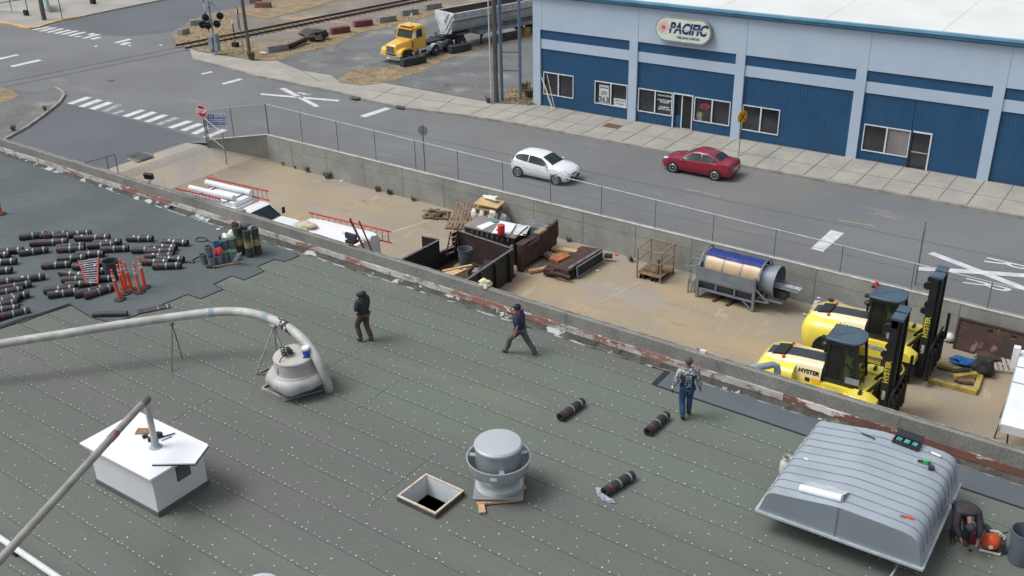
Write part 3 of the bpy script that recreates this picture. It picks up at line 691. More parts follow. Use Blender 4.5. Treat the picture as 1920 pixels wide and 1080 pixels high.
rolls = [ # (x1,y1,x2,y2,variant,label)
 (LC,215,218,400,195,3,'far back roll, first of the end-to-end row nearest the parapet side'),
 (LC,405,210,590,188,0,'reddish roll second in the far back row of the scattered pile'),
 (LC,535,215,725,190,3,'third roll in the far back row of the scattered pile'),
 (LC,625,200,805,182,3,'last roll on the right of the far back row, half behind another'),
 (LC,720,228,905,222,1,'roll with a white sticker just right of the far back row'),
 (LC,310,278,500,262,0,'rear roll of the three-roll bunch behind the sticker roll at left centre'),
 (LC,400,272,590,258,2,'brownish roll ending beside the rear of the left centre bunch'),
 (LC,170,370,450,332,1,'roll with a bright sticker at the front of the left centre bunch'),
 (LC,15,352,150,342,3,'roll end poking out above two others at the left edge'),
 (LC,-120,388,45,382,3,'roll cut off by the left edge below the poking one'),
 (LC,-90,455,128,442,3,'thick roll at the left edge with a clear gap around it'),
 (LC,-110,535,62,525,3,'lowest single roll at the left edge above the long slanting row'),
 (LC,515,337,790,322,0,'roll with red print in the middle row behind the red ladder'),
 (LC,560,312,745,296,3,'roll tucked behind the one with red print in the middle row'),
 (LC,690,378,970,372,2,'roll lying behind the top of the red ladder'),
 (LC,525,425,800,405,3,'silver-taped roll above left of the red ladder'),
 (LC,375,488,665,465,0,'long roll left of the red ladder with maroon end'),
 (LC,690,492,905,492,3,'roll hidden mostly under the upper rungs of the red ladder'),
 (LC,560,548,765,572,3,'roll angled against the left rail of the red ladder'),
 (LC,615,612,800,600,2,'flat-lying roll behind the lower left of the red ladder'),
 (LC,610,662,880,640,0,'roll under the foot of the red ladder'),
 (LC,405,715,690,685,0,'rear one of the pair in front of the red ladder at left'),
 (LC,440,755,735,715,1,'front one of the pair with a white sticker left of the red ladder foot'),
 (LC,745,738,905,700,2,'brown-ended roll between the front pair and the orange posts'),
 (LC,805,755,1010,690,2,'slanted roll end beside the group of orange posts'),
 (LC,-165,662,110,622,3,'rear roll of the slanting row at the left edge'),
 (LC,120,622,420,578,1,'rightmost roll of the slanting left row, with a sticker'),
 (LC,5,695,282,648,0,'roll with reddish print in the slanting left row below the sticker one'),
 (LC,-70,745,205,700,3,'middle roll of the slanting left row'),
 (LC,-20,792,262,745,3,'longest showing roll of the slanting left row'),
 (LC,-110,830,172,782,2,'maroon roll in the slanting left row under the longest one'),
 (LC,-130,868,150,818,1,'roll with a round sticker in the lower slanting left row'),
 (LC,-110,905,165,868,3,'second lowest roll of the slanting left row'),
 (LC,-15,958,268,895,0,'lowest roll of the slanting left row beside the folded membrane strip'),
 (RC,335,165,655,165,1,'lone roll at top centre right with sticker, behind the orange posts'),
 (RC,-30,215,290,202,0,'roll with red print left of the lone top roll'),
 (RC,-110,160,120,150,3,'dark roll touching the back of the red print one'),
 (RC,-60,248,190,228,3,'roll crossing just behind the long one near the grey bin'),
 (RC,40,290,385,272,0,'long roll directly behind the grey bin'),
 (RC,10,430,140,440,3,'roll lying left of the grey bin rim'),
 (RC,-10,528,170,525,3,'roll half hidden behind the orange posts and bin'),
 (RC,-60,628,120,612,3,'roll right of the red ladder foot'),
 (RC,725,205,1055,215,1,'rightmost roll of the whole pile, with a sticker'),
 (RC,600,248,930,268,3,'roll just below the rightmost one'),
 (RC,400,298,720,285,0,'maroon-banded roll at the left of the right-hand bunch'),
 (RC,560,315,900,300,2,'charcoal roll across the middle of the right-hand bunch'),
 (RC,548,372,875,352,1,'sticker roll in the middle of the right-hand bunch'),
 (RC,670,388,1008,402,3,'dark roll ending furthest right in the lower right-hand bunch'),
 (RC,520,428,815,430,0,'roll behind the front one of the right-hand bunch'),
 (RC,625,478,975,465,0,'front roll of the right-hand bunch with a maroon band'),
]
placed = []
for (fn, x1, y1, x2, y2, var, lab) in rolls:
    a = at(*fn(x1, y1), RZ+.13); b = at(*fn(x2, y2), RZ+.13)
    place_roll(a, b, var, 'black '+lab if not lab.startswith('black') else lab, 'roofing rolls scattered in the pile', z=RZ+.016)
for (a, b, lab) in (((1052,781),(1090,754),'black banded roofing roll lying alone behind the other two, left of the man in jeans'),((1216,808),(1248,779),'black roofing roll with silver tape nearest the feet of the man in jeans'),((1136,921),(1183,892),'black roofing roll on the roof with torn plastic at its near end')):
    place_roll(at(*a, RZ+.13), at(*b, RZ+.13), 0, lab, 'single rolls laid out on the green roof', z=RZ+.004)
# torn plastic wrap beside the third one
PLAS = M('plastic_film', (168,166,184), (150,150,168), scale=8, rough=.3, fine=0)
g = MB(); P_ = [at(1700/3.692*0+x, y, RZ+.02) for x, y in ((1117,915),(1120,928),(1130,938),(1143,943),(1157,943))]; Q_ = [at(x, y, RZ+.07) for x, y in ((1126,914),(1130,924),(1137,931),(1146,936),(1150,940))]
for i in range(4): g.poly([P_[i], P_[i+1], Q_[i+1], Q_[i]], PLAS)
for i in range(4): g.poly([P_[i]+Vector((0,0,.03)), P_[i+1]+Vector((0,0,.05)), Q_[i+1]+Vector((.04,.03,0)), Q_[i]+Vector((.04,.02,-.02))], PLAS)
tag(g.build('plastic_wrap'), 'torn translucent plastic wrap curled at the end of a roofing roll', 'plastic wrap')
# loose roll without bands, flattened roll, folded strip
g = MB(); a = at(174,589,RZ+.1); b = at(239,587.5,RZ+.1); g.tube([a, b], .09, BLK2, 16); tag(g.build('roofing_roll'), 'plain thin black roofing roll without bands at the edge of the new membrane', 'roofing roll')
g = MB(); a = at(258,585,RZ+.03); b = at(318,573,RZ+.03); g.bar(a, b, .3, .03, BLK2); o = g.build('membrane_offcut'); tag(o, 'flat black membrane offcut with a red print and silver tape', 'membrane strip')
g = MB()
for f, m in ((.62,SIL),(.9,SIL),(.2,MAR)):
    c = a.lerp(b, f); g.bar(c, c.lerp(b, .06) if f < .85 else c+(b-a)*.04, .302, .034, m)
g.build('tape', o)
g = MB()
q = [at(x, y, RZ+.03) for x, y in ((-60,628),(-5,612),(40,596),(80,585),(128,569))]
for i in range(4): g.bar(q[i], q[i+1], .42-.04*i, .035+.01*(i % 2), BLK2, up=(0,0,1)); g.bar(q[i]+Vector((0,0,.03)), q[i+1]+Vector((0,0,.03)), .2, .03, ROOFN)
tag(g.build('membrane_strip'), 'folded black membrane strip along the left edge of the new roofing', 'membrane strip')
# folded step ladder lying on the rolls
RED = M('ladder_red', (196,64,60), (170,54,54), scale=5, fine=.1, rough=.5); ALU = M('ladder_aluminium', (196,200,206), (170,174,180), metal=.5, rough=.35, scale=6, fine=.05)
def ladder_mesh(t, A, B, C, D, n, m, z=0, rail=.07):
    "rails A->C and B->D, n rungs"
    for nm, p, q in (('rail', A, C), ('rail', B, D)):
        g = MB(); g.bar(p, q, .035, rail, m); g.build(nm, t)
    for i in range(n):
        f = (i+.5)/n; g = MB(); g.bar(A.lerp(C, f), B.lerp(D, f), .05, .03, ALU); g.build('rung', t)
o = at(170,510,RZ+.3); lt = thing('step_ladder', 'folded red step ladder with silver rungs lying across black rolls', 'ladder', o)
ladder_mesh(lt, at(147,489,RZ+.32)-o, at(184.3,483,RZ+.32)-o, at(163,532,RZ+.3)-o, at(183,532,RZ+.3)-o, 11, RED)
# orange channelizer posts
ORG = M('cone_orange', (224,84,58), (206,70,52), scale=4, fine=.08, rough=.5); RUB = M('black_rubber', (40,42,42), (56,58,56), scale=5, rough=.85); REF = M('reflective_white', (214,206,210), (170,160,168), scale=9, fine=.05)
ORG2 = M('cone_orange_faded', (222,116,72), (206,100,64), scale=4, rough=.55)
def make_post(m):
    t = thing('channelizer_post', '', 'traffic post')
    g = MB(); g.lathe([(0,0),(.2,0),(.2,.035),(.17,.045),(.0,.05)], RUB, n=8, smooth=False); g.build('rubber_base', t)
    g = MB(); g.lathe([(.062,.045),(.055,.1),(.048,.95),(.044,1.0),(.02,1.03),(.02,1.06),(.04,1.07),(.04,1.11),(0,1.12)], m, n=14); g.build('tube', t)
    for z in (.72, .86):
        g = MB(); g.lathe([(.0525,z),(.0515,z+.09)], REF, n=14); g.build('reflective_band', t)
    return t
pa = make_post(ORG); pb = make_post(ORG2); first = {id(pa): True, id(pb): True}
for i, (px, py, src, tilt, lab) in enumerate(((225,562,pa,-4,'front orange traffic post of the cluster, leaning left'),(234,551,pa,-3,'second orange traffic post from the front of the cluster'),(237,541,pa,-2,'tallest looking orange traffic post at the back of the cluster'),(248,545,pa,-5,'orange traffic post leaning at the right of the four'),(262,548,pb,0,'faded upright orange traffic post at front right'),(272,539,pa,-3,'orange traffic post behind the faded upright one'),(3,402,pa,-2,'lone orange traffic post standing at the left edge of the roof'))):
    t = src if first[id(src)] else copy_tree(src); first[id(src)] = False
    p = at(px, py, RZ+.016); t.location = p; t.rotation_euler = (R(random.uniform(-2,2)), R(tilt), random.random()*3); t['label'] = lab; t['group'] = 'orange traffic posts on the roof'
# dustbins
BIN = M('bin_grey_plastic', (92,102,112), (84,92,102), scale=2, fine=.05, rough=.5); BIND = M('bin_dark_plastic', (62,66,70), (54,58,62), scale=2, fine=.05, rough=.5)
def make_bin(label, loc, r, h, m, lean=0):
    t = thing('rubbish_bin', label, 'bin', loc)
    g = MB(); n = 24
    g.lathe([(0,.02),(r*.78,.02),(r*.8,0),(r*.82,.03),(r*.97,h-.08),(r*1.03,h-.07),(r*1.05,h),(r*.98,h),(r*.94,h-.08),(r*.78,.06),(0,.06)], m, n=n); g.build('body', t)
    for s in (-1, 1):
        g = MB(); g.tube([(s*r*.96,-.09,h-.16),(s*r*1.1,-.06,h-.14),(s*r*1.1,.06,h-.14),(s*r*.96,.09,h-.16)], .014, m, 6); g.build('handle', t)
    return t
make_bin('dark grey rubbish bin behind the orange traffic posts', at(213,522,RZ+.016), .28, .68, BIND)
make_bin('large grey rubbish bin at the right edge by the leaf blower', at(1911,1052,RZ), .29, .82, BIN)
# upright rolls wrapped in green and tan
GT = [M('felt_dark', (66,70,64), (56,60,56), scale=6, fine=.15), M('felt_green', (52,104,74), fine=.15), M('felt_tan', (164,142,104), (148,128,94), scale=6, fine=.12)]
def make_felt(k=1.0):
    t = thing('felt_roll', '', 'felt roll'); r = .135
    for nm, z0, z1, m in (('lower_wrap',0,.38,GT[0]),('tan_band',.38,.62,GT[2]),('green_band',.62,.74,GT[1]),('upper_wrap',.74,1.05,GT[0])):
        g = MB(); prof = [(r,z0),(r*1.01,(z0+z1)/2),(r,z1)]
        if z1 > 1: prof += [(r*.8,1.05),(r*.78,1.02),(r*.5,1.03),(r*.3,1.0),(0,.95)]
        g.lathe(prof, m, n=18); g.build(nm, t)
    return t
f0 = make_felt()
for i, (px, py, lab) in enumerate(((453,477,'left one of the three front upright felt rolls with green and tan wrap'),(469,482,'front middle upright felt roll with green and tan wrap'),(484.5,477,'right upright felt roll nearest the parapet in the front three'),(449,469,'back left upright felt roll mostly hidden'),(463,471,'back middle upright felt roll under the navy jacket'))):
    t = f0 if i == 0 else copy_tree(f0); t.location = at(px, py-1, RZ+.016); t.rotation_euler = (R(random.uniform(-2,2)),R(random.uniform(-2,2)),i); t['label'] = lab; t['group'] = 'upright felt rolls'
def blob(name, label, cat, c, sc, m, seed=0, amp=.25, n=14, k=8, group=None):
    random.seed(seed); ph = [random.uniform(0,6.28) for _ in range(6)]
    g = MB(); rings = []
    for i in range(k+1):
        t = math.pi*i/k; rg = []
        for j in range(n):
            a = 2*math.pi*j/n; q = 1+amp*(math.sin(3*a+ph[0]+2*t)*.5+math.sin(5*a+ph[1]-3*t)*.3+math.sin(4*t+ph[2]+a)*.4)*math.sin(t)
            rg.append(Vector((math.sin(t)*math.cos(a)*sc[0]*q, math.sin(t)*math.sin(a)*sc[1]*q, max(-.0, sc[2]*(.5-.5*math.cos(t)*q)))))
        rings.append(rg)
    g.loft(rings, m, cap=False); o = g.build(name); o.location = c
    return tag(o, label, cat, group)
p = at(461,424,RZ+1.08); blob('jacket', 'crumpled navy jacket lying on top of the upright felt rolls', 'jacket', p, (.2,.15,.1), M('navy_cloth', (72,76,104), (56,58,84), scale=8), 4, .5)
# buckets
PAIL = M('pail_grey', (112,126,138), (98,112,122), scale=3, fine=.08, rough=.5); PAILB = M('pail_blue', (44,110,150), rough=.5); LIDG = M('pail_lid_green', (66,92,84), (56,78,72), scale=4)
def make_pail(m, lid=None, open_=False):
    t = thing('bucket', '', 'bucket')
    g = MB(); g.lathe([(0,0),(.12,0),(.145,.34),(.155,.34),(.155,.37),(.138,.37),(.115,.03),(0,.03)], m, n=18); g.build('pail', t)
    if lid: g = MB(); g.lathe([(.158,.35),(.158,.385),(.14,.39),(0,.385)], lid, n=18); g.build('lid', t)
    g = MB(); g.tube([(-.155,0,.34),(-.13,-.1,.28),(0,-.17,.24),(.13,-.1,.28),(.155,0,.34)], .006, GALV, 5); g.build('handle', t)
    return t
pl = [make_pail(PAIL), make_pail(PAIL, LIDG), make_pail(PAILB)]; fu = [True]*3
for (px, py, dz, k, lab) in ((384,494,0,0,'pale grey bucket at the far left of the tool heap'),(399,499,0,0,'grey bucket at the front of the tool heap'),(413,495,0,0,'grey bucket second from the front left of the tool heap'),(425,489,0,1,'lidded grey bucket behind the broom'),(438,488,0,1,'lidded bucket nearest the felt rolls'),(396,496,.36,0,'grey bucket stacked on top at the left of the heap'),(410,488,.33,2,'bright blue bucket in the middle of the heap'),(424,482,.3,1,'green-lidded bucket on top at the middle back'),(438,480,.3,1,'green-lidded bucket on top beside the felt rolls')):
    t = pl[k] if fu[k] else copy_tree(pl[k]); fu[k] = False
    t.location = at(px, py, RZ+.016)+Vector((0,0,dz)); t.rotation_euler = (R(random.uniform(-4,4)),R(random.uniform(-4,4)),random.random()*6); t['label'] = lab; t['group'] = 'buckets of the tool heap'
WBAG = M('white_plastic', (222,222,218), (196,196,194), scale=6, fine=.04, rough=.5)
blob('plastic_bag', 'white crumpled bag behind the buckets', 'bag', at(428,462,RZ+.016), (.24,.18,.5), WBAG, 2, .5)
blob('plastic_bag', 'rounded white sack beside the felt rolls, behind the others', 'bag', at(438,455,RZ+.016), (.2,.17,.52), WBAG, 3, .3)
g = MB(); c = at(408,470,RZ+.45); g.hexa([(c.x-.2,c.y-.14,c.z-.08),(c.x+.22,c.y-.12,c.z-.08),(c.x+.2,c.y+.14,c.z-.02),(c.x-.18,c.y+.12,c.z),(c.x-.1,c.y-.05,c.z+.1),(c.x+.12,c.y-.03,c.z+.08),(c.x+.1,c.y+.08,c.z+.14),(c.x-.08,c.y+.08,c.z+.16)], M('red_plastic', (206,66,62), (190,56,54), scale=4)); tag(g.build('red_container', bevel=.02), 'red plastic container on top of the grey buckets', 'container')
def polething(name, label, cat, a, b, r, m, head=None):
    t = thing(name, label, cat, a); d = b-a
    g = MB(); g.tube([(0,0,0), d], r, m, 7); g.build('handle', t)
    if head: head(t, d)
    return t
WOODH = M('handle_wood', (176,150,124), (150,126,104), scale=6)
polething('long_roller', 'dark long-handled roller lying at the left of the tool heap', 'roller', at(357,491,RZ+.04), at(384,474,RZ+.3), .03, RUB, lambda t, d: MB().tube([(-.12,-.05,.0),(.14,.04,0)], .05, BLK2, 10).build('roller_head', t))
polething('push_broom', 'long broom with dark bristle head lying in front of the buckets', 'broom', at(400,502,RZ+.05), at(458,490,RZ+.06), .018, WOODH, lambda t, d: MB().box((-.1,0,0), (.34,.1,.09), RUB, rz=.5).build('broom_head', t))
polething('shovel', 'shovel with a broad white blade propped on the buckets', 'shovel', at(400,500,RZ+.1), at(440,492,RZ+.08), .017, WOODH, lambda t, d: MB().hexa([d+Vector((-.03,-.09,0)),d+Vector((.03,.08,0)),d+Vector((.04,.08,.02)),d+Vector((-.02,-.09,.02)),d+Vector((.27,-.05,.42)),d+Vector((.33,.12,.42)),d+Vector((.33,.12,.44)),d+Vector((.27,-.05,.44))], WBAG).build('blade', t))
g = MB(); P_ = [at(377+9*math.cos(t)*1.2, 449+4*math.sin(t), RZ+.04+.01*math.sin(2*t)) for t in [2*math.pi*i/16 for i in range(16)]]
g.tube(P_, .018, RUB, 6, closed=True); g.tube([P_[0], at(400,456,RZ+.1), at(408,462,RZ+.35)], .016, RUB, 6); tag(g.build('hose_loop'), 'black hose looped on the roof left of the tool heap', 'hose')
g = MB(); g.tube([at(395,478,RZ+.45), at(412,446,RZ+.75)], .014, M('dark_red_handle', (120,48,48)), 6); g.box(at(412,446,RZ+.75), (.1,.03,.12), RUB); tag(g.build('hand_tool'), 'dark red handled scraper standing in the buckets', 'tool')
blob('litter', 'small white scrap on the dark membrane left of the felt rolls', 'litter', at(409,430,RZ+.016), (.09,.07,.03), WBAG, 9)

# ---- curved duct pipe on two supports ----
PIPE = M('painted_pipe_grey', (186,188,186), (160,162,160), scale=2.0, fine=.1, rough=.5, stain=[((130,122,114), 3, .6, .72, .6, None)])
PIPED = M('pipe_grey_dull', (158,156,153), (140,138,135), scale=2, fine=.12, rough=.6, stain=[((110,90,78), 3, .64, .74, .6, None)])
from mathutils import geometry
def smooth(pts, n=6):
    out = []; P4 = [pts[0]*2-pts[1]]+pts+[pts[-1]*2-pts[-2]]
    for i in range(1, len(P4)-2):
        a, b, c, d = P4[i-1:i+3]
        for k in range(n):
            t = k/n; out.append(.5*((2*b)+(c-a)*t+(2*a-5*b+4*c-d)*t*t+(3*b-a-3*c+d)*t**3))
    return out+[pts[-1]]
ctl = [at(-260,690,5.3), at(0,645,5.55), at(120,626,5.63), at(230,608,5.7), at(322,595,5.75), at(400,585,5.85), at(455,585,5.95), at(500,595,6.0), at(540,614,5.98), at(572,641,5.8), at(596,676,5.42), at(610,708,4.9), at(617,731,4.4)]
ct = thing('curved_pipe', 'long pale curved pipe arching over the roof down beside the mushroom vent', 'pipe')
g = MB(); g.tube(smooth(ctl), .13, PIPE, 14); g.build('pipe', ct)
for (a, b, m) in ((at(393,586,5.84), at(402,585,5.855), M('pipe_tape_blue', (140,164,176))), (at(496,594,5.995), at(505,597,6.0), M('pipe_tape_blue', (140,164,176)))):
    g = MB(); g.tube([a, b], .137, m, 14); g.build('coupling', ct)
g = MB(); pp = smooth([at(520,602,6.0), at(535,611,5.99), at(552,623,5.92)], 4); g.tube(pp, .136, M('torn_black_wrap', (30,32,34), (196,200,202), scale=7, thr=(.55,.57), rough=.6), 14); g.build('black_wrap', ct)
t = thing('pipe_support', 'thin bent two-legged pipe support at the left of the tripod', 'pipe support', at(332,685,RZ))
o = t.location.copy(); top = at(322,607,5.64)-o
RBAR = M('rusty_rod', (112,102,94), (86,78,72), scale=6)
for q in (at(322,697,RZ), at(342,673,RZ)):
    g = MB(); g.tube([q-o, (q-o)*.4+top*.6+Vector((.02,0,0)), top], .018, RBAR, 6); g.build('leg', t)
g = MB(); g.box(top, (.1,.1,.08), RBAR); g.build('clamp', t)
t = thing('pipe_support', 'white triangular steel pipe support behind the mushroom vent', 'pipe support', at(500,700,RZ)); o = t.location.copy()
top = at(514,612,5.84)-o; f1_ = at(481,701,RZ+.03)-o; f2_ = at(545,702,RZ+.03)-o; f3_ = at(520,683,RZ+.03)-o
WST_ = M('white_steel', (176,180,184), (150,148,146), scale=5, rough=.6)
for q in (f1_, f2_, f3_): g = MB(); g.bar(q, top, .045, .045, WST_); g.build('leg', t)
g = MB(); g.bar(f1_, f3_, .045, .03, M('rusty_angle', (150,138,128), (120,104,92), scale=5)); g.bar(f1_, f2_, .045, .03, M('rusty_angle', (150,138,128))); g.build('base_bar', t)
g = MB(); g.tube([top+Vector((-.08,0,.02)), top+Vector((.08,0,.02))], .08, WST_, 10); g.build('saddle', t)
# wooden/steel frame beside the vent
g = MB(); q = [at(491,728,RZ+.04), at(537,748,RZ+.04), at(548,735,RZ+.04), at(512,716,RZ+.04)]
for i in range(4): g.bar(q[i], q[(i+1) % 4], .05, .06, M('pale_frame_wood', (176,168,158), (150,138,126), scale=5))
tag(g.build('wooden_square'), 'pale square wooden frame lying half under the mushroom vent', 'frame')
# mushroom vent
VM = M('vent_grey_metal', (172,174,176), (156,156,156), scale=2.2, fine=.06, rough=.55, metal=.1, stain=[((190,180,168), 3, .6, .75, .4, None), ((132,128,124), 4, .66, .74, .5, None)])
VT = M('vent_top_dusty', (186,182,176), (172,168,162), scale=2, rough=.8, fine=.08)
VD = M('vent_base_metal', (138,148,156), (124,132,140), scale=2, metal=.3, rough=.4)
mv = thing('mushroom_vent', 'squat grey mushroom roof vent with dented skirt, tilted on its base plate', 'roof vent', (18.1,-40.08,RZ), 0); mv.rotation_euler = (R(2),R(-3),R(58))
g = MB(); g.box((0,0,.08), (1.12,1.12,.05), VD); g.build('base_plate', mv, bevel=.01)
g = MB(); g.lathe([(.5,.1),(.56,.2),(.66,.32),(.7,.4)], VD, n=32); g.build('throat', mv)
random.seed(8); g = MB(); rings = []
for (r, z, am) in ((.62,.40,.01),(.78,.34,.035),(.835,.36,.04),(.855,.44,.035),(.84,.55,.015),(.785,.63,.006),(.70,.675,.003),(.60,.685,0)):
    rings.append([Vector(((r+am*math.sin(5*a)+am*.7*math.sin(9*a+1))*math.cos(a), (r+am*math.sin(5*a)+am*.7*math.sin(9*a+1))*math.sin(a), z+am*.8*math.sin(4*a))) for a in [2*math.pi*j/40 for j in range(40)]])
g.loft(rings, VM, cap=False); g.build('skirt', mv)
g = MB(); g.lathe([(.66,.683),(.655,.70),(.615,.715),(.60,.74),(.57,1.10),(.585,1.115),(.555,1.145)], VM, n=32); g.build('drum', mv)
g = MB(); g.lathe([(.555,1.143),(.5,1.155),(0,1.16)], VT, n=32); g.build('cap', mv)
vt = Vector((18.12,-40.22,RZ))
# coiled cord on it
g = MB(); cc = at(538,664,RZ+1.17)
P_ = []
for i in range(90):
    a = i*.42; r = .11+.05*math.sin(i*.7); P_.append(cc+Vector((r*math.cos(a)*1.1, r*math.sin(a), .02+.0018*i+.015*math.sin(i*1.3))))
P_ += [cc+Vector((.2,-.2,.06)), cc+Vector((.1,-.36,.0)), cc+Vector((.04,-.42,-.25)), cc+Vector((.03,-.43,-.42))][1:]
g.tube(P_, .016, RUB, 5); tag(g.build('coiled_cord'), 'coiled black cord on top of the mushroom vent', 'cord')
cj = thing('drink_cooler', 'small blue round cooler jug with white lid on the mushroom vent', 'cooler', at(575,668,RZ+1.155))
g = MB(); g.lathe([(0,0),(.1,0),(.11,.02),(.11,.22),(.1,.23),(0,.23)], M('cooler_blue', (28,84,190), rough=.35, fine=0), n=20); g.build('body', cj)
g = MB(); g.lathe([(.112,.22),(.115,.28),(.1,.3),(0,.305)], M('cooler_white', (226,230,232), rough=.4, fine=0), n=20); g.build('lid', cj)
g = MB(); g.box((-.02,-.12,.05), (.05,.04,.05), M('cooler_white', (226,230,232))); g.build('spigot', cj)
g = MB(); g.tube([(-.12,0,.17),(-.18,.0,.18),(-.16,.03,.2)], .008, M('cooler_blue', (28,84,190)), 5); g.build('handle', cj)

# ---- white box housing with lid, pipes ----
WPB = M('white_housing_paint', (210,213,218), (202,206,212), scale=.8, fine=.03, rough=.5, stain=[((180,182,182), 2, .64, .76, .3, None)])
WPT = M('white_housing_top', (226,230,236), (218,222,230), scale=.8, fine=.02, rough=.5)
wb = thing('roof_housing', 'white rectangular sheet metal housing with an overhanging lid on the roof', 'housing', (18.27,-45.27,RZ), R(-.3))
g = MB(); g.box((0,0,.62), (2.34,1.46,1.06), WPB); g.build('body', wb)
g = MB(); ring(g, -1.165, 1.165, -.725, .725, 0, .13, .035, M('housing_curb', (84,90,88), (98,102,100), scale=3)); g.build('curb', wb)
g = MB(); g.box((0,-.02,1.175), (2.66,1.68,.05), WPT); g.box((0,-.02,1.10), (2.5,1.58,.1), WPB); g.build('lid', wb, bevel=.008)
g = MB()
for i in range(9): g.box((1.178,.12,.62+.04*i), (.012,.36,.022), M('louvre_grey', (116,122,130)), ry=R(20))
g.b2((1.169,-.08,.58),(1.174,.32,1.0), M('louvre_dark', (70,76,84))); g.build('louvre', wb)
g = MB(); q = [at(x, y, 5.585) for x, y in ((286,873),(366,872),(391,838),(330,836))]; g.prism(q, (0,0,.05), WPT); o = g.build('loose_panel'); tag(o, 'loose white panel with dark edge lying on the housing lid', 'panel')
g = MB(); q2 = [v+Vector((0,0,-.012)) for v in q]; g.prism([q2[0].lerp(q2[2],-.01), q2[1].lerp(q2[3],-.01), q2[2].lerp(q2[0],-.01), q2[3].lerp(q2[1],-.01)], (0,0,.03), EDGE); g.build('panel_edge', o)
zt = RZ+1.2
pc = at(292,838,zt); el = Vector((pc.x, pc.y, zt+1.32)); far = at(0,1050,el.z-.05); dd = (far-el).normalized()
dp = thing('vent_pipe', 'grey elbowed pipe rising from the white housing and running off lower left', 'pipe')
g = MB(); g.tube([el+dd*.0, el+dd*9], .085, PIPED, 12); g.build('long_run', dp)
g = MB(); g.tube([pc, el+Vector((0,0,-.02))], .075, PIPE, 12); g.build('riser', dp)
g = MB(); g.sphere(el, .115, M('pipe_elbow', (112,108,104), (92,88,84), scale=6), 12, 8); g.tube([el, el+dd*.2], .1, M('pipe_elbow', (112,108,104)), 12); g.build('elbow', dp)
g = MB(); g.tube([el+dd*1.35, el+dd*1.6], .094, M('rust_coupling', (124,82,66), (150,140,132), scale=6), 12); g.build('rust_coupling', dp)
g = MB(); g.lathe([(.16,0),(.15,.01),(.1,.05),(.08,.2)], M('pipe_boot', (160,172,180)), c=pc, n=16); g.build('boot', dp)
wp = thing('white_pipe', 'white plastic pipe crossing the lower left corner of the roof', 'pipe')
a = at(-60,968,RZ+.2); b = at(150,1111,RZ+.2); d = (b-a).normalized()
g = MB(); g.tube([a-d*3, b+d*4], .07, M('white_pipe_paint', (214,218,220), (204,208,212), scale=1), 12); g.build('pipe', wp)
g = MB()
q = a.lerp(b, .42); g.box((q.x,q.y,RZ+.07), (.3,.12,.13), BLK2); g.build('block', wp)
# items on the lid
tb = at(270,812,zt); g = MB(); g.box(tb+Vector((-.06,.03,.02)), (.34,.24,.02), M('cardboard_scrap', (150,120,90), (120,92,66), scale=7), rz=.6); tag(g.build('cardboard'), 'brown cardboard scrap on the white housing lid', 'cardboard')
g = MB(); q = at(282,826,zt+.02); g.tube([q, at(328,812,zt+.03)], .016, RUB, 6); g.box(q+Vector((.02,.03,.04)), (.18,.1,.08), RUB, rz=.9); g.box(at(298,815,zt+.05), (.14,.1,.12), RUB, rz=.3); g.box(at(272,818,zt+.04), (.12,.07,.07), RUB, rz=1.3); tag(g.build('tool_bundle'), 'black hand tool with long bar beside the pipe on the housing lid', 'tool')
g = MB(); g.tube([at(303,826,zt+.02), at(322,818,zt+.02)], .012, GALV, 6); tag(g.build('short_rod'), 'short steel rod lying beside the black tool on the lid', 'rod')

# ---- round exhaust fan ----
FM = M('spun_aluminium', (178,186,192), (166,174,180), scale=1.2, fine=.04, rough=.38, metal=.45, spec=.5); FD = M('spun_aluminium_dull', (152,160,166), (138,146,152), scale=1.4, fine=.06, rough=.5, metal=.35)
ef = thing('exhaust_fan', 'round spun aluminium exhaust fan resting on wood scraps beside the hatch', 'exhaust fan', (25.52,-40.83,RZ), R(32))
g = MB(); g.box((0,0,.16), (1.18,1.18,.05), FD); g.build('base_plate', ef, bevel=.008)
g = MB(); g.lathe([(.57,.19),(.50,.215),(.45,.29),(.43,.4),(.46,.47)], FM, n=40); g.build('throat', ef)
g = MB(); g.lathe([(.44,.44),(.56,.5),(.65,.6),(.72,.72),(.745,.95),(.77,.96),(.77,.985),(.735,.985),(.72,.95),(.70,.74),(.62,.62),(.5,.56)], FM, n=40); g.build('bowl', ef)
g = MB(); g.lathe([(.5,.55),(.52,.62),(.545,.8),(.545,1.3)], FD, n=40); g.build('drum', ef)
g = MB(); g.lathe([(.545,1.27),(.565,1.28),(.575,1.34),(.54,1.385),(.3,1.405),(0,1.41)], M('fan_cap', (186,193,198), (178,186,192), scale=1, rough=.42, metal=.35, fine=.03), n=40); g.build('cap', ef)
for a in (R(170), R(20), R(280)):
    g = MB(); g.bar((.53*math.cos(a),.53*math.sin(a),.93),(.74*math.cos(a),.74*math.sin(a),.93),.12,.04,FM); g.build('bracket', ef)
g = MB(); a0 = R(-96); g.add([Vector((.742*math.cos(a),.742*math.sin(a),z)) for z in (.80,.89) for a in (a0-.1,a0,a0+.1)], [(0,1,4,3),(1,2,5,4)], WST); g.build('data_label', ef)
LUM = M('fresh_lumber', (204,168,134), (186,150,118), scale=4, stretch=(1,5,1), fine=.12)
for (a, b, z, lab) in (((905,963),(899,934),.02,'short lumber block sticking out toward the camera from under the fan'),((893,945),(975,937),.035,'long lumber piece under the near edge of the fan'),((915,930),(985,915),.05,'lumber piece under the right side of the fan')):
    g = MB(); p = at(*a, RZ+.03); q = at(*b, RZ+.03); g.bar(p+Vector((0,0,z)), q+Vector((0,0,z)), .15, .05, LUM); tag(g.build('lumber'), lab, 'lumber', 'lumber under the fan')

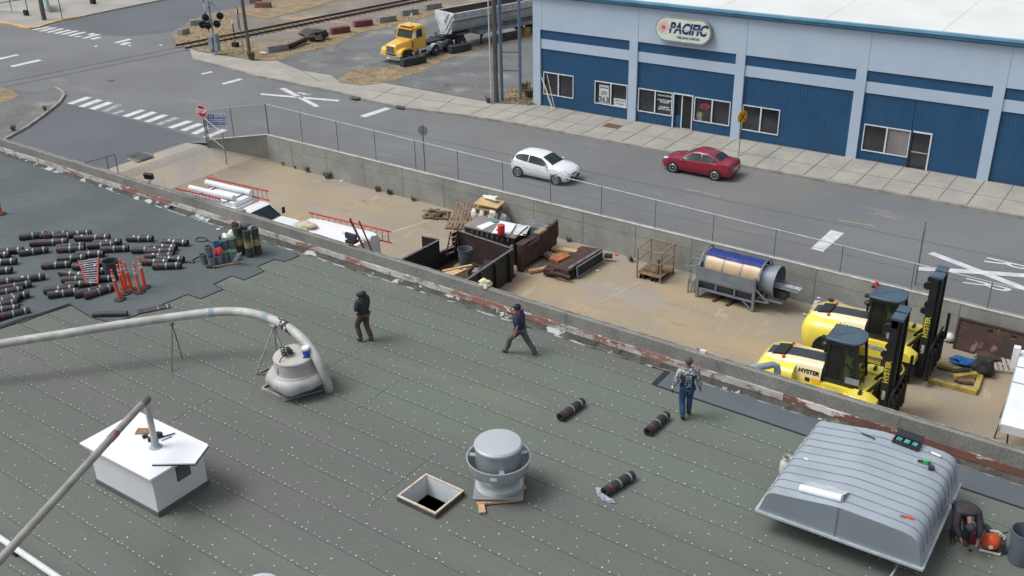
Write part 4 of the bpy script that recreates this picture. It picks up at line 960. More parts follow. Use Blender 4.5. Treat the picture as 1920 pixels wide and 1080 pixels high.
# ---- vent cap at the bottom edge ----
bv = thing('small_vent', 'pale round vent cap peeking in at the bottom edge', 'roof vent', at(487,1090,5.0)-Vector((0,0,.63)))
g = MB(); g.lathe([(.25,0),(.25,.4)], VD, n=24); g.build('neck', bv)
g = MB(); g.lathe([(.3,.4),(.42,.42),(.40,.5),(.3,.57),(0,.63)], M('vent_cap_pale', (196,204,208)), n=28); g.build('cap', bv)

# ---- big ribbed metal hood ----
HM = M('galvanised_hood', (174,185,195), (164,175,186), scale=1.1, fine=.05, rough=.42, metal=.35, stain=[((184,190,196), 1.5, .58, .76, .5, None)])
HF = M('hood_front_panel', (146,158,166), (138,150,160), scale=.8, fine=.03, rough=.35, metal=.4)
HRIB = M('hood_rib', (126,138,150), (116,128,140), scale=2, rough=.5, metal=.3); HRIM = M('hood_rim', (190,198,204), (170,178,184), scale=3, rough=.5, metal=.3)
hd = thing('ventilation_hood', 'large ribbed galvanised metal hood standing over the roof edge strip', 'hood', (31.24,-38.95,RZ), R(0.6))
W, Dp, zr = 3.52, 3.35, .62
prof = [(0,0),(.07,.2),(.13,.42),(.2,.53),(.3,.585),(.5,.61),(1.55,.77),(1.75,.79),(1.95,.785),(2.7,.755),(3.05,.735),(3.22,.70),(3.34,.62),(3.42,.46),(3.47,.2),(3.52,0)]
def ringp(y, s=1.0, dz=0): return [Vector((x,y,zr+z*s+dz)) for x, z in prof]
g = MB(); rows = [ringp(0.0,1)]+[ringp(y) for y in [Dp*i/10 for i in range(1,10)]]+[ringp(Dp,1)]
g.loft(rows, HM, closed=False, cap=False); g.build('shell', hd, sharp=50)
for i in range(10):
    y = .28+i*.31
    g = MB(); g.tube([Vector((x,y,zr+z+.004)) for x, z in prof[1:-1]], .013, HRIB, 5); g.build('rib', hd)
g = MB(); g.poly([Vector((x,0.0,zr+z)) for x, z in prof], HF); g.build('end_panel', hd); g = MB(); g.poly([Vector((x,Dp,zr+z)) for x, z in prof][::-1], HF); g.build('end_panel', hd)
g = MB(); g.box((1.72,-.004,zr+.39), (.03,.012,.76), HRIB); g.build('panel_seam', hd)
g = MB()
g.box((W/2,-.03,zr-.01), (W+.1,.06,.05), HRIM); g.box((W/2,Dp+.03,zr-.01), (W+.1,.06,.05), HRIM); g.box((-.03,Dp/2,zr-.01), (.06,Dp,.05), HRIM); g.box((W+.03,Dp/2,zr-.01), (.06,Dp,.05), HRIM)
g.build('rim', hd)
for (x, y) in ((.5,.9),(3.0,.9),(.5,2.7),(3.0,2.7)):
    g = MB(); g.box((x,y,.3), (.05,.05,.6), GALV); g.box((x,y,.02), (.3,.3,.03), GALV); g.build('leg', hd)
g = MB(); g.box((1.75,1.8,.3), (1.5,1.4,.58), BLK2); g.build('curb', hd)
g = MB(); a = at(1668,1085,RZ+.05); b = at(1690,1050,RZ+.35); g.bar(a, b, .04, .04, GALV); g.bar(at(1672,1050,RZ+.15), at(1692,1062,RZ+.15), .05, .04, GALV); tag(g.build('strut_stand'), 'grey steel strut stand sticking out from under the hood at the bottom', 'strut')
# items on the hood: helper gives hood surface height
def hoodz(p):
    x = p.x-31.24; z = 0
    for (x0, z0), (x1, z1) in zip(prof[:-1], prof[1:]):
        if x0 <= x <= x1: z = z0+(z1-z0)*(x-x0)/(x1-x0)
    return RZ+zr+z
def onhood(px, py):
    z = 5.6
    for _ in range(6): z = hoodz(at(px, py, z))
    return at(px, py, z+.006)
PAPER = M('white_paper_roll', (226,230,234), (214,220,226), scale=3, fine=.02, rough=.6)
pr = thing('paper_roll', 'partly unrolled roll of white film on the hood', 'film roll', onhood(1540,935)); o = pr.location.copy()
a = onhood(1500,920)-o; b = onhood(1578,940)-o; up_ = Vector((0,0,.075))
g = MB(); g.tube([a+up_, b+up_], .085, PAPER, 16); g.build('roll', pr)
g = MB(); E1 = [onhood(x, y)-o+Vector((0,0,.03+.03*(i % 2))) for i, (x, y) in enumerate(((1515,905),(1530,908),(1545,912),(1562,916),(1578,922),(1592,926)))]
E0 = [(a.lerp(b, i/5))+Vector((0,0,.14)) for i in range(6)]
for i in range(5): g.poly([E0[i], E0[i+1], E1[i+1], E1[i]], M('thin_film', (196,204,212), (184,192,202), scale=5, rough=.3))
g.build('loose_sheet', pr)
tb = thing('tool_case', 'open black tool case with teal trays on the far edge of the hood', 'tool case', onhood(1700,833), R(-4))
g = MB(); CB = M('case_black', (34,38,44), rough=.5); ring(g, -.27,.27,-.11,.11,0,.09,.03,CB); g.b2((-.3,-.12,0),(.3,.12,.02),CB); g.box((0,.18,.12), (.6,.06,.2), CB, rx=R(-25)); g.build('case', tb)
for x in (-.18, 0, .18): g = MB(); g.box((x,.01,.05), (.12,.13,.06), M('case_teal', (84,178,172), (50,120,120), scale=14, thr=(.4,.6))); g.build('tray', tb)
dr_ = thing('cordless_drill', 'green cordless drill lying on the hood', 'drill', onhood(1738,872)); GR = M('drill_green', (72,176,108), rough=.4); 
g = MB(); g.bar((-.1,.02,.05),(.06,.08,.05),.08,.09,GR); g.build('body', dr_, bevel=.01)
g = MB(); g.tube([(-.1,.02,.05),(-.2,-.02,.05)], .028, RUB, 8); g.bar((.02,.06,.05),(.1,-.1,.04),.05,.06,RUB); g.bar((.06,-.13,.04),(.18,-.09,.04),.1,.08,RUB); g.build('grip', dr_)
g = MB(); a = onhood(1745,850); b = onhood(1764,858); g.tube([a+Vector((0,0,.03)), b+Vector((0,0,.03))], .028, WBAG, 10); g.tube([a+Vector((-.05,.01,.03)), a+Vector((0,0,.03))], .008, RUB, 6); tag(g.build('sealant_tube'), 'white sealant tube lying right of the tool case on the hood', 'tube')
kn = thing('wrench', 'orange handled wrench lying near the front right of the hood', 'wrench', onhood(1700,970)); o = kn.location.copy()
g = MB(); g.bar(onhood(1695,969)-o+Vector((0,0,.015)), onhood(1713,974)-o+Vector((0,0,.015)), .045, .03, ORG); g.build('handle', kn)
g = MB(); g.bar(onhood(1688,967)-o+Vector((0,0,.012)), onhood(1695,969)-o+Vector((0,0,.012)), .05, .015, GALV); g.build('jaw', kn)
g = MB(); a = onhood(1617,814); b = onhood(1640,824); g.tube([a+Vector((0,0,.02)), b+Vector((0,0,.02))], .02, RUB, 8); g.tube([onhood(1602,804)+Vector((0,0,.02)), a+Vector((0,0,.02))], .006, GALV, 5); tag(g.build('caulking_gun'), 'thin black caulking gun at the far left of the hood top', 'caulking gun')
g = MB(); a = onhood(1512,862); g.sphere(a+Vector((0,0,.02)), .035, WBAG, 8, 5, (2,1,.7)); tag(g.build('crumpled_tissue'), 'small white crumpled scrap on the left of the hood', 'litter')
# gas cylinder
gc = thing('gas_cylinder', 'white propane cylinder standing left of the big hood', 'gas cylinder', at(1472,890,RZ))
g = MB(); g.lathe([(0,.0),(.12,.0),(.13,.04),(.152,.09),(.155,.3),(.15,.36),(.1,.43),(.03,.45),(0,.45)], M('cylinder_white', (206,206,202), (186,184,178), scale=5, rough=.45), n=20); g.build('tank', gc)
g = MB(); g.lathe([(.1,.42),(.105,.54),(.1,.54),(.095,.42)], M('cylinder_white', (206,206,202)), n=16); g.build('collar', gc)
g = MB(); g.cyl((0,0,.44),(0,0,.54),.025,M('brass', (150,130,80),metal=.6,rough=.4)); g.cyl((-.04,0,.52),(.05,0,.52),.018,GALV); g.build('valve', gc)
# leaf blower
lb = thing('leaf_blower', 'orange backpack leaf blower with black tube on the roof', 'leaf blower', at(1855,1030,RZ), R(10))
g = MB(); g.sphere((0,0,.22), .2, M('blower_orange', (226,92,44), (204,78,40), scale=6, rough=.4), 18, 10, (1,.85,1.0)); g.build('housing', lb)
g = MB(); g.tube([(-.2,-.14,.03),(.2,-.14,.03),(.26,.05,.05),(.24,.1,.35),(.1,.1,.44),(-.06,.1,.42)], .028, M('blower_white', (206,204,198)), 8); g.build('frame', lb)
g = MB(); g.tube([(-.02,.18,.3),(-.1,.32,.32),(-.26,.62,.2),(-.34,.8,.12)], [.07,.065,.05,.05], RUB, 12); g.build('blower_tube', lb)
g = MB(); g.box((.22,.02,.16), (.14,.24,.26), RUB); g.tube([(.16,.12,.38),(.3,.2,.42)], .02, RUB, 6); g.build('backpack_pad', lb, bevel=.02)
g = MB(); g.lathe([(0,.0),(.05,0),(.05,.012),(0,.012)], WBAG, (0,-.18,.2), 12, Matrix.Rotation(R(90),4,'X')); g.build('badge', lb)
# flood light, bag and bits on the parapet
fl = thing('flood_light', 'black flood light on the parapet seen from behind', 'flood light', at(281,343,5.05))
g = MB(); g.box((0,0,.3), (.42,.16,.24), M('lamp_black', (48,48,50), (36,36,38), scale=8, rough=.5), rx=R(12), rz=R(12)); g.build('lamp_body', fl, bevel=.015)
g = MB()
for i in range(6): g.box((-.15+.06*i,-.09,.31), (.012,.05,.2), M('lamp_black', (48,48,50)), rx=R(12))
g.build('fins', fl)
g = MB(); g.tube([(-.12,0,.2),(-.08,0,.08),(.08,0,.08),(.12,0,.2)], .015, GALV, 6); g.cyl((0,0,0),(0,0,.08),.03,GALV); g.build('bracket', fl)
blob('flower_rag', 'crumpled pale yellow and white rag caught on the parapet edge', 'rag', at(910,538,5.04), (.2,.14,.26), M('yellow_rag', (222,222,140), (196,200,190), scale=9, thr=(.45,.55)), 12, .8)
g = MB(); q = at(1315,660,5.06); g.box(q+Vector((.06,0,.03)), (.16,.1,.09), WBAG); g.cyl(q+Vector((-.12,0,0)), q+Vector((-.12,0,.1)), .018, RBAR); tag(g.build('junction_box'), 'small white box and rusty stub on top of the parapet', 'junction box')
pv = at(405,410,5.12); blob('vent_cover', 'low grey cover on the parapet near the white truck roof', 'cover', at(452,396,5.04), (.28,.12,.1), PARA, 5, .2)
# =============== people ===============
SKIN = M('skin_tone', (136,100,84), (122,90,76), scale=8, fine=.03, rough=.6); HAIRD = M('dark_hair', (28,24,24), fine=.2); HAIRG = M('grey_hair', (88,78,72), (66,60,56), scale=20)
def skinmesh(name, V, E, rad, m, parent, levels=1, sub=None):
    me = bpy.data.meshes.new(name); me.from_pydata([tuple(v) for v in V], E, [])
    o = bpy.data.objects.new(name, me); COL.objects.link(o)
    md = o.modifiers.new('skin', 'SKIN'); md.use_smooth_shade = True
    for i, r in enumerate(rad):
        sv = me.skin_vertices[0].data[i]; rr = r if isinstance(r, tuple) else (r, r); sv.radius = rr; sv.use_root = (i == 0)
    sb = o.modifiers.new('sub', 'SUBSURF'); sb.levels = levels; sb.render_levels = levels
    bpy.context.view_layer.update()
    dg = bpy.context.evaluated_depsgraph_get(); nm = bpy.data.meshes.new_from_object(o.evaluated_get(dg)); nm.name = name
    bpy.data.objects.remove(o)
    nm.materials.clear(); nm.materials.append(m)
    for p in nm.polygons: p.use_smooth = True
    q = bpy.data.objects.new(name, nm); COL.objects.link(q)
    if parent is not None: q.parent = parent
    return q
def person(label, loc, face, J, top, pants, boots, sleeves='long', hat=None, hood=False, vest=None, hair=None, H=1.75, extra=None, glove=None):
    t = thing('person', label, 'person', loc, R(face), 'roofers at work'); s = H/1.75
    J = {k: Vector(v)*s for k, v in J.items()}
    L = {}; V = []; rad = []; E = []
    def v(k, p, r): L[k] = len(V); V.append(p); rad.append(r); return L[k]
    def e(a, b): E.append((L[a], L[b]))
    v('pel', J['pel'], (.09,.08)); v('che', J['che'], (.10,.08)); v('nk', J['nk'], .055); v('hd0', J['nk'].lerp(J['hd'], .6), .07); v('hd', J['hd'], (.082,.095)); v('hd2', J['hd']+(J['hd']-J['nk'])*.35, .07)
    e('pel','che'); e('che','nk'); e('nk','hd0'); e('hd0','hd'); e('hd','hd2')
    for q in ('L','R'):
        v('sh'+q, J['sh'+q], .055); v('el'+q, J['el'+q], .042); v('wr'+q, J['wr'+q], .03)
        d = (J['wr'+q]-J['el'+q]).normalized(); side = d.cross(Vector((1,0,0))); side = side.normalized() if side.length > .2 else Vector((0,1,0))
        fwd = d.cross(side).normalized()
        pm = J['wr'+q]+d*.07; v('pm'+q, pm, (.034,.02)); e('che','sh'+q); e('sh'+q,'el'+q); e('el'+q,'wr'+q); e('wr'+q,'pm'+q)
        for i, (o_, ln) in enumerate(((-.026,.06),(-.009,.075),(.009,.07),(.026,.055))):
            k1 = 'f%d%s' % (i, q); v(k1, pm+d*.03+fwd*o_, .010); v(k1+'b', pm+d*(.03+ln)+fwd*o_*1.2+side*.022, .008); e('pm'+q, k1); e(k1, k1+'b')
        v('th'+q, J['wr'+q]+d*.045+fwd*-.045, .011); v('th2'+q, J['wr'+q]+d*.085+fwd*-.065+side*.01, .009); e('wr'+q,'th'+q); e('th'+q,'th2'+q)
        v('hp'+q, J['hp'+q], .085); v('kn'+q, J['kn'+q], .055); v('an'+q, J['an'+q], .04); v('toe'+q, J['toe'+q], .035); e('pel','hp'+q); e('hp'+q,'kn'+q); e('kn'+q,'an'+q); e('an'+q,'toe'+q)
    hdir = (J['hd']-J['nk']).normalized(); fw = Vector(J.get('look', (1,0,0))); fw = (fw-hdir*fw.dot(hdir)).normalized(); sd_ = hdir.cross(fw)
    v('nose', J['hd']+fw*.105+hdir*.0, .014); e('hd','nose')
    skinmesh('body', V, E, rad, SKIN, t)
    g = MB()
    for s_ in (-1, 1):
        g.sphere(J['hd']+fw*.088+sd_*s_*.034+hdir*.022, .011, M('eye_dark', (30,26,26), fine=0), 6, 4)
    g.sphere(J['hd']+fw*.086-hdir*.045, .014, M('lip_tone', (120,74,66), fine=0), 6, 4, (.6,1.4,.5)); g.build('face_details', t)
    for s_ in (-1, 1):
        if not hood: g = MB(); g.sphere(J['hd']+sd_*s_*.085-fw*.005, .024, SKIN, 6, 5, (.6,.5,1.1)); g.build('ear', t)
    # clothes
    K = ['pel','hpL','knL','anL','hpR','knR','anR']; mid = lambda a, b, f=.5: J[a].lerp(J[b], f)
    cu = {q: J['an'+q].lerp(J['kn'+q], .08) for q in 'LR'}
    skinmesh('trousers', [J['pel']+Vector((0,0,.02)), J['hpL'], mid('hpL','knL'), J['knL'], mid('knL','anL',.6), cu['L'], J['hpR'], mid('hpR','knR'), J['knR'], mid('knR','anR',.6), cu['R']], [(0,1),(1,2),(2,3),(3,4),(4,5),(0,6),(6,7),(7,8),(8,9),(9,10)], [(.145,.13),.122,.108,.09,.085,.088,.122,.108,.09,.085,.088], pants, t)
    for q in 'LR':
        skinmesh('boot', [J['an'+q].lerp(J['kn'+q], .12), J['an'+q], J['an'+q].lerp(J['toe'+q], .5)+Vector((0,0,-.01)), J['toe'+q]], [(0,1),(1,2),(2,3)], [.075,.072,.062,.055], boots, t)
    w = .085 if sleeves == 'long' else .06
    TV = [J['pel']-(J['che']-J['pel'])*.22, mid('pel','che'), J['che'], J['nk']-(J['nk']-J['che'])*.22]; TE = [(0,1),(1,2),(2,3)]; kv = .78 if vest else 1; TR = [(.19*kv,.17*kv),(.205*kv,.178*kv),(.22*kv,.17*kv),.11]
    for q in 'LR':
        b = len(TV); TV += [J['sh'+q], mid('sh'+q,'el'+q)]; TE += [(2,b),(b,b+1)]; TR += [.112,.095]
        if sleeves == 'long': TV += [J['el'+q], mid('el'+q,'wr'+q), J['wr'+q].lerp(J['el'+q], .03)]; TE += [(b+1,b+2),(b+2,b+3),(b+3,b+4)]; TR += [.09,.078,.062]
        else: TV += [J['el'+q].lerp(J['sh'+q], .12)]; TE += [(b+1,b+2)]; TR += [.078]
    skinmesh('jacket' if sleeves == 'long' else 'shirt', TV, TE, TR, top, t)
    if vest:
        skinmesh('vest', [J['pel']-(J['che']-J['pel'])*.15, mid('pel','che'), J['che'], J['nk']-(J['nk']-J['che'])*.25, J['shL'].lerp(J['che'],.25), J['shR'].lerp(J['che'],.25)], [(0,1),(1,2),(2,3),(2,4),(2,5)], [(.2,.175),(.21,.18),(.23,.18),.12,.13,.13], vest, t)
    if hood:
        skinmesh('hood', [J['nk'], J['hd']-fw*.02, J['hd']+hdir*.06-fw*.01], [(0,1),(1,2)], [.16,(.17,.175),.14], top, t)
    if hair:
        g = MB(); T = Matrix((( fw.x, sd_.x, hdir.x),(fw.y, sd_.y, hdir.y),(fw.z, sd_.z, hdir.z))).to_4x4()
        g.sphere(J['hd']+hdir*.035-fw*.022, .108, hair, 14, 9, (1.0,.93,1.0), T); g.build('cap' if hat else 'hair', t)
        if hat: g = MB(); g.loft([[J['hd']+hdir*.06+fw*(.06+.0*a)+sd_*.07*math.sin(a) for a in (-1.4,-.7,0,.7,1.4)],[J['hd']+hdir*.045+fw*(.17+.02*math.cos(a))+sd_*.06*math.sin(a) for a in (-1.4,-.7,0,.7,1.4)]], hair, closed=False, cap=False); g.build('cap_brim', t)
    if glove: g = MB(); g.sphere(J['wr'+glove]+(J['wr'+glove]-J['el'+glove]).normalized()*.06, .055, M('work_glove', (190,188,180)), 8, 6); g.build('glove', t)
    if extra: extra(t, J)
    return t
BASE = dict(pel=(0,0,.95), che=(.0,0,1.30), nk=(.0,0,1.48), hd=(.03,0,1.62), shL=(0,.19,1.41), shR=(0,-.19,1.41), elL=(-.02,.25,1.14), elR=(-.02,-.25,1.14), wrL=(.05,.27,.9), wrR=(.05,-.27,.9), hpL=(0,.09,.9), hpR=(0,-.09,.9), knL=(.03,.1,.5), knR=(.03,-.1,.5), anL=(0,.1,.09), anR=(0,-.1,.09), toeL=(.16,.11,.045), toeR=(.16,-.11,.045))
CH = M('charcoal_hoodie', (50,52,57), (38,40,45), scale=7, fine=.12); BR = M('brown_canvas', (92,72,62), (72,58,52), scale=6, fine=.12); BT = M('boot_dark', (46,42,40), (60,52,46), scale=8)
J1 = dict(BASE, elL=(.02,.25,1.16), elR=(.02,-.25,1.16), wrL=(.17,.12,1.1), wrR=(.18,-.08,1.1), knL=(.22,.1,.54), anL=(.08,.1,.1), toeL=(.25,.11,.05), knR=(.02,-.1,.5), anR=(-.17,-.1,.1), toeR=(-.02,-.11,.045), hd=(.04,0,1.61), che=(.02,0,1.3))
person('person in a charcoal hoodie with the hood up and brown trousers walking left', at(686,640,RZ), 178, J1, CH, BR, BT, hood=True, H=1.78)
NV = M('navy_shirt', (40,46,78), (32,38,64), scale=7, fine=.1); GP = M('grey_work_trousers', (96,94,98), (76,76,82), scale=7, fine=.1); BB = M('olive_boot', (64,58,46), (84,78,66), scale=8)
J2 = dict(BASE, pel=(0,0,.88), che=(.04,0,1.22), nk=(.06,0,1.40), hd=(.09,0,1.54), shL=(.04,.18,1.33), shR=(.04,-.18,1.33), elL=(-.04,.25,1.07), elR=(.0,-.25,1.08), wrL=(.02,.3,.85), wrR=(.14,-.24,.86), hpL=(0,.09,.84), hpR=(0,-.09,.84), knL=(.3,.1,.52), anL=(.42,.1,.1), toeL=(.58,.1,.05), knR=(-.18,-.1,.48), anR=(-.46,-.1,.12), toeR=(-.34,-.12,.05), look=(1,.5,-.3))
def reach(t, J): pass
J2['elR'] = (.18,-.2,1.2); J2['wrR'] = (.36,-.1,1.28)
person('person in a navy shirt and grey trousers striding left beside the parapet, black cap', at(976,664,RZ), 188, J2, NV, GP, BB, sleeves='short', hat=True, hair=M('black_cap', (24,24,28)), H=1.72)
JN_ = M('blue_jeans', (48,82,128), (36,64,106), scale=7, fine=.15); CAMO = M('grey_camo', (176,178,182), (96,98,104), scale=14, thr=(.46,.54)); BV = M('black_vest', (28,30,38), (36,38,46), scale=6)
J3 = dict(BASE, elL=(-.03,.27,1.16), elR=(-.03,-.27,1.16), wrL=(.03,.33,.94), wrR=(.0,-.31,.92), knL=(.08,.1,.5), anL=(-.1,.08,.1), toeL=(.06,.08,.045), knR=(.1,-.09,.52), anR=(.14,-.09,.1), toeR=(.3,-.1,.045))
def tool3(t, J):
    g = MB(); a = J['wrL']+Vector((0,.02,-.08)); g.tube([a, a+Vector((.05,.0,-.16))], .016, RUB, 6); g.build('hand_tool', t)
    g = MB(); g.hexa([Vector((-.235,-.09,1.1)),Vector((-.235,.09,1.1)),Vector((-.16,.09,1.1)),Vector((-.16,-.09,1.1)),Vector((-.225,-.06,1.42)),Vector((-.225,.08,1.42)),Vector((-.16,.08,1.42)),Vector((-.16,-.06,1.42))], M('vest_print', (120,140,156), (44,52,66), scale=16, thr=(.45,.55))); g.build('back_print', t)
person('person seen from behind in blue jeans and a black vest over camo sleeves', at(1285,785,RZ), 122, J3, CAMO, JN_, M('dark_shoe', (34,36,42)), vest=BV, hair=HAIRG, H=1.86, glove='L', extra=tool3)
J4 = dict(BASE, pel=(-.22,0,.86), che=(.12,0,1.04), nk=(.3,0,.92), hd=(.41,0,.82), shL=(.18,.19,1.0), shR=(.18,-.19,1.0), elL=(.3,.25,.74), elR=(.28,-.24,.72), wrL=(.44,.2,.5), wrR=(.4,-.14,.48), hpL=(-.22,.09,.82), hpR=(-.22,-.09,.82), knL=(-.02,.12,.48), knR=(-.06,-.12,.48), anL=(-.06,.12,.09), anR=(-.12,-.12,.09), toeL=(.1,.13,.045), toeR=(.05,-.13,.045), look=(.3,0,-1))
person('person in dark clothes bending over beside the orange leaf blower', at(1797,1020,RZ), -62, J4, M('dark_plum_jacket', (52,48,56), (42,40,46), scale=6), M('dark_jeans', (40,50,72), (34,42,60), scale=7), BT, hair=M('dark_beanie', (42,42,52)), H=1.75, glove=None)
rc = thing('fuel_can', 'small dark red fuel can under the bending person', 'fuel can', at(1820,1012,RZ), .4)
g = MB(); g.box((0,0,.14), (.2,.3,.28), M('dark_red_can', (112,40,44), rough=.45), top=.8); g.build('body', rc, bevel=.02); g = MB(); g.tube([(0,-.06,.27),(0,-.04,.33),(0,.08,.33),(0,.1,.27)], .014, M('dark_red_can', (112,40,44)), 6); g.build('handle', rc)
blob('black_cap_piece', 'small black cap lying on the roof by the leaf blower', 'cap', at(1819,1033,RZ), (.04,.04,.05), RUB, 3)

# =============== cars ===============
def paint(name, c, c2=None):
    m = M(name, c, c2 or c, fine=0, rough=.3, scale=1); b = m.node_tree.nodes['Principled BSDF']; b.inputs['Coat Weight'].default_value = .7; b.inputs['Coat Roughness'].default_value = .08; return m
TYRE = M('tyre_rubber', (36,37,40), (46,47,50), scale=6, rough=.8); ALLOY = M('alloy_rim', (170,174,178), rough=.3, metal=.7, fine=0); CARGL = M('car_glass', (30,42,48), (40,56,62), scale=2, rough=.12, spec=.25, fine=0); ARCH = M('wheel_arch_dark', (18,18,20), fine=0); PLAST = M('black_trim', (26,28,30), fine=0, rough=.5)
LAMPW = M('headlamp', (214,220,224), (170,178,184), scale=14, rough=.15, fine=0); LAMPR = M('tail_lamp', (176,30,36), (150,24,30), scale=6, rough=.2, fine=0); PLATE = M('number_plate', (210,214,212), fine=0)
def interp(T, x, k):
    for a, b in zip(T[:-1], T[1:]):
        if a[0] <= x <= b[0]: f = (x-a[0])/(b[0]-a[0]+1e-9); return a[k]+(b[k]-a[k])*f
    return T[-1][k] if x > T[-1][0] else T[0][k]
def make_car(name, label, loc, rz, T, wheels, pm, L, side_win, ws, rw_, Rw=.31, rim_style=0, tail=None, arch_c=None, group=None):
    "T rows: x, z_bottom, width, belt z, top z, roof half-width.  front at x=0, rear at x=L (local -x is forward)"
    t = thing(name, label, 'car', loc, rz, group)
    n = 44; xs = sorted(set([T[0][0]+(T[-1][0]-T[0][0])*i/n for i in range(n+1)]+[r[0] for r in T]))
    def ringc(x):
        zb, w, b, tp, rwd = [interp(T, x, k) for k in (1,2,3,4,5)]
        half = [(0,zb),(w*.86,zb),(w*.97,zb+.08),(w,zb+(b-zb)*.45),(w*.985,b-.10),(w*.955,b),(rwd+.03,max(b+.01,tp-.075)),(rwd*.93,max(b+.012,tp-.03)),(rwd*.6,max(b+.014,tp-.006)),(0,max(b+.016,tp))]
        return [Vector((x,y,z)) for y, z in half]+[Vector((x,-y,z)) for y, z in half[-2:0:-1]]
    g = MB(); g.loft([ringc(x) for x in xs], pm); g.build('body', t, sharp=50)
    def side_pt(x, f, s, off=.02):
        r = ringc(x); a, b = r[5], r[6]; p = a.lerp(b, f); return Vector((p.x, s*(p.y+off), p.z+off*.3))
    for s in (-1, 1):
        for win in side_win: # list of (x, flo, fhi)
            g = MB(); lo = [side_pt(x, f0_, s) for x, f0_, f1 in win]; hi = [side_pt(x, f1, s) for x, f0_, f1 in win]
            for i in range(len(win)-1): g.poly([lo[i], lo[i+1], hi[i+1], hi[i]], CARGL)
            g.build('side_window', t)
    for nm, (xa, xb) in (('windscreen', ws), ('rear_window', rw_)):
        g = MB(); rows = []
        for k in range(5):
            x = xa+(xb-xa)*k/4; r = ringc(x); P_ = [r[6]*.98+Vector((x*.02,0,0)), r[7], r[8], r[9]]; pts_ = [Vector((p.x, p.y*.96, p.z+.010)) for p in P_]
            rows.append(pts_+[Vector((p.x,-p.y,p.z)) for p in pts_[-2::-1]])
        g.loft(rows, CARGL, closed=False, cap=False); g.build(nm, t)
    for wx in wheels:
        for s in (-1, 1):
            w = interp(T, wx, 2)
            g = MB(); g.lathe([(0,0),(Rw*1.16,0),(Rw*1.16,.012),(0,.012)], ARCH, (wx, s*(w-.002), Rw+.0), 24, Matrix.Rotation(R(-90*s),4,'X')); g.build('wheel_arch', t)
            g = MB(); y0, y1 = s*(w-.16), s*(w+.022)
            g.tube([(wx,y0,Rw),(wx,y0+s*.02,Rw),(wx,y1-s*.015,Rw),(wx,y1,Rw)], [Rw*.95,Rw,Rw,Rw*.93], TYRE, 24); wo = g.build('wheel', t)
            g = MB(); T_ = Matrix.Rotation(R(-90*s),4,'X')
            c = Vector((wx,y1+s*.003,Rw))
            if rim_style == 0:
                g.lathe([(0,.006),(.05,.006),(.06,.0)], ALLOY, c, 12, T_)
                g.lathe([(Rw*.58,0),(Rw*.6,.008),(Rw*.68,.008),(Rw*.7,0)], ALLOY, c, 24, T_)
                for k in range(7): a = 2*math.pi*k/7; g.bar(c, c+Vector((math.cos(a)*Rw*.62,0,math.sin(a)*Rw*.62)), .05, .01, ALLOY, up=(0,1,0))
            else:
                g.lathe([(Rw*.5,0),(Rw*.52,.01),(Rw*.68,.012),(Rw*.72,0)], ALLOY, c, 24, T_); g.lathe([(0,.008),(.04,.008),(.05,0)], ALLOY, c, 10, T_)
            g.build('rim', wo)
    return t, ringc
white = paint('car_white_paint', (226,230,236)); redp = paint('car_dark_red_paint', (134,26,50), (128,24,46))
TF = [(0,.34,.40,.46,.50,.3),(.05,.26,.62,.58,.62,.5),(.2,.2,.76,.70,.74,.58),(.45,.18,.82,.80,.85,.62),(.8,.18,.855,.87,.94,.66),(1.1,.18,.86,.91,1.01,.66),(1.45,.18,.86,.93,1.2,.6),(1.85,.18,.86,.95,1.39,.56),(2.2,.18,.86,.97,1.455,.56),(2.8,.18,.86,1.0,1.47,.56),(3.3,.18,.855,1.04,1.42,.54),(3.62,.2,.84,1.06,1.35,.52),(3.85,.24,.81,1.04,1.14,.54),(3.98,.28,.76,.92,.96,.58),(4.07,.36,.66,.72,.76,.55)]
def remap(T, P):
    def f(x):
        for (a, b), (c, d) in zip(P[:-1], P[1:]):
            if a <= x <= c: return b+(d-b)*(x-a)/(c-a)
        return x
    return [(f(r[0]),)+tuple(r[1:]) for r in T]
TF = remap(TF, [(0,.13),(.8,.8),(3.29,3.29),(4.07,3.86)])
car1, rc1 = make_car('parked_car', 'small white hatchback driving right along the street', (10.02,-11.52,0), R(180), TF, (.8,3.29), white, 3.86,
   [[(1.35,.04,.3),(1.6,.04,.85),(1.85,.04,.97),(2.3,.04,.98),(2.62,.04,.98)],[(2.68,.04,.98),(3.1,.06,.97),(3.38,.12,.92),(3.52,.3,.75)]], (1.17,1.83), (3.56,3.7))
car1.name = 'hatchback_car'; car1['label'] = 'small white hatchback driving right along the street behind the fence'
def lights(t, ringc, front, rear, L, z=.66):
    for s in (-1, 1):
        g = MB(); a, b, c, d = front; g.hexa([(a,s*.42,z),(b,s*.78,z+.06),(b,s*.76,z+.05),(a,s*.40,z-.01),(c,s*.44,z+.10),(d,s*.76,z+.19),(d,s*.74,z+.18),(c,s*.42,z+.09)], LAMPW); g.build('headlight', t)
        g = MB(); a, b, z0, z1, y0, y1 = rear; g.hexa([(a,s*y0,z0),(b,s*y1,z0),(b-.02,s*(y1-.04),z0),(a-.02,s*(y0-.04),z0),(a-.06,s*y0,z1),(b-.06,s*(y1-.02),z1),(b-.08,s*(y1-.06),z1),(a-.08,s*(y0-.04),z1)], LAMPR); g.build('tail_light', t)
    for s in (-1, 1):
        g = MB(); g.sphere((1.42 if L < 4.2 else 1.62, s*.93, .98), .08, white if L < 4.2 else redp, 8, 6, (.7,1.2,.75)); g.build('mirror', t)
lights(car1, rc1, (.15,.4,.28,.6), (3.88,3.72,.78,1.12,.5,.83), 4.07)
g = MB(); g.box((.118,0,.40), (.03,.9,.16), PLAST); g.box((.13,0,.60), (.03,.5,.05), PLAST); g.build('grille', car1)
g = MB(); g.box((.1,0,.44), (.02,.32,.1), PLATE); g.build('plate', car1)
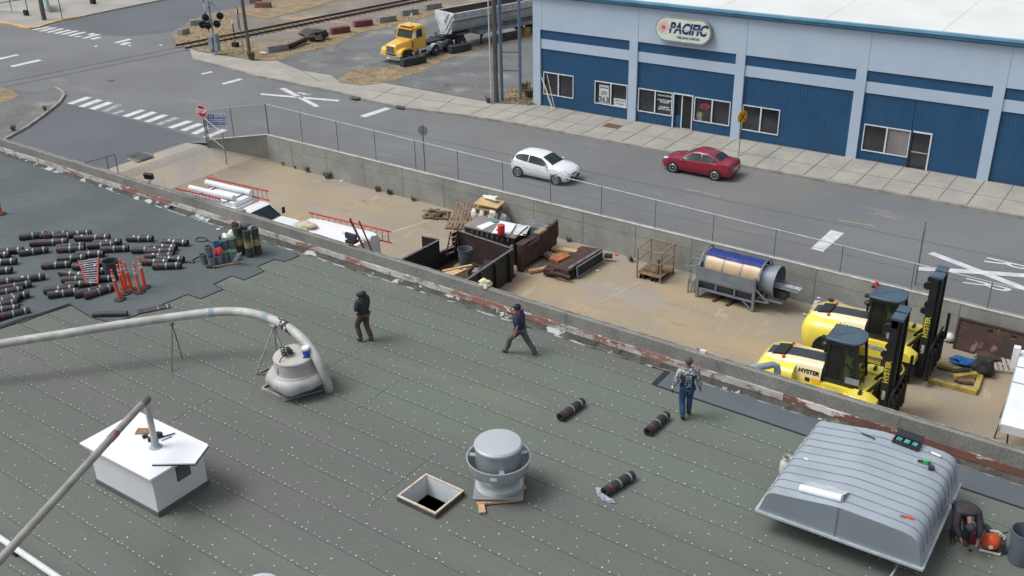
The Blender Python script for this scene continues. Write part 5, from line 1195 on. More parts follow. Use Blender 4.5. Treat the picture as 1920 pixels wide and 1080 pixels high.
for s in (-1,1): g = MB(); g.sphere((.2,s*.6,.38), .07, PLAST, 8, 6, (.5,1.2,.9)); g.build('fog_lamp', car1)
g = MB(); g.tube([(3.2,0,1.43),(3.34,0,1.55)], .008, PLAST, 5); g.build('antenna', car1)
TS = [(0,.34,.42,.50,.54,.3),(.06,.26,.64,.62,.66,.5),(.25,.2,.78,.72,.77,.6),(.55,.18,.84,.80,.86,.64),(.95,.18,.865,.87,.93,.66),(1.35,.18,.87,.90,.99,.68),(1.75,.18,.87,.92,1.22,.6),(2.15,.18,.87,.94,1.40,.56),(2.5,.18,.87,.95,1.455,.56),(3.0,.18,.87,.97,1.43,.55),(3.35,.18,.87,.98,1.33,.54),(3.75,.2,.86,.98,1.11,.56),(3.95,.22,.85,.98,1.04,.6),(4.3,.25,.82,.97,1.0,.6),(4.42,.28,.78,.86,.9,.55),(4.48,.36,.7,.7,.74,.5)]
TS = remap(TS, [(0,.26),(.95,1.08),(1.35,1.42),(2.15,2.15),(3.6,3.6),(4.48,4.44)])
car2, rc2 = make_car('sedan_car', 'dark red four-door sedan driving left close to the far kerb', (12.62,-6.36,0), 0, TS, (1.08,3.6), redp, 4.44,
   [[(1.6,.04,.3),(1.9,.04,.82),(2.15,.04,.97),(2.45,.04,.98),(2.66,.04,.98)],[(2.71,.04,.98),(3.0,.04,.98),(3.32,.08,.95)],[(3.36,.1,.92),(3.66,.25,.6)]], (1.42,2.12), (3.36,3.78), rim_style=1)
lights(car2, rc2, (.28,.56,.42,.78), (4.44,4.26,.66,.88,.45,.8), 4.48, .68)
g = MB(); g.box((4.455,0,.62), (.02,.36,.12), PLATE); g.build('plate', car2)
g = MB(); g.box((.25,0,.46), (.03,1.0,.2), PLAST); g.build('grille', car2); car2.scale = (1,1,.96); car1.scale = (1,1,.97)

# =============== yellow tractor unit with side-dump trailer ===============
TY = paint('truck_yellow', (226,178,60), (216,168,54)); CHR = M('chrome', (196,200,206), (160,166,172), scale=4, rough=.25, metal=.6, fine=.03); FRM = M('truck_frame_black', (38,38,42), (52,50,52), scale=4)
tk = thing('tractor_truck', 'yellow day-cab tractor truck parked facing the street', 'truck', (-16.42,3.7,.13), R(-95.5)); S = .95; tk.scale = (S,S,S)
g = MB()
rows = []
for x, w, z0, z1, k in ((-.25,.50,.75,1.45,.42),(-.35,.62,.72,1.55,.5),(-1.2,.72,.75,1.68,.62),(-2.0,.86,.8,1.8,.74)):
    rows.append([Vector((x,y,z)) for y, z in ((-w,z0),(-w*1.0,z1-.18),(-k,z1-.04),(0,z1),(k,z1-.04),(w,z1-.18),(w,z0))])
g.loft(rows, TY, closed=False, cap=False); g.poly(rows[0], TY); g.build('hood', tk, sharp=40)
for s in (-1, 1):
    g = MB(); P_ = [(-.25,.62),(-.3,1.02),(-.55,1.2),(-1.0,1.26),(-1.45,1.2),(-1.85,1.0),(-2.0,.72),(-1.85,.74),(-1.68,.98),(-1.4,1.1),(-1.0,1.14),(-.65,1.08),(-.5,.9),(-.45,.62)]
    g.prism([(x, s*.62, z) for x, z in P_], (0, s*.58, 0), TY); g.poly([(-.3,s*.62,1.05),(-.28,s*1.19,.95),(-.27,s*1.15,.62),(-.25,s*.62,.62)], TY); g.build('fender', tk)
    g = MB(); g.sphere((-.3,s*.92,.88), .13, LAMPW, 10, 6, (.5,1,.8)); g.build('headlight', tk)
g = MB(); g.b2((-.26,-.42,.82), (-.2,.42,1.4), CHR); 
for i in range(6): g.b2((-.2,-.4,.86+.09*i), (-.185,.4,.90+.09*i), PLAST)
g.build('grille', tk)
g = MB(); g.prism([(-.1,-1.22,.38),(.06,-.7,.38),(.06,.7,.38),(-.1,1.22,.38),(-.25,1.22,.38),(-.12,.6,.38),(-.12,-.6,.38),(-.25,-1.22,.38)], (0,0,.32), CHR); g.build('bumper', tk)
g = MB(); g.box((.07,0,.5), (.02,.32,.14), PLATE); g.build('plate', tk)
# cab
g = MB(); rows = []
for x, z1, w in ((-1.95,1.75,1.0),(-1.98,2.0,1.0),(-2.25,2.62,.93),(-2.5,2.78,.9),(-3.3,2.8,.9),(-3.42,2.7,.93),(-3.45,1.8,1.0)):
    rows.append([Vector((x,y,z)) for y, z in ((-w,.75),(-1.02,1.7),(-w,z1-.1),(-w*.85,z1),(w*.85,z1),(w,z1-.1),(1.02,1.7),(w,.75))])
g.loft(rows, TY, closed=False, cap=False); g.poly(rows[-1], TY); g.build('cab', tk, sharp=30)
g = MB(); g.poly([(-1.92,-.9,1.84),(-1.92,.9,1.84),(-2.15,.84,2.48),(-2.15,-.84,2.48)], CARGL); g.build('windscreen', tk)
g = MB(); g.b2((-2.5,-.75,2.79), (-1.95,.75,2.80), TY); g.hexa([(-2.35,-.9,2.64),(-2.35,.9,2.64),(-1.98,.86,2.5),(-1.98,-.86,2.5),(-2.35,-.9,2.72),(-2.35,.9,2.72),(-1.98,.86,2.56),(-1.98,-.86,2.56)], TY); g.build('sun_visor', tk)
for s in (-1, 1):
    g = MB(); g.poly([(-2.3,s*1.03,1.85),(-3.05,s*1.03,1.85),(-3.05,s*.965,2.5),(-2.5,s*.965,2.5)], CARGL); g.build('side_window', tk)
    g = MB(); g.b2((-2.1,s*1.12,1.85),(-2.0,s*1.3,2.35), CHR); g.build('mirror', tk)
g = MB(); g.tube([(-3.55,-.75,.9),(-3.55,-.75,3.1),(-3.6,-.75,3.3),(-3.75,-.75,3.42)], .07, CHR, 10); g.build('exhaust_stack', tk)
g = MB(); g.cyl((-2.5,.85,.62),(-3.9,.85,.62),.3,CHR,n=20); g.build('fuel_tank', tk)
g = MB(); g.b2((-2.4,.6,.4),(-3.5,1.16,.5),CHR); g.b2((-2.7,1.1,.5),(-3.3,1.18,.75),FRM); g.build('step', tk)
g = MB(); 
for s in (-1, 1): g.b2((-.3,s*.35,.7), (-8.8,s*.47,1.0), FRM)
g.b2((-3.5,-.5,1.0), (-8.6,.5,1.06), FRM); g.b2((-6.2,-.6,1.06), (-7.9,.6,1.2), FRM); g.b2((-3.5,-.95,.9),(-3.6,.95,1.5),FRM); g.build('chassis', tk)
def truck_wheel(par, x, s, y=1.02, r=.5, w=.3, chrome=True):
    g = MB(); g.tube([(x,s*(y-w),r),(x,s*(y-w+.04),r),(x,s*(y+.14),r),(x,s*(y+.18),r)], [r*.94,r,r,r*.92], TYRE, 26); wo = g.build('wheel', par)
    g = MB(); T_ = Matrix.Rotation(R(-90*s),4,'X'); g.lathe([(0,.05),(.1,.05),(.12,0),(.26,-.05),(.29,.0),(.3,0),(.3,-.02)], ALLOY, (x,s*(y+.181),r), 20, T_); g.build('rim', wo)
for x, r in ((-1.15,.52),(-4.4,.46),(-6.2,.52),(-7.75,.52)):
    for s in (-1, 1): truck_wheel(tk, x, s, r=r)
for s in (-1, 1):
    g = MB(); P_ = [(-4.4+.56*math.cos(a), .46+.56*math.sin(a)) for a in [math.pi*(.15+.7*i/8) for i in range(9)]]; P_ += [(-4.4+.51*math.cos(a), .46+.51*math.sin(a)) for a in [math.pi*(.85-.7*i/8) for i in range(9)]]
    g.prism([(x, s*.85, z) for x, z in P_], (0, s*.38, 0), M('white_fender', (210,212,212))); g.build('mudguard', tk)
    g = MB(); g.b2((-5.6,s*.5,.55),(-5.1,s*1.15,.95), M('teal_grey_box', (92,112,118))); g.build('tool_box', tk)
TRM = M('trailer_aluminium', (196,202,204), (172,178,178), scale=1.2, rough=.4, metal=.35, stain=[((120,118,112), 1.8, .6, .76, .5, (.4,1,1))]); TRW = M('trailer_front_white', (222,225,228), (190,194,198), scale=1.5, rough=.5); TRI = M('trailer_inside_rust', (82,66,62), (66,56,54), scale=1)
tr = thing('dump_trailer', 'silver side-dump trailer with a white folded front panel behind the yellow truck', 'trailer', (-14.55,9.9,.13), math.atan2(.968,.25)); 
# local x runs to the rear, local y to the far side (left when looking rearward)
g = MB(); X0, X1 = .0, 12.5; sec = [(0,2.95),(.0,2.55),(.12,2.35),(.2,1.95),(.55,1.45),(1.9,1.45),(2.25,1.95),(2.35,2.35),(2.5,2.55),(2.5,2.95)]; inn = [(2.42,2.95),(2.1,2.0),(1.8,1.65),(.7,1.65),(.4,2.0),(.08,2.95)]
ri = [[Vector((x,y,z)) for y, z in sec] for x in (X0, X1)]; g.loft(ri, TRM, closed=False, cap=False, smooth=False)
g.loft([[Vector((x,y,z)) for y, z in inn] for x in (X0+.1, X1)], TRI, closed=False, cap=False, smooth=False)
g.b2((X0,-.03,2.93),(X1,.09,3.0),TRW); g.b2((X0,2.41,2.93),(X1,2.53,3.0),TRW); g.build('tub', tr)
g = MB(); g.prism([(-.02,0,3.0),(-.02,2.5,3.0),(-.02,2.5,2.55),(-.02,2.2,1.9),(-.02,1.9,1.25),(-.02,.55,1.25),(-.02,.3,1.9),(-.02,0,2.5)], (.12,0,0), TRW)
for a, b in (((.1,2.9),(1.25,1.5)),((2.4,2.9),(1.25,1.5)),((.1,2.5),(1.0,1.3)),((2.4,2.5),(1.5,1.3)),((.7,2.95),(1.25,2.2)),((1.8,2.95),(1.25,2.2))): g.bar((-.08,a[0],a[1]),(-.08,b[0],b[1]),.12,.1,TRW,up=(1,0,0))
g.build('front_panel', tr)
g = MB(); 
for i in range(7): g.b2((1.2+1.7*i,-.05,2.55),(1.3+1.7*i,.0,2.94),TRM)
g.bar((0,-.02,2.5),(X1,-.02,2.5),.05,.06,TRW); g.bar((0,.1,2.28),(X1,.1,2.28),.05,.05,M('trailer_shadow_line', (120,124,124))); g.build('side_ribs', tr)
g = MB(); g.b2((-.6,.85,.95),(12.3,1.65,1.3), M('trailer_frame_grey', (150,156,166), (120,124,130), scale=3)); g.b2((2.6,.15,.9),(12.3,2.35,1.15), M('trailer_frame_grey', (150,156,166))); g.b2((-.6,.5,1.2),(2.0,2.0,1.28), FRM); g.build('frame', tr)
g = MB(); g.b2((3.0,.3,.1),(3.12,.42,.95), FRM); g.b2((2.9,.2,.08),(3.22,.52,.12), FRM); g.bar((3.05,.36,.5),(3.8,.7,.95),.06,.06,FRM); g.build('landing_leg', tr)
for x in (9.0,10.3,11.6): 
    g = MB(); g.tube([(x,.02,.5),(x,.3,.5)], .5, TYRE, 22); g.build('wheel', tr)
    g = MB(); g.tube([(x,2.2,.5),(x,2.48,.5)], .5, TYRE, 22); g.build('wheel', tr)
# barrier blocks around the lot
BGR = M('block_grey', (140,144,146), (118,122,124), scale=2, fine=.15); BRD = M('block_red', (124,72,78), (104,60,66), scale=2, fine=.15); BBK = M('block_black', (58,60,62), (44,46,48), scale=2, fine=.15); BBR = M('block_brown', (136,92,78), (110,80,70), scale=2); BYL = M('block_tan', (170,140,90), (140,116,80), scale=2)
def block(px, py, L, m, label, az, h=.55, w=.6, z=.14):
    p = at(px, py, z); g = MB(); g.box((0,0,h*.5), (L,w,h*.98), m, top=.96); g.box((0,0,h), (L*.5,w*.22,.06), m)
    o = g.build('barrier_block', bevel=.03); o.location = p; o.rotation_euler = (0,0,R(az)); tag(o, label, 'concrete block', 'concrete blocks around the lot')
az0 = math.degrees(math.atan2(1.68, .72))
for px, py, L, m, lab in ((521,96,1.8,BGR,'pale grey block nearest the sidewalk at the left end of the row'),(638,62,1.8,BRD,'dark red block left of the other red one'),(681,49,1.8,BRD,'dark red block right of the other red one'),(726,41,1.75,BGR,'grey block just right of the two red ones'),(768,28,1.75,BGR,'grey block above left of the yellow cab exhaust'),(812,17,1.75,BGR,'grey block furthest right before the trailer'),(494,14,1.6,BBR,'brown block beside the upper street near the sidewalk corner'),(480,6,1.2,BBR,'small brown block far behind the railway')):
    block(px, py, L, m, lab, az0 if px > 500 else 30)
for px, py, L, m, lab in ((775,121,2.2,BBK,'black block in front of the yellow truck front wheel'),(862,97,2.1,BBK,'black block beside the truck rear wheels'),(952,75,2.6,BBK,'long black block seen behind the steel posts'),(988,64,.9,BYL,'tan block against the corner of the blue building')):
    block(px, py, L, m, lab, math.degrees(math.atan2(2.3,.6)), h=.6)
block(376,46,1.9,BGR,'grey slab block behind the crossing signal', 60, .5); block(345,64,1.0,BGR,'white-topped block at the tip of the island', 100, .5)
g = MB(); random.seed(6)
for i in range(3): a = at(541,90-i*2,.3+.1*i); b = at(574,76-i*2,.35+.12*i); g.tube([a, b], .14, BBK, 8)
tag(g.build('log_pile'), 'dark old timbers piled on the dry verge', 'timber')
blob('rubble_heap', 'dark rubble heap right of the old timbers', 'rubble', at(590,74,.14), (1.3,.9,.9), M('dark_rubble', (72,70,68), (52,50,50), scale=3, fine=.3), 7, .5)
blob('white_scrap', 'small pale scrap on the dry verge by the pavement', 'litter', at(494,100,.15), (.4,.25,.1), WBAG, 8)

# =============== street furniture ===============
SILP = M('silver_painted_steel', (146,158,172), (120,132,146), scale=2, rough=.45, metal=.3, fine=.1)
cs = thing('crossing_signal', 'silver railway crossing signal with black round lamps and crossbuck', 'railway signal', at(405,102,.14)); HLD = M('lamp_hood_black', (24,24,26), fine=0)
g = MB(); g.lathe([(.3,0),(.3,.06),(.1,.12),(.07,.2),(.065,5.2)], SILP, n=12); g.build('mast', cs)
g = MB(); g.b2((-.28,-.2,.5),(-.02,.2,1.5), SILP); g.b2((.1,-.16,.35),(.5,.16,1.75), SILP); g.build('control_box', cs, bevel=.02)
def lampdisc(c, az, nm='signal_lamp'):
    g = MB(); T_ = Matrix.Rotation(az,4,'Z') @ Matrix.Rotation(R(90),4,'Y'); g.lathe([(0,0),(.3,0),(.3,.03),(.13,.04),(.11,.22),(.1,.22),(.1,.05),(0,.05)], HLD, c, 20, T_)
    o = g.build(nm, cs); g = MB(); g.lathe([(0,.052),(.09,.052)], M('dark_red_lens', (70,26,28), rough=.2, fine=0), c, 14, T_); g.build('lens', o)
for (dx, dy, z, a) in ((-.2,-.35,3.05,-55),(.75,.35,3.15,-55),(.1,-.5,2.45,-55),(.65,0,2.55,-50),(-.75,-.3,2.4,150)): lampdisc(Vector((dx,dy,z)), R(a))
g = MB(); g.bar((-.8,-.45,2.75),(.8,.45,2.75),.06,.06,SILP); g.bar((-.5,-.45,2.45),(.8,.3,2.45),.05,.05,SILP); g.build('cross_arm', cs)
for a in (40, -40):
    g = MB(); d = Vector((math.cos(R(a))*.55*1.35, math.cos(R(a))*.35*1.35, math.sin(R(a))*1.25)); c = Vector((.3,.0,4.25)); g.bar(c-d*.9, c+d*.9, .03, .24, M('crossbuck_back', (176,184,192), (150,158,166), scale=3), up=(.6,-.9,0)); g.build('crossbuck_blade', cs)
GA = thing('crossing_gate', 'raised red and white crossing gate arm beside the signal', 'gate arm', at(410,98,.14)+Vector((-.5,-.2,0)))
for i in range(9):
    z0, z1 = 1.0+.6*i, 1.6+.6*i; g = MB(); g.bar((-.0-.06*z0,0,z0),(-.06*z1,0,z1-.002),.1,.03,M('gate_red', (150,40,44)) if i % 2 else M('gate_white', (206,208,210))); g.build('arm_segment', GA)
g = MB(); g.b2((-.2,-.15,.0),(.12,.15,1.1), SILP); g.build('gate_motor', GA)
WP = M('weathered_pole_wood', (112,104,96), (88,82,76), scale=3, stretch=(3,3,.3), fine=.2)
def pole(name, label, cat, p, h, r, m, lean=(0,0), r2=None):
    g = MB(); g.tube([(0,0,-.1),(lean[0],lean[1],h)], [r, r2 or r*.8], m, 14); o = g.build(name); o.location = p; return tag(o, label, cat)
pole('utility_pole', 'wooden pole standing beside the green-backed sign', 'pole', at(469,108,.14), 9, .15, WP, (-.5,.3))
gs = thing('street_sign', 'sign post with olive panel and round white-faced mirror', 'sign', at(458,107,.14)); OLV = M('olive_panel', (104,112,56), (88,98,50), scale=5)
g = MB(); g.tube([(0,0,0),(-.1,.05,3.9)], .03, GALV, 7); g.build('post', gs)
g = MB(); g.box((-.2,.0,2.75), (.75,.04,1.0), OLV, rz=R(-35)); g.build('panel', gs)
g = MB(); T_ = Matrix.Rotation(R(-125),4,'Z') @ Matrix.Rotation(R(90),4,'Y'); g.lathe([(0,-.02),(.34,-.02),(.34,.03),(.26,.03)], PLAST, (-.3,.1,3.65), 20, T_); g.lathe([(0,.031),(.26,.031)], PLATE, (-.3,.1,3.65), 20, T_); g.build('round_mirror', gs)
ss = thing('switch_stand', 'black track switch stand with small white target', 'switch stand', at(442,88,.14)); g = MB(); g.tube([(0,0,0),(0,0,2.0)], .04, PLAST, 8); g.box((0,0,.2), (.5,.4,.4), PLAST); g.build('stand', ss); g = MB(); g.box((-.05,0,2.1), (.2,.03,.3), PLATE); g.build('target', ss)
pole('utility_pole', 'brown wooden pole on the far corner pavement, upper left', 'pole', at(83,37,.14), 7, .22, WP, (-.5,.4))
pole('signpost', 'thin dark post at the yellow kerb, upper left', 'post', at(117,35,.14), 4, .04, PLAST, (-.2,.1))
pole('utility_pole', 'tall brown wooden pole at the corner of the blue building', 'pole', at(931,191,.14), 12, .17, WP, (-.1,.05), .15)
pole('conduit_pole', 'white conduit running up beside the tall wooden pole', 'conduit', at(922,192,.14), 12, .055, M('white_conduit', (190,196,204)), (-.15,.05), .055)
SB = M('steel_blue_post', (104,122,144), (92,108,130), scale=2, rough=.5, fine=.06)
pole('steel_post', 'left one of two steel blue posts with rungs', 'post', at(941,187,.14), 12, .13, SB, (-.05,.0), .13)
pole('steel_post', 'right one of two steel blue posts next to the blue building', 'post', at(976,188,.14), 12, .11, SB, (-.05,.0), .11)
a0, b0 = at(941,187,.14), at(976,188,.14)
for z, lab in ((2.05,'lower'),(3.3,'upper')): g = MB(); g.bar(a0+Vector((0,0,z)), b0+Vector((0,0,z)), .05, .07, SB); tag(g.build('crossbar'), lab+' steel rung between the two steel blue posts', 'bar', 'rungs between the steel posts')
g = MB(); g.bar(b0+Vector((0,0,.7)), Vector((-.35,.35,1.0)), .06, .06, RBAR); tag(g.build('brace'), 'dark rusty brace from the right steel post to the building', 'brace')
rs = thing('railroad_sign', 'round yellow railroad warning sign on a thin post by the kerb', 'sign', at(1385,291,.14)); YS = M('sign_yellow', (216,164,44), (206,154,40), scale=5, fine=.04)
g = MB(); g.tube([(0,0,0),(0,0,2.65)], .025, GALV, 7); g.build('post', rs)
T_ = Matrix.Rotation(R(-20),4,'Z') @ Matrix.Rotation(R(90),4,'Y')
g = MB(); g.lathe([(0,.012),(.38,.012),(.38,-.004),(0,-.004)], YS, (.03,0,2.3), 24, T_); g.build('disc', rs)
g = MB(); Tq = Matrix.Translation((.046,0,2.3)) @ Matrix.Rotation(R(-20),4,'Z')
for s in (1, -1): g.bar(Tq @ Vector((.002,-.2*s,-.22)), Tq @ Vector((.002,.2*s,.22)), .01, .07, PLAST, up=(1,-.36,0))
g.build('cross_marking', rs)
st = thing('stop_sign', 'red octagonal STOP sign on a thin post by the driveway', 'sign', at(390,280,-.40)); st.rotation_euler = (0,0,0)
g = MB(); g.tube([(0,0,-.1),(0,0,2.85)], .03, M('brown_post', (96,92,88)), 7); g.build('post', st)
fz = R(35)   # faces the camera side of the side street
Tm = Matrix.Translation((0,0,2.45)) @ Matrix.Rotation(R(10),4,'Z')
def octa(r, y): return [Tm @ Vector((r*math.sin(R(22.5+45*i)), y, r*math.cos(R(22.5+45*i)))) for i in range(8)]
g = MB(); g.prism(octa(.42,-.045), Tm.to_3x3() @ Vector((0,.012,0)), M('sign_white', (224,224,224), fine=0)); g.build('border', st)
g = MB(); g.prism(octa(.385,-.052), Tm.to_3x3() @ Vector((0,.005,0)), M('stop_red', (176,36,50), fine=0)); g.build('face', st)
o = text('lettering', 'STOP', .36, M('sign_white', (224,224,224)), Tm @ Vector((0,-.056,0)), (R(90),0,R(10)), st, bold=.012, sx=.82)
ne = thing('no_entry_sign', 'blue and white NO ENTRY sign wired to the fence corner', 'sign', (-12.62,-16.86,1.38), R(30))
g = MB(); g.b2((-.6,-.05,-.46),(.6,-.035,.46), M('sign_white2', (214,222,234), fine=.02)); g.build('board', ne)
BLS = M('sign_blue', (40,84,168), fine=0)
g = MB(); g.b2((-.58,-.054,.14),(.58,-.0505,.42), BLS); g.b2((-.58,-.054,-.24),(.58,-.0505,-.06), BLS); g.build('blue_bands', ne)
text('lettering', 'NO ENTRY', .27, M('sign_white', (224,224,224)), (0,-.058,.28), (R(90),0,0), ne, bold=.008, sx=.85)
text('lettering', 'CONSTRUCTION SITE', .11, BLS, (0,-.055,.04), (R(90),0,0), ne, bold=.004)
text('lettering', 'KEEP OUT THANK YOU', .11, M('sign_white', (224,224,224)), (0,-.058,-.15), (R(90),0,0), ne, bold=.004)
text('lettering', 'AUTHORISED PERSONS ONLY', .08, BLS, (0,-.055,-.35), (R(90),0,0), ne, bold=.002)
for (px, py, h, lab, az) in ((797,322,2.75,'grey back of a round sign behind the fence, left of the white car',20),(1717,526,2.7,'edge-on grey street sign beside the painted railroad crossing mark',100)):
    t = thing('street_sign', lab, 'sign', at(px, py, .2)); g = MB(); g.tube([(0,0,-.2),(0,0,h)], .035, GALV, 7); g.build('post', t)
    g = MB(); T_ = Matrix.Rotation(R(az-90),4,'Z') @ Matrix.Rotation(R(90),4,'Y'); g.lathe([(0,.01),(.29,.01),(.29,-.01),(0,-.01)], M('sign_back_grey', (122,132,138), (116,125,131), scale=3), (0,0,h-.36), 20, T_); g.build('disc', t)
# railing left of the ramp
rl = thing('pipe_railing', 'grey pipe railing sticking up behind the parapet at left', 'railing', at(222,325,0))
o = rl.location.copy(); tp_ = Vector((0,0,1.15)); far_ = at(150,308,1.15)-o
g = MB(); g.tube([Vector((0,0,-.3)), tp_], .03, GALV, 8); g.build('post', rl)
mid_ = tp_.lerp(far_+Vector((0,0,0)), .25); g = MB(); g.tube([mid_-Vector((0,0,1.5)), mid_], .03, GALV, 8); g.build('post', rl)
g = MB(); g.tube([tp_, far_], .035, GALV, 8); g.build('top_rail', rl)
g = MB(); g.tube([tp_-Vector((0,0,.65)), far_-Vector((0,0,.65))], .02, GALV, 8); g.build('mid_rail', rl)
g = MB(); q = [at(x, y, .012) for x, y in ((239,298),(272,286),(287,289),(258,303))]
for i in range(4): g.bar(q[i], q[(i+1) % 4], .1, .01, KERB)
g.poly([v+Vector((0,0,-.002)) for v in q], M('drain_dark', (96,104,118))); struct(g, 'drain_frame')
# far upper-left corner: notice box, fence rails
nb = thing('notice_board', 'pale blue notice board on the far corner pavement', 'notice board', at(85,18,.14), R(-20)); g = MB(); g.b2((-2.2,-.1,.15),(1.9,.1,2.2), M('pale_blue_board', (176,198,216), (160,184,204), scale=2)); g.build('board', nb, bevel=.03)
g = MB(); g.b2((-2.0,.11,.4),(-1.9,.2,.9),WPAINT); g.b2((1.0,-.13,.3),(1.9,-.1,1.9), M('pale_green_panel', (150,172,160))); g.build('side_panel', nb)
text('lettering', 'NOTICE', .42, M('notice_ink', (60,80,110), fine=0), (.3,-.12,1.4), (R(90),0,0), nb, bold=.01)
fr = thing('pipe_fence', 'grey pipe fence with rails at the far upper left corner', 'fence'); a, b = at(-40,12,1.2), at(52,-3,1.2)
g = MB(); g.tube([a, b], .05, GALV, 6); g.build('top_rail', fr); g = MB(); g.tube([at(-40,24,.14)+Vector((0,0,.2)), at(56,27,.14)+Vector((0,0,.2))], .05, GALV, 6); g.build('bottom_rail', fr)
for px in (22, 52): g = MB(); p = at(px, 20, .14); g.tube([p, p+Vector((0,0,1.4))], .05, GALV, 6); g.build('post', fr)
g = MB(); q = at(42,26,.14); g.box(q+Vector((0,0,.15)), (1.4,.12,.3), M('white_red_board', (206,204,204)), rz=R(-12)); g.box(q+Vector((1.0,-.2,.25)), (.5,.3,.5), PLAST); tag(g.build('barrier_board'), 'white barrier board with dark foot on the far corner', 'barrier')
g = MB(); g.box(at(174,2,.4), (.5,.4,.5), PLAST); tag(g.build('black_box'), 'small black box at the top edge beyond the yellow kerb', 'box')
# =============== yard ===============
YZ = -1.5
RST = M('rusty_brown_steel', (84,60,53), (64,49,46), scale=2.5, fine=.2, fscale=16, rough=.85, stain=[((118,80,60), 3, .6, .74, .4, None), ((58,48,46), 2, .6, .72, .6, None)])
BLKS = M('black_steel_sheet', (42,44,47), (34,36,38), scale=.8, fine=.1, rough=.6, stain=[((62,64,66), 1.4, .6, .76, .4, (1,1,.3))])
TANM = M('tan_painted_steel', (160,140,116), (132,114,94), scale=4, fine=.15)
PW = M('pallet_wood', (142,120,96), (112,96,80), scale=3, fine=.2, stretch=(1,3,1))
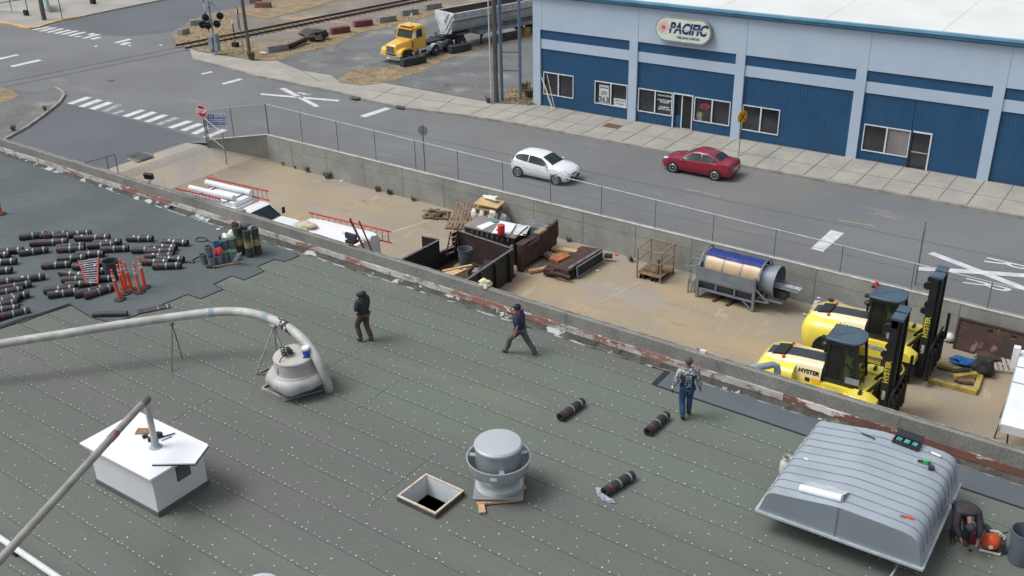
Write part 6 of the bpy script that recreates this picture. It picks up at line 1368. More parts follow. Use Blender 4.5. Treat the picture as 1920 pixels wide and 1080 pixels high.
# --- forklifts ---
FY = paint('forklift_yellow', (236,218,84), (228,210,78)); FY_LIT = paint('forklift_yellow_lit', (230,218,176), (224,212,166)); FD_ = M('forklift_dark_grey', (60,64,76), (52,56,66), scale=2, rough=.5); FB = M('forklift_black', (30,32,36), (38,40,44), scale=3, rough=.45); FRB = M('forklift_roof_blue', (60,76,96), (70,92,108), scale=1.2, rough=.35)
FGL = M('cab_glass', (24,30,32), (34,42,40), scale=1.5, rough=.12, spec=.3, fine=0); HV = M('hi_vis_seat', (176,196,84), (110,130,60), scale=5)
def make_forklift():
    t = thing('forklift_truck', '', 'forklift')
    # counterweight: rounded block
    g = MB(); rows = []
    for z, xr, w in ((.45,.10,1.12),(.6,.02,1.2),(1.1,0,1.22),(1.5,.04,1.2),(1.78,.2,1.08),(1.9,.42,.85)):
        rg = [Vector((1.7,-w,z)),Vector((1.7,w,z))]
        for i in range(9): a = R(90+180*i/8); rg.append(Vector((xr+.55+.55*math.cos(a), w*.62+ (w*.38)*math.sin(a) if math.sin(a) > 0 else -w*.62+(w*.38)*math.sin(a), z)))
        rows.append(rg)
    rows = [[Vector((1.55,-w,z)), Vector((xr+.6,-w,z)), Vector((xr+.22,-w*.9,z)), Vector((xr+.04,-w*.62,z)), Vector((xr,0,z)), Vector((xr+.04,w*.62,z)), Vector((xr+.22,w*.9,z)), Vector((xr+.6,w,z)), Vector((1.55,w,z))] for z, xr, w in ((.45,.10,1.12),(.6,.02,1.2),(1.1,0,1.22),(1.38,.04,1.2),(1.60,.16,1.1),(1.71,.36,.9))]
    g.loft(rows, FY, cap=False, closed=True, smooth=True); g.poly(rows[-1], FY); g.build('counterweight', t, sharp=45)
    # rear arches and wheels
    for s in (-1, 1):
        g = MB(); g.lathe([(0,0),(.66,0),(.66,.03),(0,.03)], ARCH, (1.35,s*1.205,.62), 24, Matrix.Rotation(R(-90*s),4,'X')); g.build('wheel_arch', t)
        for x, r, y in ((1.35,.56,.95),(4.0,.62,.9)):
            g = MB(); w = .42 if x < 2 else .5
            g.tube([(x,s*(y-w*.5),r),(x,s*(y-w*.4),r),(x,s*(y+w*.55),r),(x,s*(y+w*.65),r)], [r*.9,r,r,r*.88], TYRE, 28); wo = g.build('wheel', t)
            g = MB(); g.lathe([(0,-.04),(.2,-.04),(.28,.01),(.32,.0)], FY, (x,s*(y+w*.652),r), 18, Matrix.Rotation(R(-90*s),4,'X')); g.build('rim', wo)
            for k in range(16) : pass
    # engine hood: dark centre stripe, shoulders and sides with light painted into the yellow
    def hz(x): return 1.9+.14*min(1, x/1.2)+.05*(x > 1.2)
    X = [.30,.7,1.2,1.8,2.5]; hzv = [1.72,1.80,1.87,1.91,1.94]
    g = MB(); rows = [[Vector((x,-.34,z)),Vector((x,.34,z))] for x, z in zip(X, hzv)]; g.loft(rows, FD_, closed=False, cap=False, smooth=False); g.build('hood_stripe', t)
    for s in (-1, 1):
        g = MB(); rows = [[Vector((x,s*.34,z+.002)),Vector((x,s*.56,z-.03)),Vector((x,s*.66,z-.12)),Vector((x,s*.78,1.45)),Vector((x,s*.80,1.15))] for x, z in zip(X, hzv)]; g.loft(rows, FY_LIT, closed=False, cap=False); g.build('hood_side', t)
    g = MB(); g.poly([(2.5,-.8,1.15),(2.5,-.66,1.85),(2.5,.66,1.85),(2.5,.8,1.15)], FB); g.build('firewall', t); g = MB()
    g.hexa([(.5,-.42,1.74),(1.05,-.42,1.83),(1.05,.42,1.83),(.5,.42,1.74),(.56,-.4,1.84),(1.0,-.4,1.92),(1.0,.4,1.92),(.56,.4,1.84)], FB); g.build('radiator_grille', t)
    for s in (-1, 1):
        g = MB(); g.box((1.0,s*.56,1.85), (.09,.09,.12), M('marker_orange', (226,90,50))); g.build('marker_light', t)
    g = MB(); g.cyl((2.25,.4,1.9),(2.25,.4,2.2),.05,FB); g.sphere((2.25,.4,2.28),.16,FB,14,8,(1,1,.75)); g.build('air_intake', t)
    # side decks
    g = MB()
    for s in (-1, 1):
        g.b2((1.55,s*.8,.55),(4.2,s*1.18,1.12), FY); g.b2((1.6,s*.82,1.121),(2.5,s*1.16,1.135), FY)
    g.b2((1.5,-.8,.5),(4.3,.8,1.3), FY); g.build('chassis', t)
    for s in (-1, 1):
        g = MB(); g.b2((2.7,s*.85,1.125),(3.4,s*1.17,1.15), M('checker_plate', (150,152,150), (120,122,120), scale=12, thr=(.45,.55), metal=.4)); g.b2((2.7,s*1.19,.5),(3.4,s*1.32,.54), FB); g.b2((2.7,s*1.19,.8),(3.4,s*1.26,.84), GALV); g.build('step', t)
    for s in (-1, 1):
        g = MB(); P_ = [(3.42,1.0),(3.55,1.3),(3.75,1.42),(4.3,1.42),(4.62,1.22),(4.66,1.02)]
        g.prism([(x, s*.72, z) for x, z in P_], (0, s*.62, 0), FY); g.build('front_fender', t, bevel=.03)
        g = MB(); g.box((4.0,s*1.0,1.46), (.1,.24,.1), FB); g.build('fender_lamp', t)
    # cab
    x0, x1, w, zb, zt_ = 2.5, 3.75, .6, 1.15, 3.02
    cf = MB()
    for s in (-1, 1):
        cf.bar((x0+.05,s*w,zb),(x0+.12,s*w*.96,zt_),.09,.09,FB); cf.bar((x1+.05,s*w,zb),(x1-.14,s*w*.94,zt_),.08,.08,FB); cf.bar((3.2,s*w,zb),(3.15,s*w*.96,zt_),.07,.06,FB)
        cf.b2((x0,s*(w-.03),zb),(x1,s*(w+.02),1.52),FB); cf.b2((x0,s*(w-.03),2.86),(x1-.15,s*(w),3.0),FB)
    cf.b2((x0,-w,zb),(x0+.06,w,1.9),FB); cf.b2((x1-.02,-w,zb),(x1+.04,w,1.45),FB); cf.b2((x0,-w,1.1),(x1,w,1.16),FB); cf.build('cab_frame', t)
    for nm, P_ in (('side_glass', None), ('windscreen', [(x1+.02,-w+.05,1.5),(x1+.02,w-.05,1.5),(x1-.14,w-.08,2.9),(x1-.14,-w+.08,2.9)]), ('rear_glass', [(x0+.05,-w+.05,1.95),(x0+.05,w-.05,1.95),(x0+.11,w-.08,2.88),(x0+.11,-w+.08,2.88)])):
        if P_: g = MB(); g.poly(P_, FGL); g.build(nm, t)
    for s in (-1, 1):
        g = MB(); g.poly([(x0+.12,s*(w+.004),1.54),(3.16,s*(w+.004),1.54),(3.12,s*(w-.02),2.84),(x0+.16,s*(w-.02),2.84)], FGL); g.build('side_glass', t)
        g = MB(); g.poly([(3.22,s*(w+.004),1.54),(x1-.02,s*(w+.004),1.54),(x1-.15,s*(w-.02),2.84),(3.2,s*(w-.02),2.84)], M('cab_glass_green', (30,40,38), (64,76,50), scale=2.6, thr=(.5,.6), rough=.12, spec=.3, fine=0)); g.build('side_glass', t)
    g = MB(); P_ = [(x0-.04,-.63),(x0-.04,.63),(3.1,.66),(3.5,.63),(3.68,.5),(3.76,.25),(3.76,-.25),(3.68,-.5),(3.5,-.63),(3.1,-.66)]
    g.prism([(x, y, zt_-.02) for x, y in P_], (0,0,.1), FRB); g.build('cab_roof', t, bevel=.025)
    g = MB()
    for i in range(8): g.bar((3.0,-.42+.12*i,3.09),(3.7-.04*abs(i-3.5),-.42+.12*i,3.09),.035,.03,M('roof_slat_blue', (84,112,128), rough=.4))
    g.bar((2.7,-.3,3.1),(3.2,.3,3.1),.05,.02,FRB); g.build('roof_guard_bars', t)
    g = MB(); g.box((2.42,-.5,3.02), (.26,.2,.08), FB); g.build('mirror_bracket', t)
    g = MB(); g.tube([(3.95,-.72,1.9),(4.05,-.9,1.95)], .02, FB, 6); g.box((4.05,-.95,2.0), (.04,.12,.22), FB); g.build('mirror', t)
    # mast
    mx = 4.72; mh = 4.35
    for s in (-1, 1):
        g = MB(); g.b2((mx-.14,s*.42,.12),(mx+.14,s*.56,mh), FB); g.build('mast_channel', t)
        g = MB(); g.b2((mx+.142,s*.30,.2),(mx+.26,s*.44,mh-.05), FB); g.build('inner_channel', t)
        g = MB(); g.tube([(mx-.02,s*.3,.3),(mx-.02,s*.3,3.2)], .07, FB, 10); g.tube([(mx-.02,s*.3,3.2),(mx-.02,s*.3,mh-.15)], .045, CHR, 10); g.build('lift_cylinder', t)
        g = MB(); g.tube([(4.1,s*.5,1.2),(mx-.1,s*.5,1.95)], .06, FB, 10); g.build('tilt_cylinder', t)
        g = MB(); T_ = Matrix.Rotation(R(90),4,'X'); g.cyl((mx-.26,s*.3-.06,mh-.45),(mx-.26,s*.3+.06,mh-.45),.15,FB,n=18); g.b2((mx-.26,s*.27,mh-.57),(mx-.1,s*.33,mh-.3),FB); g.build('sheave', t); g = MB(); g.cyl((mx-.24,s*.3-.06,mh-1.5),(mx-.24,s*.3+.06,mh-1.5),.13,FB,n=18); g.b2((mx-.24,s*.27,mh-1.62),(mx-.1,s*.33,mh-1.38),FB); g.build('sheave', t)
    g = MB(); g.b2((mx-.16,-.58,mh),(mx+.26,-.06,mh+.09), FRB); g.b2((mx-.16,.06,mh),(mx+.26,.58,mh+.09), FRB); g.b2((mx-.12,-.56,mh-.3),(mx+.1,.56,mh-.01), FB); g.build('mast_top', t)
    g = MB()
    for z in (.9,1.9,2.8): g.b2((mx-.15,-.42,z),(mx-.05,.42,z+.16), FB)
    g.b2((mx-.03,-.2,.3),(mx+.06,.2,mh-.4),FB); g.build('mast_crossmembers', t)
    g = MB()
    for (z0, z1) in ((.35,.5),(1.15,1.32)): g.b2((mx+.3,-1.1,z0),(mx+.42,1.1,z1), FB)
    for y in (-1.05,-.6,-.15,.3,.75,1.0): g.b2((mx+.27,y,.3),(mx+.46,y+.08,1.5), FB)
    g.b2((mx+.2,-.4,.4),(mx+.3,.4,1.6),FB); g.b2((mx+.3,-1.1,1.6),(mx+.36,1.1,1.68),FB); g.b2((mx+.3,-1.12,.3),(mx+.36,-1.04,1.66),FB); g.build('carriage', t)
    g = MB(); g.b2((mx+.42,1.02,1.2),(mx+.52,1.14,2.3),FB); g.build('load_backrest_post', t)
    g = MB(); 
    for i, (c, dy) in enumerate(((REDI,0),(FB,.08),(FB,-.07),(M('hose_yellow', (206,196,80)),.15))): g.tube([(4.2,dy-.2,1.25),(4.4,dy-.15,1.5+.06*i),(4.6,dy-.1,1.7)], .018, c, 6)
    g.build('hydraulic_hoses', t)
    YL = M('letter_yellow', (196,184,60), fine=0)
    text('lettering', 'HYSTER', .25, YL, (mx,-.563,2.3), (R(90),R(-90),0), t, bold=.012)
    text('lettering', 'H360', .16, M('letter_white', (214,214,214), fine=0), (mx,-.563,1.35), (R(90),R(-90),0), t, bold=.004)
    tilt = R(90)-math.atan2(.12,.5)
    text('lettering', 'HYSTER', .22, FB, (2.05,-.748,1.58), (R(76),0,0), t, bold=.01)
    text('lettering', '360', .16, M('letter_orange', (226,110,60), fine=0), (2.28,-.79,1.36), (R(78),0,0), t, bold=.006)
    g = MB(); g.b2((1.95,-.815,1.22),(2.12,-.80,1.38),FB); g.b2((2.2,-.815,1.2),(2.52,-.80,1.4),M('decal_amber', (240,180,50), fine=0)); g.build('decals', t)
    g = MB(); g.box((3.6,-.67,1.62), (.5,.04,.22), M('grey_panel', (140,142,148)), rx=R(-12)); g.build('side_vent', t)
    g = MB(); g.box((3.0,0,1.5), (.5,.5,.5), FB); g.box((2.78,0,1.95), (.12,.48,.6), HV); g.build('seat', t)
    g = MB(); g.tube([(3.72,0,1.4),(3.6,0,1.85)], .03, FB, 6); g.tube([(3.6+.16*math.cos(a)*.3,.16*math.sin(a),1.87+.14*math.cos(a)) for a in [2*math.pi*i/12 for i in range(12)]], .015, FB, 5, closed=True); g.build('steering_wheel', t)
    return t
fk = make_forklift(); fk['label'] = 'front yellow forklift closest to the parapet, with 360 on its side'; fk['group'] = 'forklifts in the yard'
fk.location = (25.62,-23.62,YZ); fk.rotation_euler = (0,0,R(1.5))
fk2 = copy_tree(fk); fk2['label'] = 'rear yellow forklift nearer the street wall, red beacon on its cab'; fk2.location = (25.9,-19.45,YZ); fk2.rotation_euler = (0,0,R(1.0))
g = MB(); g.b2((2.3,.28,3.02),(2.62,.58,3.08),FB); g.cyl((2.45,.42,3.08),(2.45,.42,3.26),.08,M('beacon_red', (214,66,50), rough=.3, fine=0),n=14); g.build('beacon', fk2)
# bent grey standpipe in front of the forklift
g = MB(); p = at(1472,712,YZ+1.2); b_ = Vector((26.35,-25.35,0)); g.tube([(b_.x+.45,b_.y+.2,YZ),(b_.x+.45,b_.y+.2,YZ+1.75),(b_.x+.42,b_.y+.18,YZ+1.95),(b_.x+.3,b_.y+.1,YZ+2.03),(b_.x-.3,b_.y-.55,YZ+2.0),(b_.x-.6,b_.y-.85,YZ+1.95)], .13, M('pipe_blue_grey', (150,166,184), (136,152,170), scale=2, rough=.45), 16)
tag(g.build('bent_pipe'), 'thick bent blue-grey pipe standing beside the front forklift counterweight', 'pipe')
# --- trommel screen ---
TG = M('machine_grey_paint', (130,138,150), (116,124,136), scale=1.6, rough=.5, fine=.08, metal=.15); TGD = M('machine_dark', (62,68,78), (48,54,62), scale=2, rough=.6); TB = M('blue_tarp', (28,52,132), (22,42,112), scale=6, thr=(.42,.58), rough=.4, fine=.05, bump=.6, bscale=10); TT = M('tan_drum_cover', (196,172,142), (182,156,126), scale=2, rough=.35, fine=.04)
tm = thing('trommel_screen', 'grey drum screening machine with tan drum and blue fabric on top', 'machine', (20.3,-17.9,YZ), R(-1))
g = MB()
for x in (0,2.7):
    for y in (0,1.6): g.b2((x-.06,y-.06,0),(x+.06,y+.06,1.62), TG)
for y in (0,1.6):
    g.b2((0.06,y-.04,.42),(2.64,y+.04,.50), TG); g.b2((0.06,y-.04,.86),(2.64,y+.04,.93), TG)
for x in (0,2.7): g.b2((x-.04,.06,.42),(x+.04,1.54,.5), TG)
for x in (.9,1.8): g.b2((x-.03,-.03,.5),(x+.03,.03,.86), TG)
g.bar((.0,0,.02),(.45,0,.42),.06,.05,TG); g.bar((2.7,0,.02),(2.2,0,.42),.06,.05,TG); g.build('frame', tm)
g = MB(); g.b2((-.02,-.07,.94),(2.72,-.035,1.55), TG); g.b2((-.09,-.05,.3),(-.03,.5,1.6), TG); g.b2((-.0,1.64,.94),(2.7,1.68,1.5), TG); g.build('side_panel', tm)
g = MB(); g.hexa([(.1,.15,.3),(2.6,.15,.3),(2.6,1.45,.3),(.1,1.45,.3),(.05,.02,.85),(2.65,.02,.85),(2.65,1.58,.85),(.05,1.58,.85)], TGD); g.build('hopper', tm)
cx_, cz_, r_ = .8, 1.42, .68
def arc(x, a0, a1, r, n=14): return [Vector((x, cx_-r*math.cos(R(a0+(a1-a0)*i/n)), cz_+r*math.sin(R(a0+(a1-a0)*i/n)))) for i in range(n+1)]
for k in range(3):
    g = MB(); xa, xb = .22+.86*k, 1.04+.86*k
    g.loft([arc(xa,-5,62,r_), arc(xb,-5,62,r_)], TT, closed=False, cap=False); g.build('drum_cover', tm)
g = MB()
for x in (.18,1.06,1.92,2.8): g.loft([arc(x-.025,-10,190,r_+.012), arc(x+.035,-10,190,r_+.012)], TG, closed=False, cap=False)
g.build('drum_bands', tm)
random.seed(4); g = MB(); rows = []
for i in range(9):
    x = .15+2.65*i/8; a = arc(x, 55, 155, r_+.03, 10); rows.append([p+Vector((0,random.uniform(-.02,.02),random.uniform(-.025,.035))) for p in a])
g.loft(rows, TB, closed=False, cap=False); g.build('blue_fabric', tm)
g = MB(); g.lathe([(.62,2.78),(.60,2.95),(.72,3.45),(.73,3.5),(.71,3.5),(.58,2.98),(.1,2.9)], TG, (0,0,0), 32, Matrix.Translation((0,cx_,cz_-.08)) @ Matrix.Rotation(R(90),4,'Y')); g.build('outlet_cone', tm)
g = MB(); g.lathe([(.0,.1),(.66,.1),(.66,.2)], TGD, (0,0,0), 24, Matrix.Translation((0,cx_,cz_)) @ Matrix.Rotation(R(90),4,'Y')); g.build('drum_end', tm)
for x in (.05, 2.86):
    g = MB(); g.tube([Vector((x,-.02,1.55)),*arc(x,12,168,r_+.12,10),Vector((x,1.62,1.5))], .035, TG, 6); g.build('arch_bar', tm)
g = MB(); g.b2((3.3,.45,1.2),(4.5,1.05,1.24), M('chute_white_metal', (196,200,204), (160,164,168), scale=4, metal=.3)); g.b2((3.3,.45,1.24),(4.5,.5,1.34), TG); g.b2((3.3,1.0,1.24),(4.5,1.05,1.34), TG); g.build('chute', tm)
g = MB(); g.b2((2.75,.3,.55),(3.9,.4,.62),TG); g.b2((2.75,1.2,.55),(3.9,1.3,.62),TG); g.box((3.7,.8,.85),(.5,.5,.4),TGD); g.cyl((3.3,.5,.9),(3.3,1.1,.9),.14,GALV); g.bar((2.7,0,1.15),(3.4,0,.6),.06,.05,TG); g.bar((2.7,0,.55),(3.4,0,.6),.06,.05,TG); g.build('drive_unit', tm)
g = MB(); 
for y in (.0,.9): g.tube([(-.08,y,1.5),(-.75,y+.2,1.3),(-.08,y+.1,1.1)], .03, TG, 6)
g.tube([(-.75,.2,1.3),(-.75,1.1,1.3)], .03, TG, 6); g.build('side_rail', tm)
t = thing('steel_stand', 'small grey steel stand at the left of the drum machine', 'stand', at(1290,548,YZ), R(20))
for (x, y) in ((0,0),(.3,0),(0,1.1),(.3,1.1)): g = MB(); g.box((x,y,.35), (.07,.07,.7), TG); g.build('leg', t)
g = MB(); g.box((0,.55,.5), (.05,1.1,.06), TG); g.box((.3,.55,.5), (.05,1.1,.06), TG); g.box((0,.55,.2), (.05,1.1,.06), TG); g.build('rail', t)
for i, (px, py) in enumerate(((1337,565),(1362,573))):
    g = MB(); p = at(px, py, YZ+.03); g.bar(p, p+Vector((.25,.9,0)), .14, .06, RST); tag(g.build('steel_channel'), ['left rusty steel channel lying under the drum machine','right rusty steel channel lying under the drum machine'][i], 'steel channel', 'channels under the machine')
# --- wire cage ---
cg = thing('man_cage', 'tan steel lift cage with wire floor by the concrete wall', 'cage', (17.05,-17.58,YZ), 0)
g = MB(); W_, D_ = 1.22, 1.35
for x in (0,W_):
    for y in (0,D_): g.b2((x-.03,y-.03,.0 if 1 else 0),(x+.03,y+.03,1.55), TANM)
for z in (.3,.95,1.53):
    g.b2((.03,-.025,z-.025),(W_-.03,.025,z+.025),TANM); g.b2((.03,D_-.025,z-.025),(W_-.03,D_+.025,z+.025),TANM); g.b2((-.025,.03,z-.025),(.025,D_-.03,z+.025),TANM); g.b2((W_-.025,.03,z-.025),(W_+.025,D_-.03,z+.025),TANM)
g.build('frame', cg)
g = MB(); g.b2((.0,0,.28),(W_,D_,.32), M('cage_floor_wood', (140,112,84), (110,90,70), scale=4)); g.b2((.1,.3,.33),(.8,.9,.38),PW); g.build('floor', cg)
g = MB()
for x in (.25,.85): g.b2((x-.12,-.02,.02),(x-.08,D_,.2),RST); g.b2((x+.08,-.02,.02),(x+.12,D_,.2),RST); g.b2((x-.12,-.02,.2),(x+.12,D_,.24),RST)
g.build('fork_pockets', cg)
CG2 = mesh_mat('cage_mesh', .09, .09, (130,116,100))
g = MB(); g.poly([(0,D_,.3),(W_,D_,.3),(W_,D_,1.5),(0,D_,1.5)], CG2); g.build('mesh_panel', cg); g = MB(); g.box((.9,.5,.7), (.08,.5,.7), TANM); g.build('gate_panel', cg)
# --- black open dumpster ---
bk = thing('open_dumpster', 'large open black steel bin with a broken-out left side, full of wood scraps', 'dumpster', (0,0,0))
zt2 = .02
def wall(a, b, z0, z1, th, m, nm, capm=None):
    g = MB(); g.bar((a[0],a[1],(z0+z1)/2),(b[0],b[1],(z0+z1)/2),th,z1-z0,m)
    g.bar((a[0],a[1],z1+.012),(b[0],b[1],z1+.012),th+.05,.03,capm or M('worn_edge', (112,114,116), (84,86,88), scale=6)); g.build(nm, bk)
wall((12.1,-20.75),(12.35,-26.2),YZ,zt2,.07,BLKS,'right_wall'); wall((8.55,-20.35),(12.06,-20.75),YZ,zt2,.07,M('dark_brown_steel', (66,48,45), (48,40,39), scale=1.5, rough=.8),'rear_wall')
wall((8.52,-20.4),(8.5,-20.75),YZ,zt2,.07,BLKS,'left_wall'); wall((8.5,-20.75),(8.5,-21.8),YZ,YZ+.85,.07,BLKS,'low_wall')
wall((8.5,-21.8),(8.38,-26.2),YZ,zt2,.07,BLKS,'left_wall_front'); _dd = at(791,443,zt2); wall((8.46,-21.75),(_dd.x,_dd.y),YZ,zt2,.05,BLKS,'open_door')
g = MB(); g.b2((8.5,-26.2,YZ+.02),(12.1,-20.5,YZ+.1), M('bin_floor', (60,54,50), (84,72,60), scale=2)); g.build('floor', bk)
g = MB()
for y in (-21.2,-22.4,-23.6,-24.8): g.box((12.2+(-20.75-y)*.045,y,-.75), (.14,.12,1.45), BLKS)
g.build('stiffeners', bk)
make_bin('grey rubbish bin standing inside the black dumpster', at(871.5,466,-.1)-Vector((0,0,.86)), .35, .86, BIN)
g = MB(); p = at(871,500,-1.0); g.box((at(871.5,466,-.1).x,at(871.5,466,-.1).y,-1.19), (.9,.8,.44), PW); tag(g.build('wooden_crate'), 'wooden crate under the grey bin inside the dumpster', 'crate')
LD = M('lumber_pale', (208,178,136), (190,158,116), scale=3, stretch=(1,4,1))
for (a, b, z, w, lab) in (((830,508),(885,497),-.55,.14,'pale board end lying highest across the dumpster scraps'),((838,515),(862,506),-.6,.5,'pale plywood sheet among the dumpster scraps'),((850,516),(874,504),-.55,.12,'thin pale batten on the plywood in the dumpster')):
    g = MB(); g.bar(at(*a, z), at(*b, z), w, .05, LD); tag(g.build('board'), lab, 'board', 'boards in the dumpster')
g = MB(); q = [at(x, y, -.75) for x, y in ((893,462),(912,457),(928,470),(908,474))]
for i in range(4): g.bar(q[i], q[(i+1) % 4], .14, .12, M('yellow_green_paint', (176,170,104), (150,146,92), scale=3))
g.b2((min(v.x for v in q),min(v.y for v in q),-1.3),(max(v.x for v in q),max(v.y for v in q),-.85), M('yellow_green_paint', (176,170,104))); tag(g.build('yellow_crate', bevel=.01), 'faded yellow crate at the back of the dumpster', 'crate')
g = MB(); q = at(915,520,YZ+.5); g.box(q+Vector((0,0,0)), (.7,.6,1.0), BLKS, rz=.3); g.box(q+Vector((.05,.1,.62)), (.62,.05,.42), M('screen_grey', (66,72,84)), rz=.3, rx=R(-18)); g.box(q+Vector((-.4,-.2,.3)), (.5,.5,.1), TG, rz=.3); tag(g.build('black_console'), 'black console with a tilted grey panel outside the dumpster', 'console')
def wladder(label, A, B, C, D, n, m, group=None):
    t = thing('ladder', label, 'ladder', A, 0, group); ladder_mesh(t, Vector((0,0,0)), B-A, C-A, D-A, n, m, rail=.09); return t
wladder('dark red ladder leaning inside the dumpster beside the bin', at(836,482,-.9), at(851,476,-.9), at(845,434,.25), at(858,428,.25), 5, M('ladder_dark_red', (136,44,44), rough=.5))
# --- big black block with a grey top used as a table ---
bt = thing('steel_table', 'black steel box used as a table, its grey top covered with papers', 'table', (8.35,-19.65,YZ), R(1.5))
g = MB(); g.b2((.05,.05,0),(3.0,1.5,1.42), BLKS); g.build('box_body', bt); g = MB(); g.b2((0,0,1.42),(3.06,1.56,1.5), M('worn_grey_top', (142,138,132), (124,120,116), scale=1.5, fine=.12)); g.build('top', bt, bevel=.01)
for i in range(8): g = MB(); g.b2((.5+.3*i,-.01,1.2),(.6+.3*i,.045,1.36), M('hook_grey', (88,94,104))); g.build('hook', bt)
jc = thing('water_cooler', 'red cylindrical drink cooler on the grey table top', 'cooler', at(940,440,.01))
g = MB(); g.lathe([(0,0),(.17,0),(.18,.03),(.18,.42),(.17,.44),(0,.44)], M('cooler_red', (206,48,44), rough=.4, fine=.02), n=20); g.build('body', jc); g = MB(); g.lathe([(.18,.42),(.185,.5),(.15,.53),(0,.54)], M('cooler_red_lid', (192,60,54), rough=.4), n=20); g.build('lid', jc)
g = MB(); g.b2((-.16,-.22,.25),(-.08,-.17,.36),PLATE); g.build('label_patch', jc)
for i, (pts_, m, lab) in enumerate((([(893,425),(918,415),(928,419),(904,431)],PAPER,'white sheet at the left of the table top'),([(912,413),(930,409),(938,416),(925,417)],M('green_sheet', (96,134,122)),'green sheet at the far edge of the table'),([(922,437),(938,414),(968,420),(955,440)],PAPER,'large white sheet behind the red cooler'),([(962,440),(970,420),(994,424),(985,442)],M('white_bag_sheet', (214,218,222), (180,186,192), scale=3),'white plastic sheet at the right end of the table'))):
    g = MB(); P_ = [at(x, y, .025+.006*i) for x, y in pts_]; g.prism(P_, (0,0,.004), m); tag(g.build('sheet'), lab, 'sheet', 'sheets on the table')
g = MB(); a = at(972,441,.05); b = at(990,425,.06); g.tube([a, a.lerp(b,.5)+Vector((0,0,.05)), b], .025, RUB, 6); g.box(at(985,440,.06), (.2,.12,.06), RUB, rz=.5); tag(g.build('black_strap'), 'black strap with a buckle on the right end of the table', 'strap')
g = MB(); c_ = Vector((11.2,-17.2,YZ)); g.b2((c_.x-.9,c_.y-.45,YZ),(c_.x+.5,c_.y+.4,YZ+1.35), M('wire_crate_grey', (116,122,126), (90,96,100), scale=3)); tag(g.build('grey_crate', bevel=.01), 'grey crate between the table and the concrete wall', 'crate')
# --- wood pile with plastic ---
wpile = thing('board_stack', 'stack of old boards topped by a tan panel against the wall', 'board stack', (7.45,-16.15,YZ), R(8))
random.seed(9); g = MB()
for k in range(7): g.box((random.uniform(-.05,.05),random.uniform(-.05,.05),.12+.17*k), (1.1+random.uniform(-.12,.1),.95,.1), PW if k % 2 else LD, rz=random.uniform(-.08,.08))
g.build('boards', wpile)
g = MB(); g.box((.02,-.02,1.38), (1.35,1.05,.05), M('tan_panel', (206,178,134), (190,162,120), scale=2), rz=R(4), ry=R(4)); g.build('top_panel', wpile)
b0_ = Vector((7.45,-16.15,YZ))
blob('plastic_sheet', 'white plastic sheet bunched on top of the board stack', 'plastic', b0_+Vector((0,.25,1.42)), (.42,.18,.26), WBAG, 21, .5)
for (x, y, z, sc, lab, sd) in ((-.58,-.5,.35,(.2,.15,.75),'white plastic hanging at the left corner of the board stack',31),(-.05,-.58,.1,(.18,.12,1.0),'white plastic strip hanging down the front of the board stack',32),(.52,-.45,.45,(.26,.18,.75),'white plastic hanging at the right of the board stack',33)): blob('plastic_sheet', lab, 'plastic', b0_+Vector((x,y,z)), sc, WBAG, sd, .5)
blob('bin_bag', 'dark grey plastic bag beside the board stack', 'bag', b0_+Vector((.45,-.72,0)), (.3,.25,.7), M('dark_bag', (58,62,72), (74,80,92), scale=5, rough=.35), 34, .4)
blob('plastic_bag', 'clear grey plastic bag right of the dark bag by the wall', 'bag', b0_+Vector((.98,-.1,0)), (.3,.28,1.0), M('clear_bag', (168,176,186), (140,148,160), scale=5, rough=.3), 35, .4)
# --- pallets ---
def pallet(t, n=6, L=1.2, W=1.0, m=PW, seed=0, mess=0):
    random.seed(seed)
    for i in range(n):
        g = MB(); x = -L/2+L*(i+.5)/n; a = random.uniform(-mess,mess); g.box((x,random.uniform(-mess,mess)*.3,.13), (L/n*.72,W,.02), m, rz=a); g.build('slat', t)
    for y in (-W/2+.05,0,W/2-.05): g = MB(); g.box((0,y,.07), (L,.07,.09), m, rz=random.uniform(-mess,mess)*.4); g.build('stringer', t)
p1 = thing('broken_pallet', 'broken pallet lying flat furthest left by the wall', 'pallet', at(820,405,YZ), R(25), 'old pallets by the wall'); pallet(p1, 7, 1.35, 1.1, seed=1, mess=.35)
for i in range(5): g = MB(); random.seed(40+i); g.box((random.uniform(-.4,.4),random.uniform(-.3,.3),.2+.03*i), (1.0,.09,.03), PW, rz=random.uniform(0,3)); g.build('loose_slat', p1)
p2 = thing('pallet', 'pallet leaning on the concrete wall right of the broken one', 'pallet', at(866,411,YZ)+Vector((0,.2,.25)), R(10), 'old pallets by the wall'); pallet(p2, 6, 1.2, 1.15, seed=2, mess=.08); p2.rotation_euler = (R(42),0,R(14))
p3 = thing('pallet', 'lower pallet slumped in front of the leaning pallet', 'pallet', at(862,420,YZ)+Vector((.1,-.35,.1)), R(10), 'old pallets by the wall'); pallet(p3, 6, 1.1, .9, seed=3, mess=.15); p3.rotation_euler = (R(18),0,R(24))
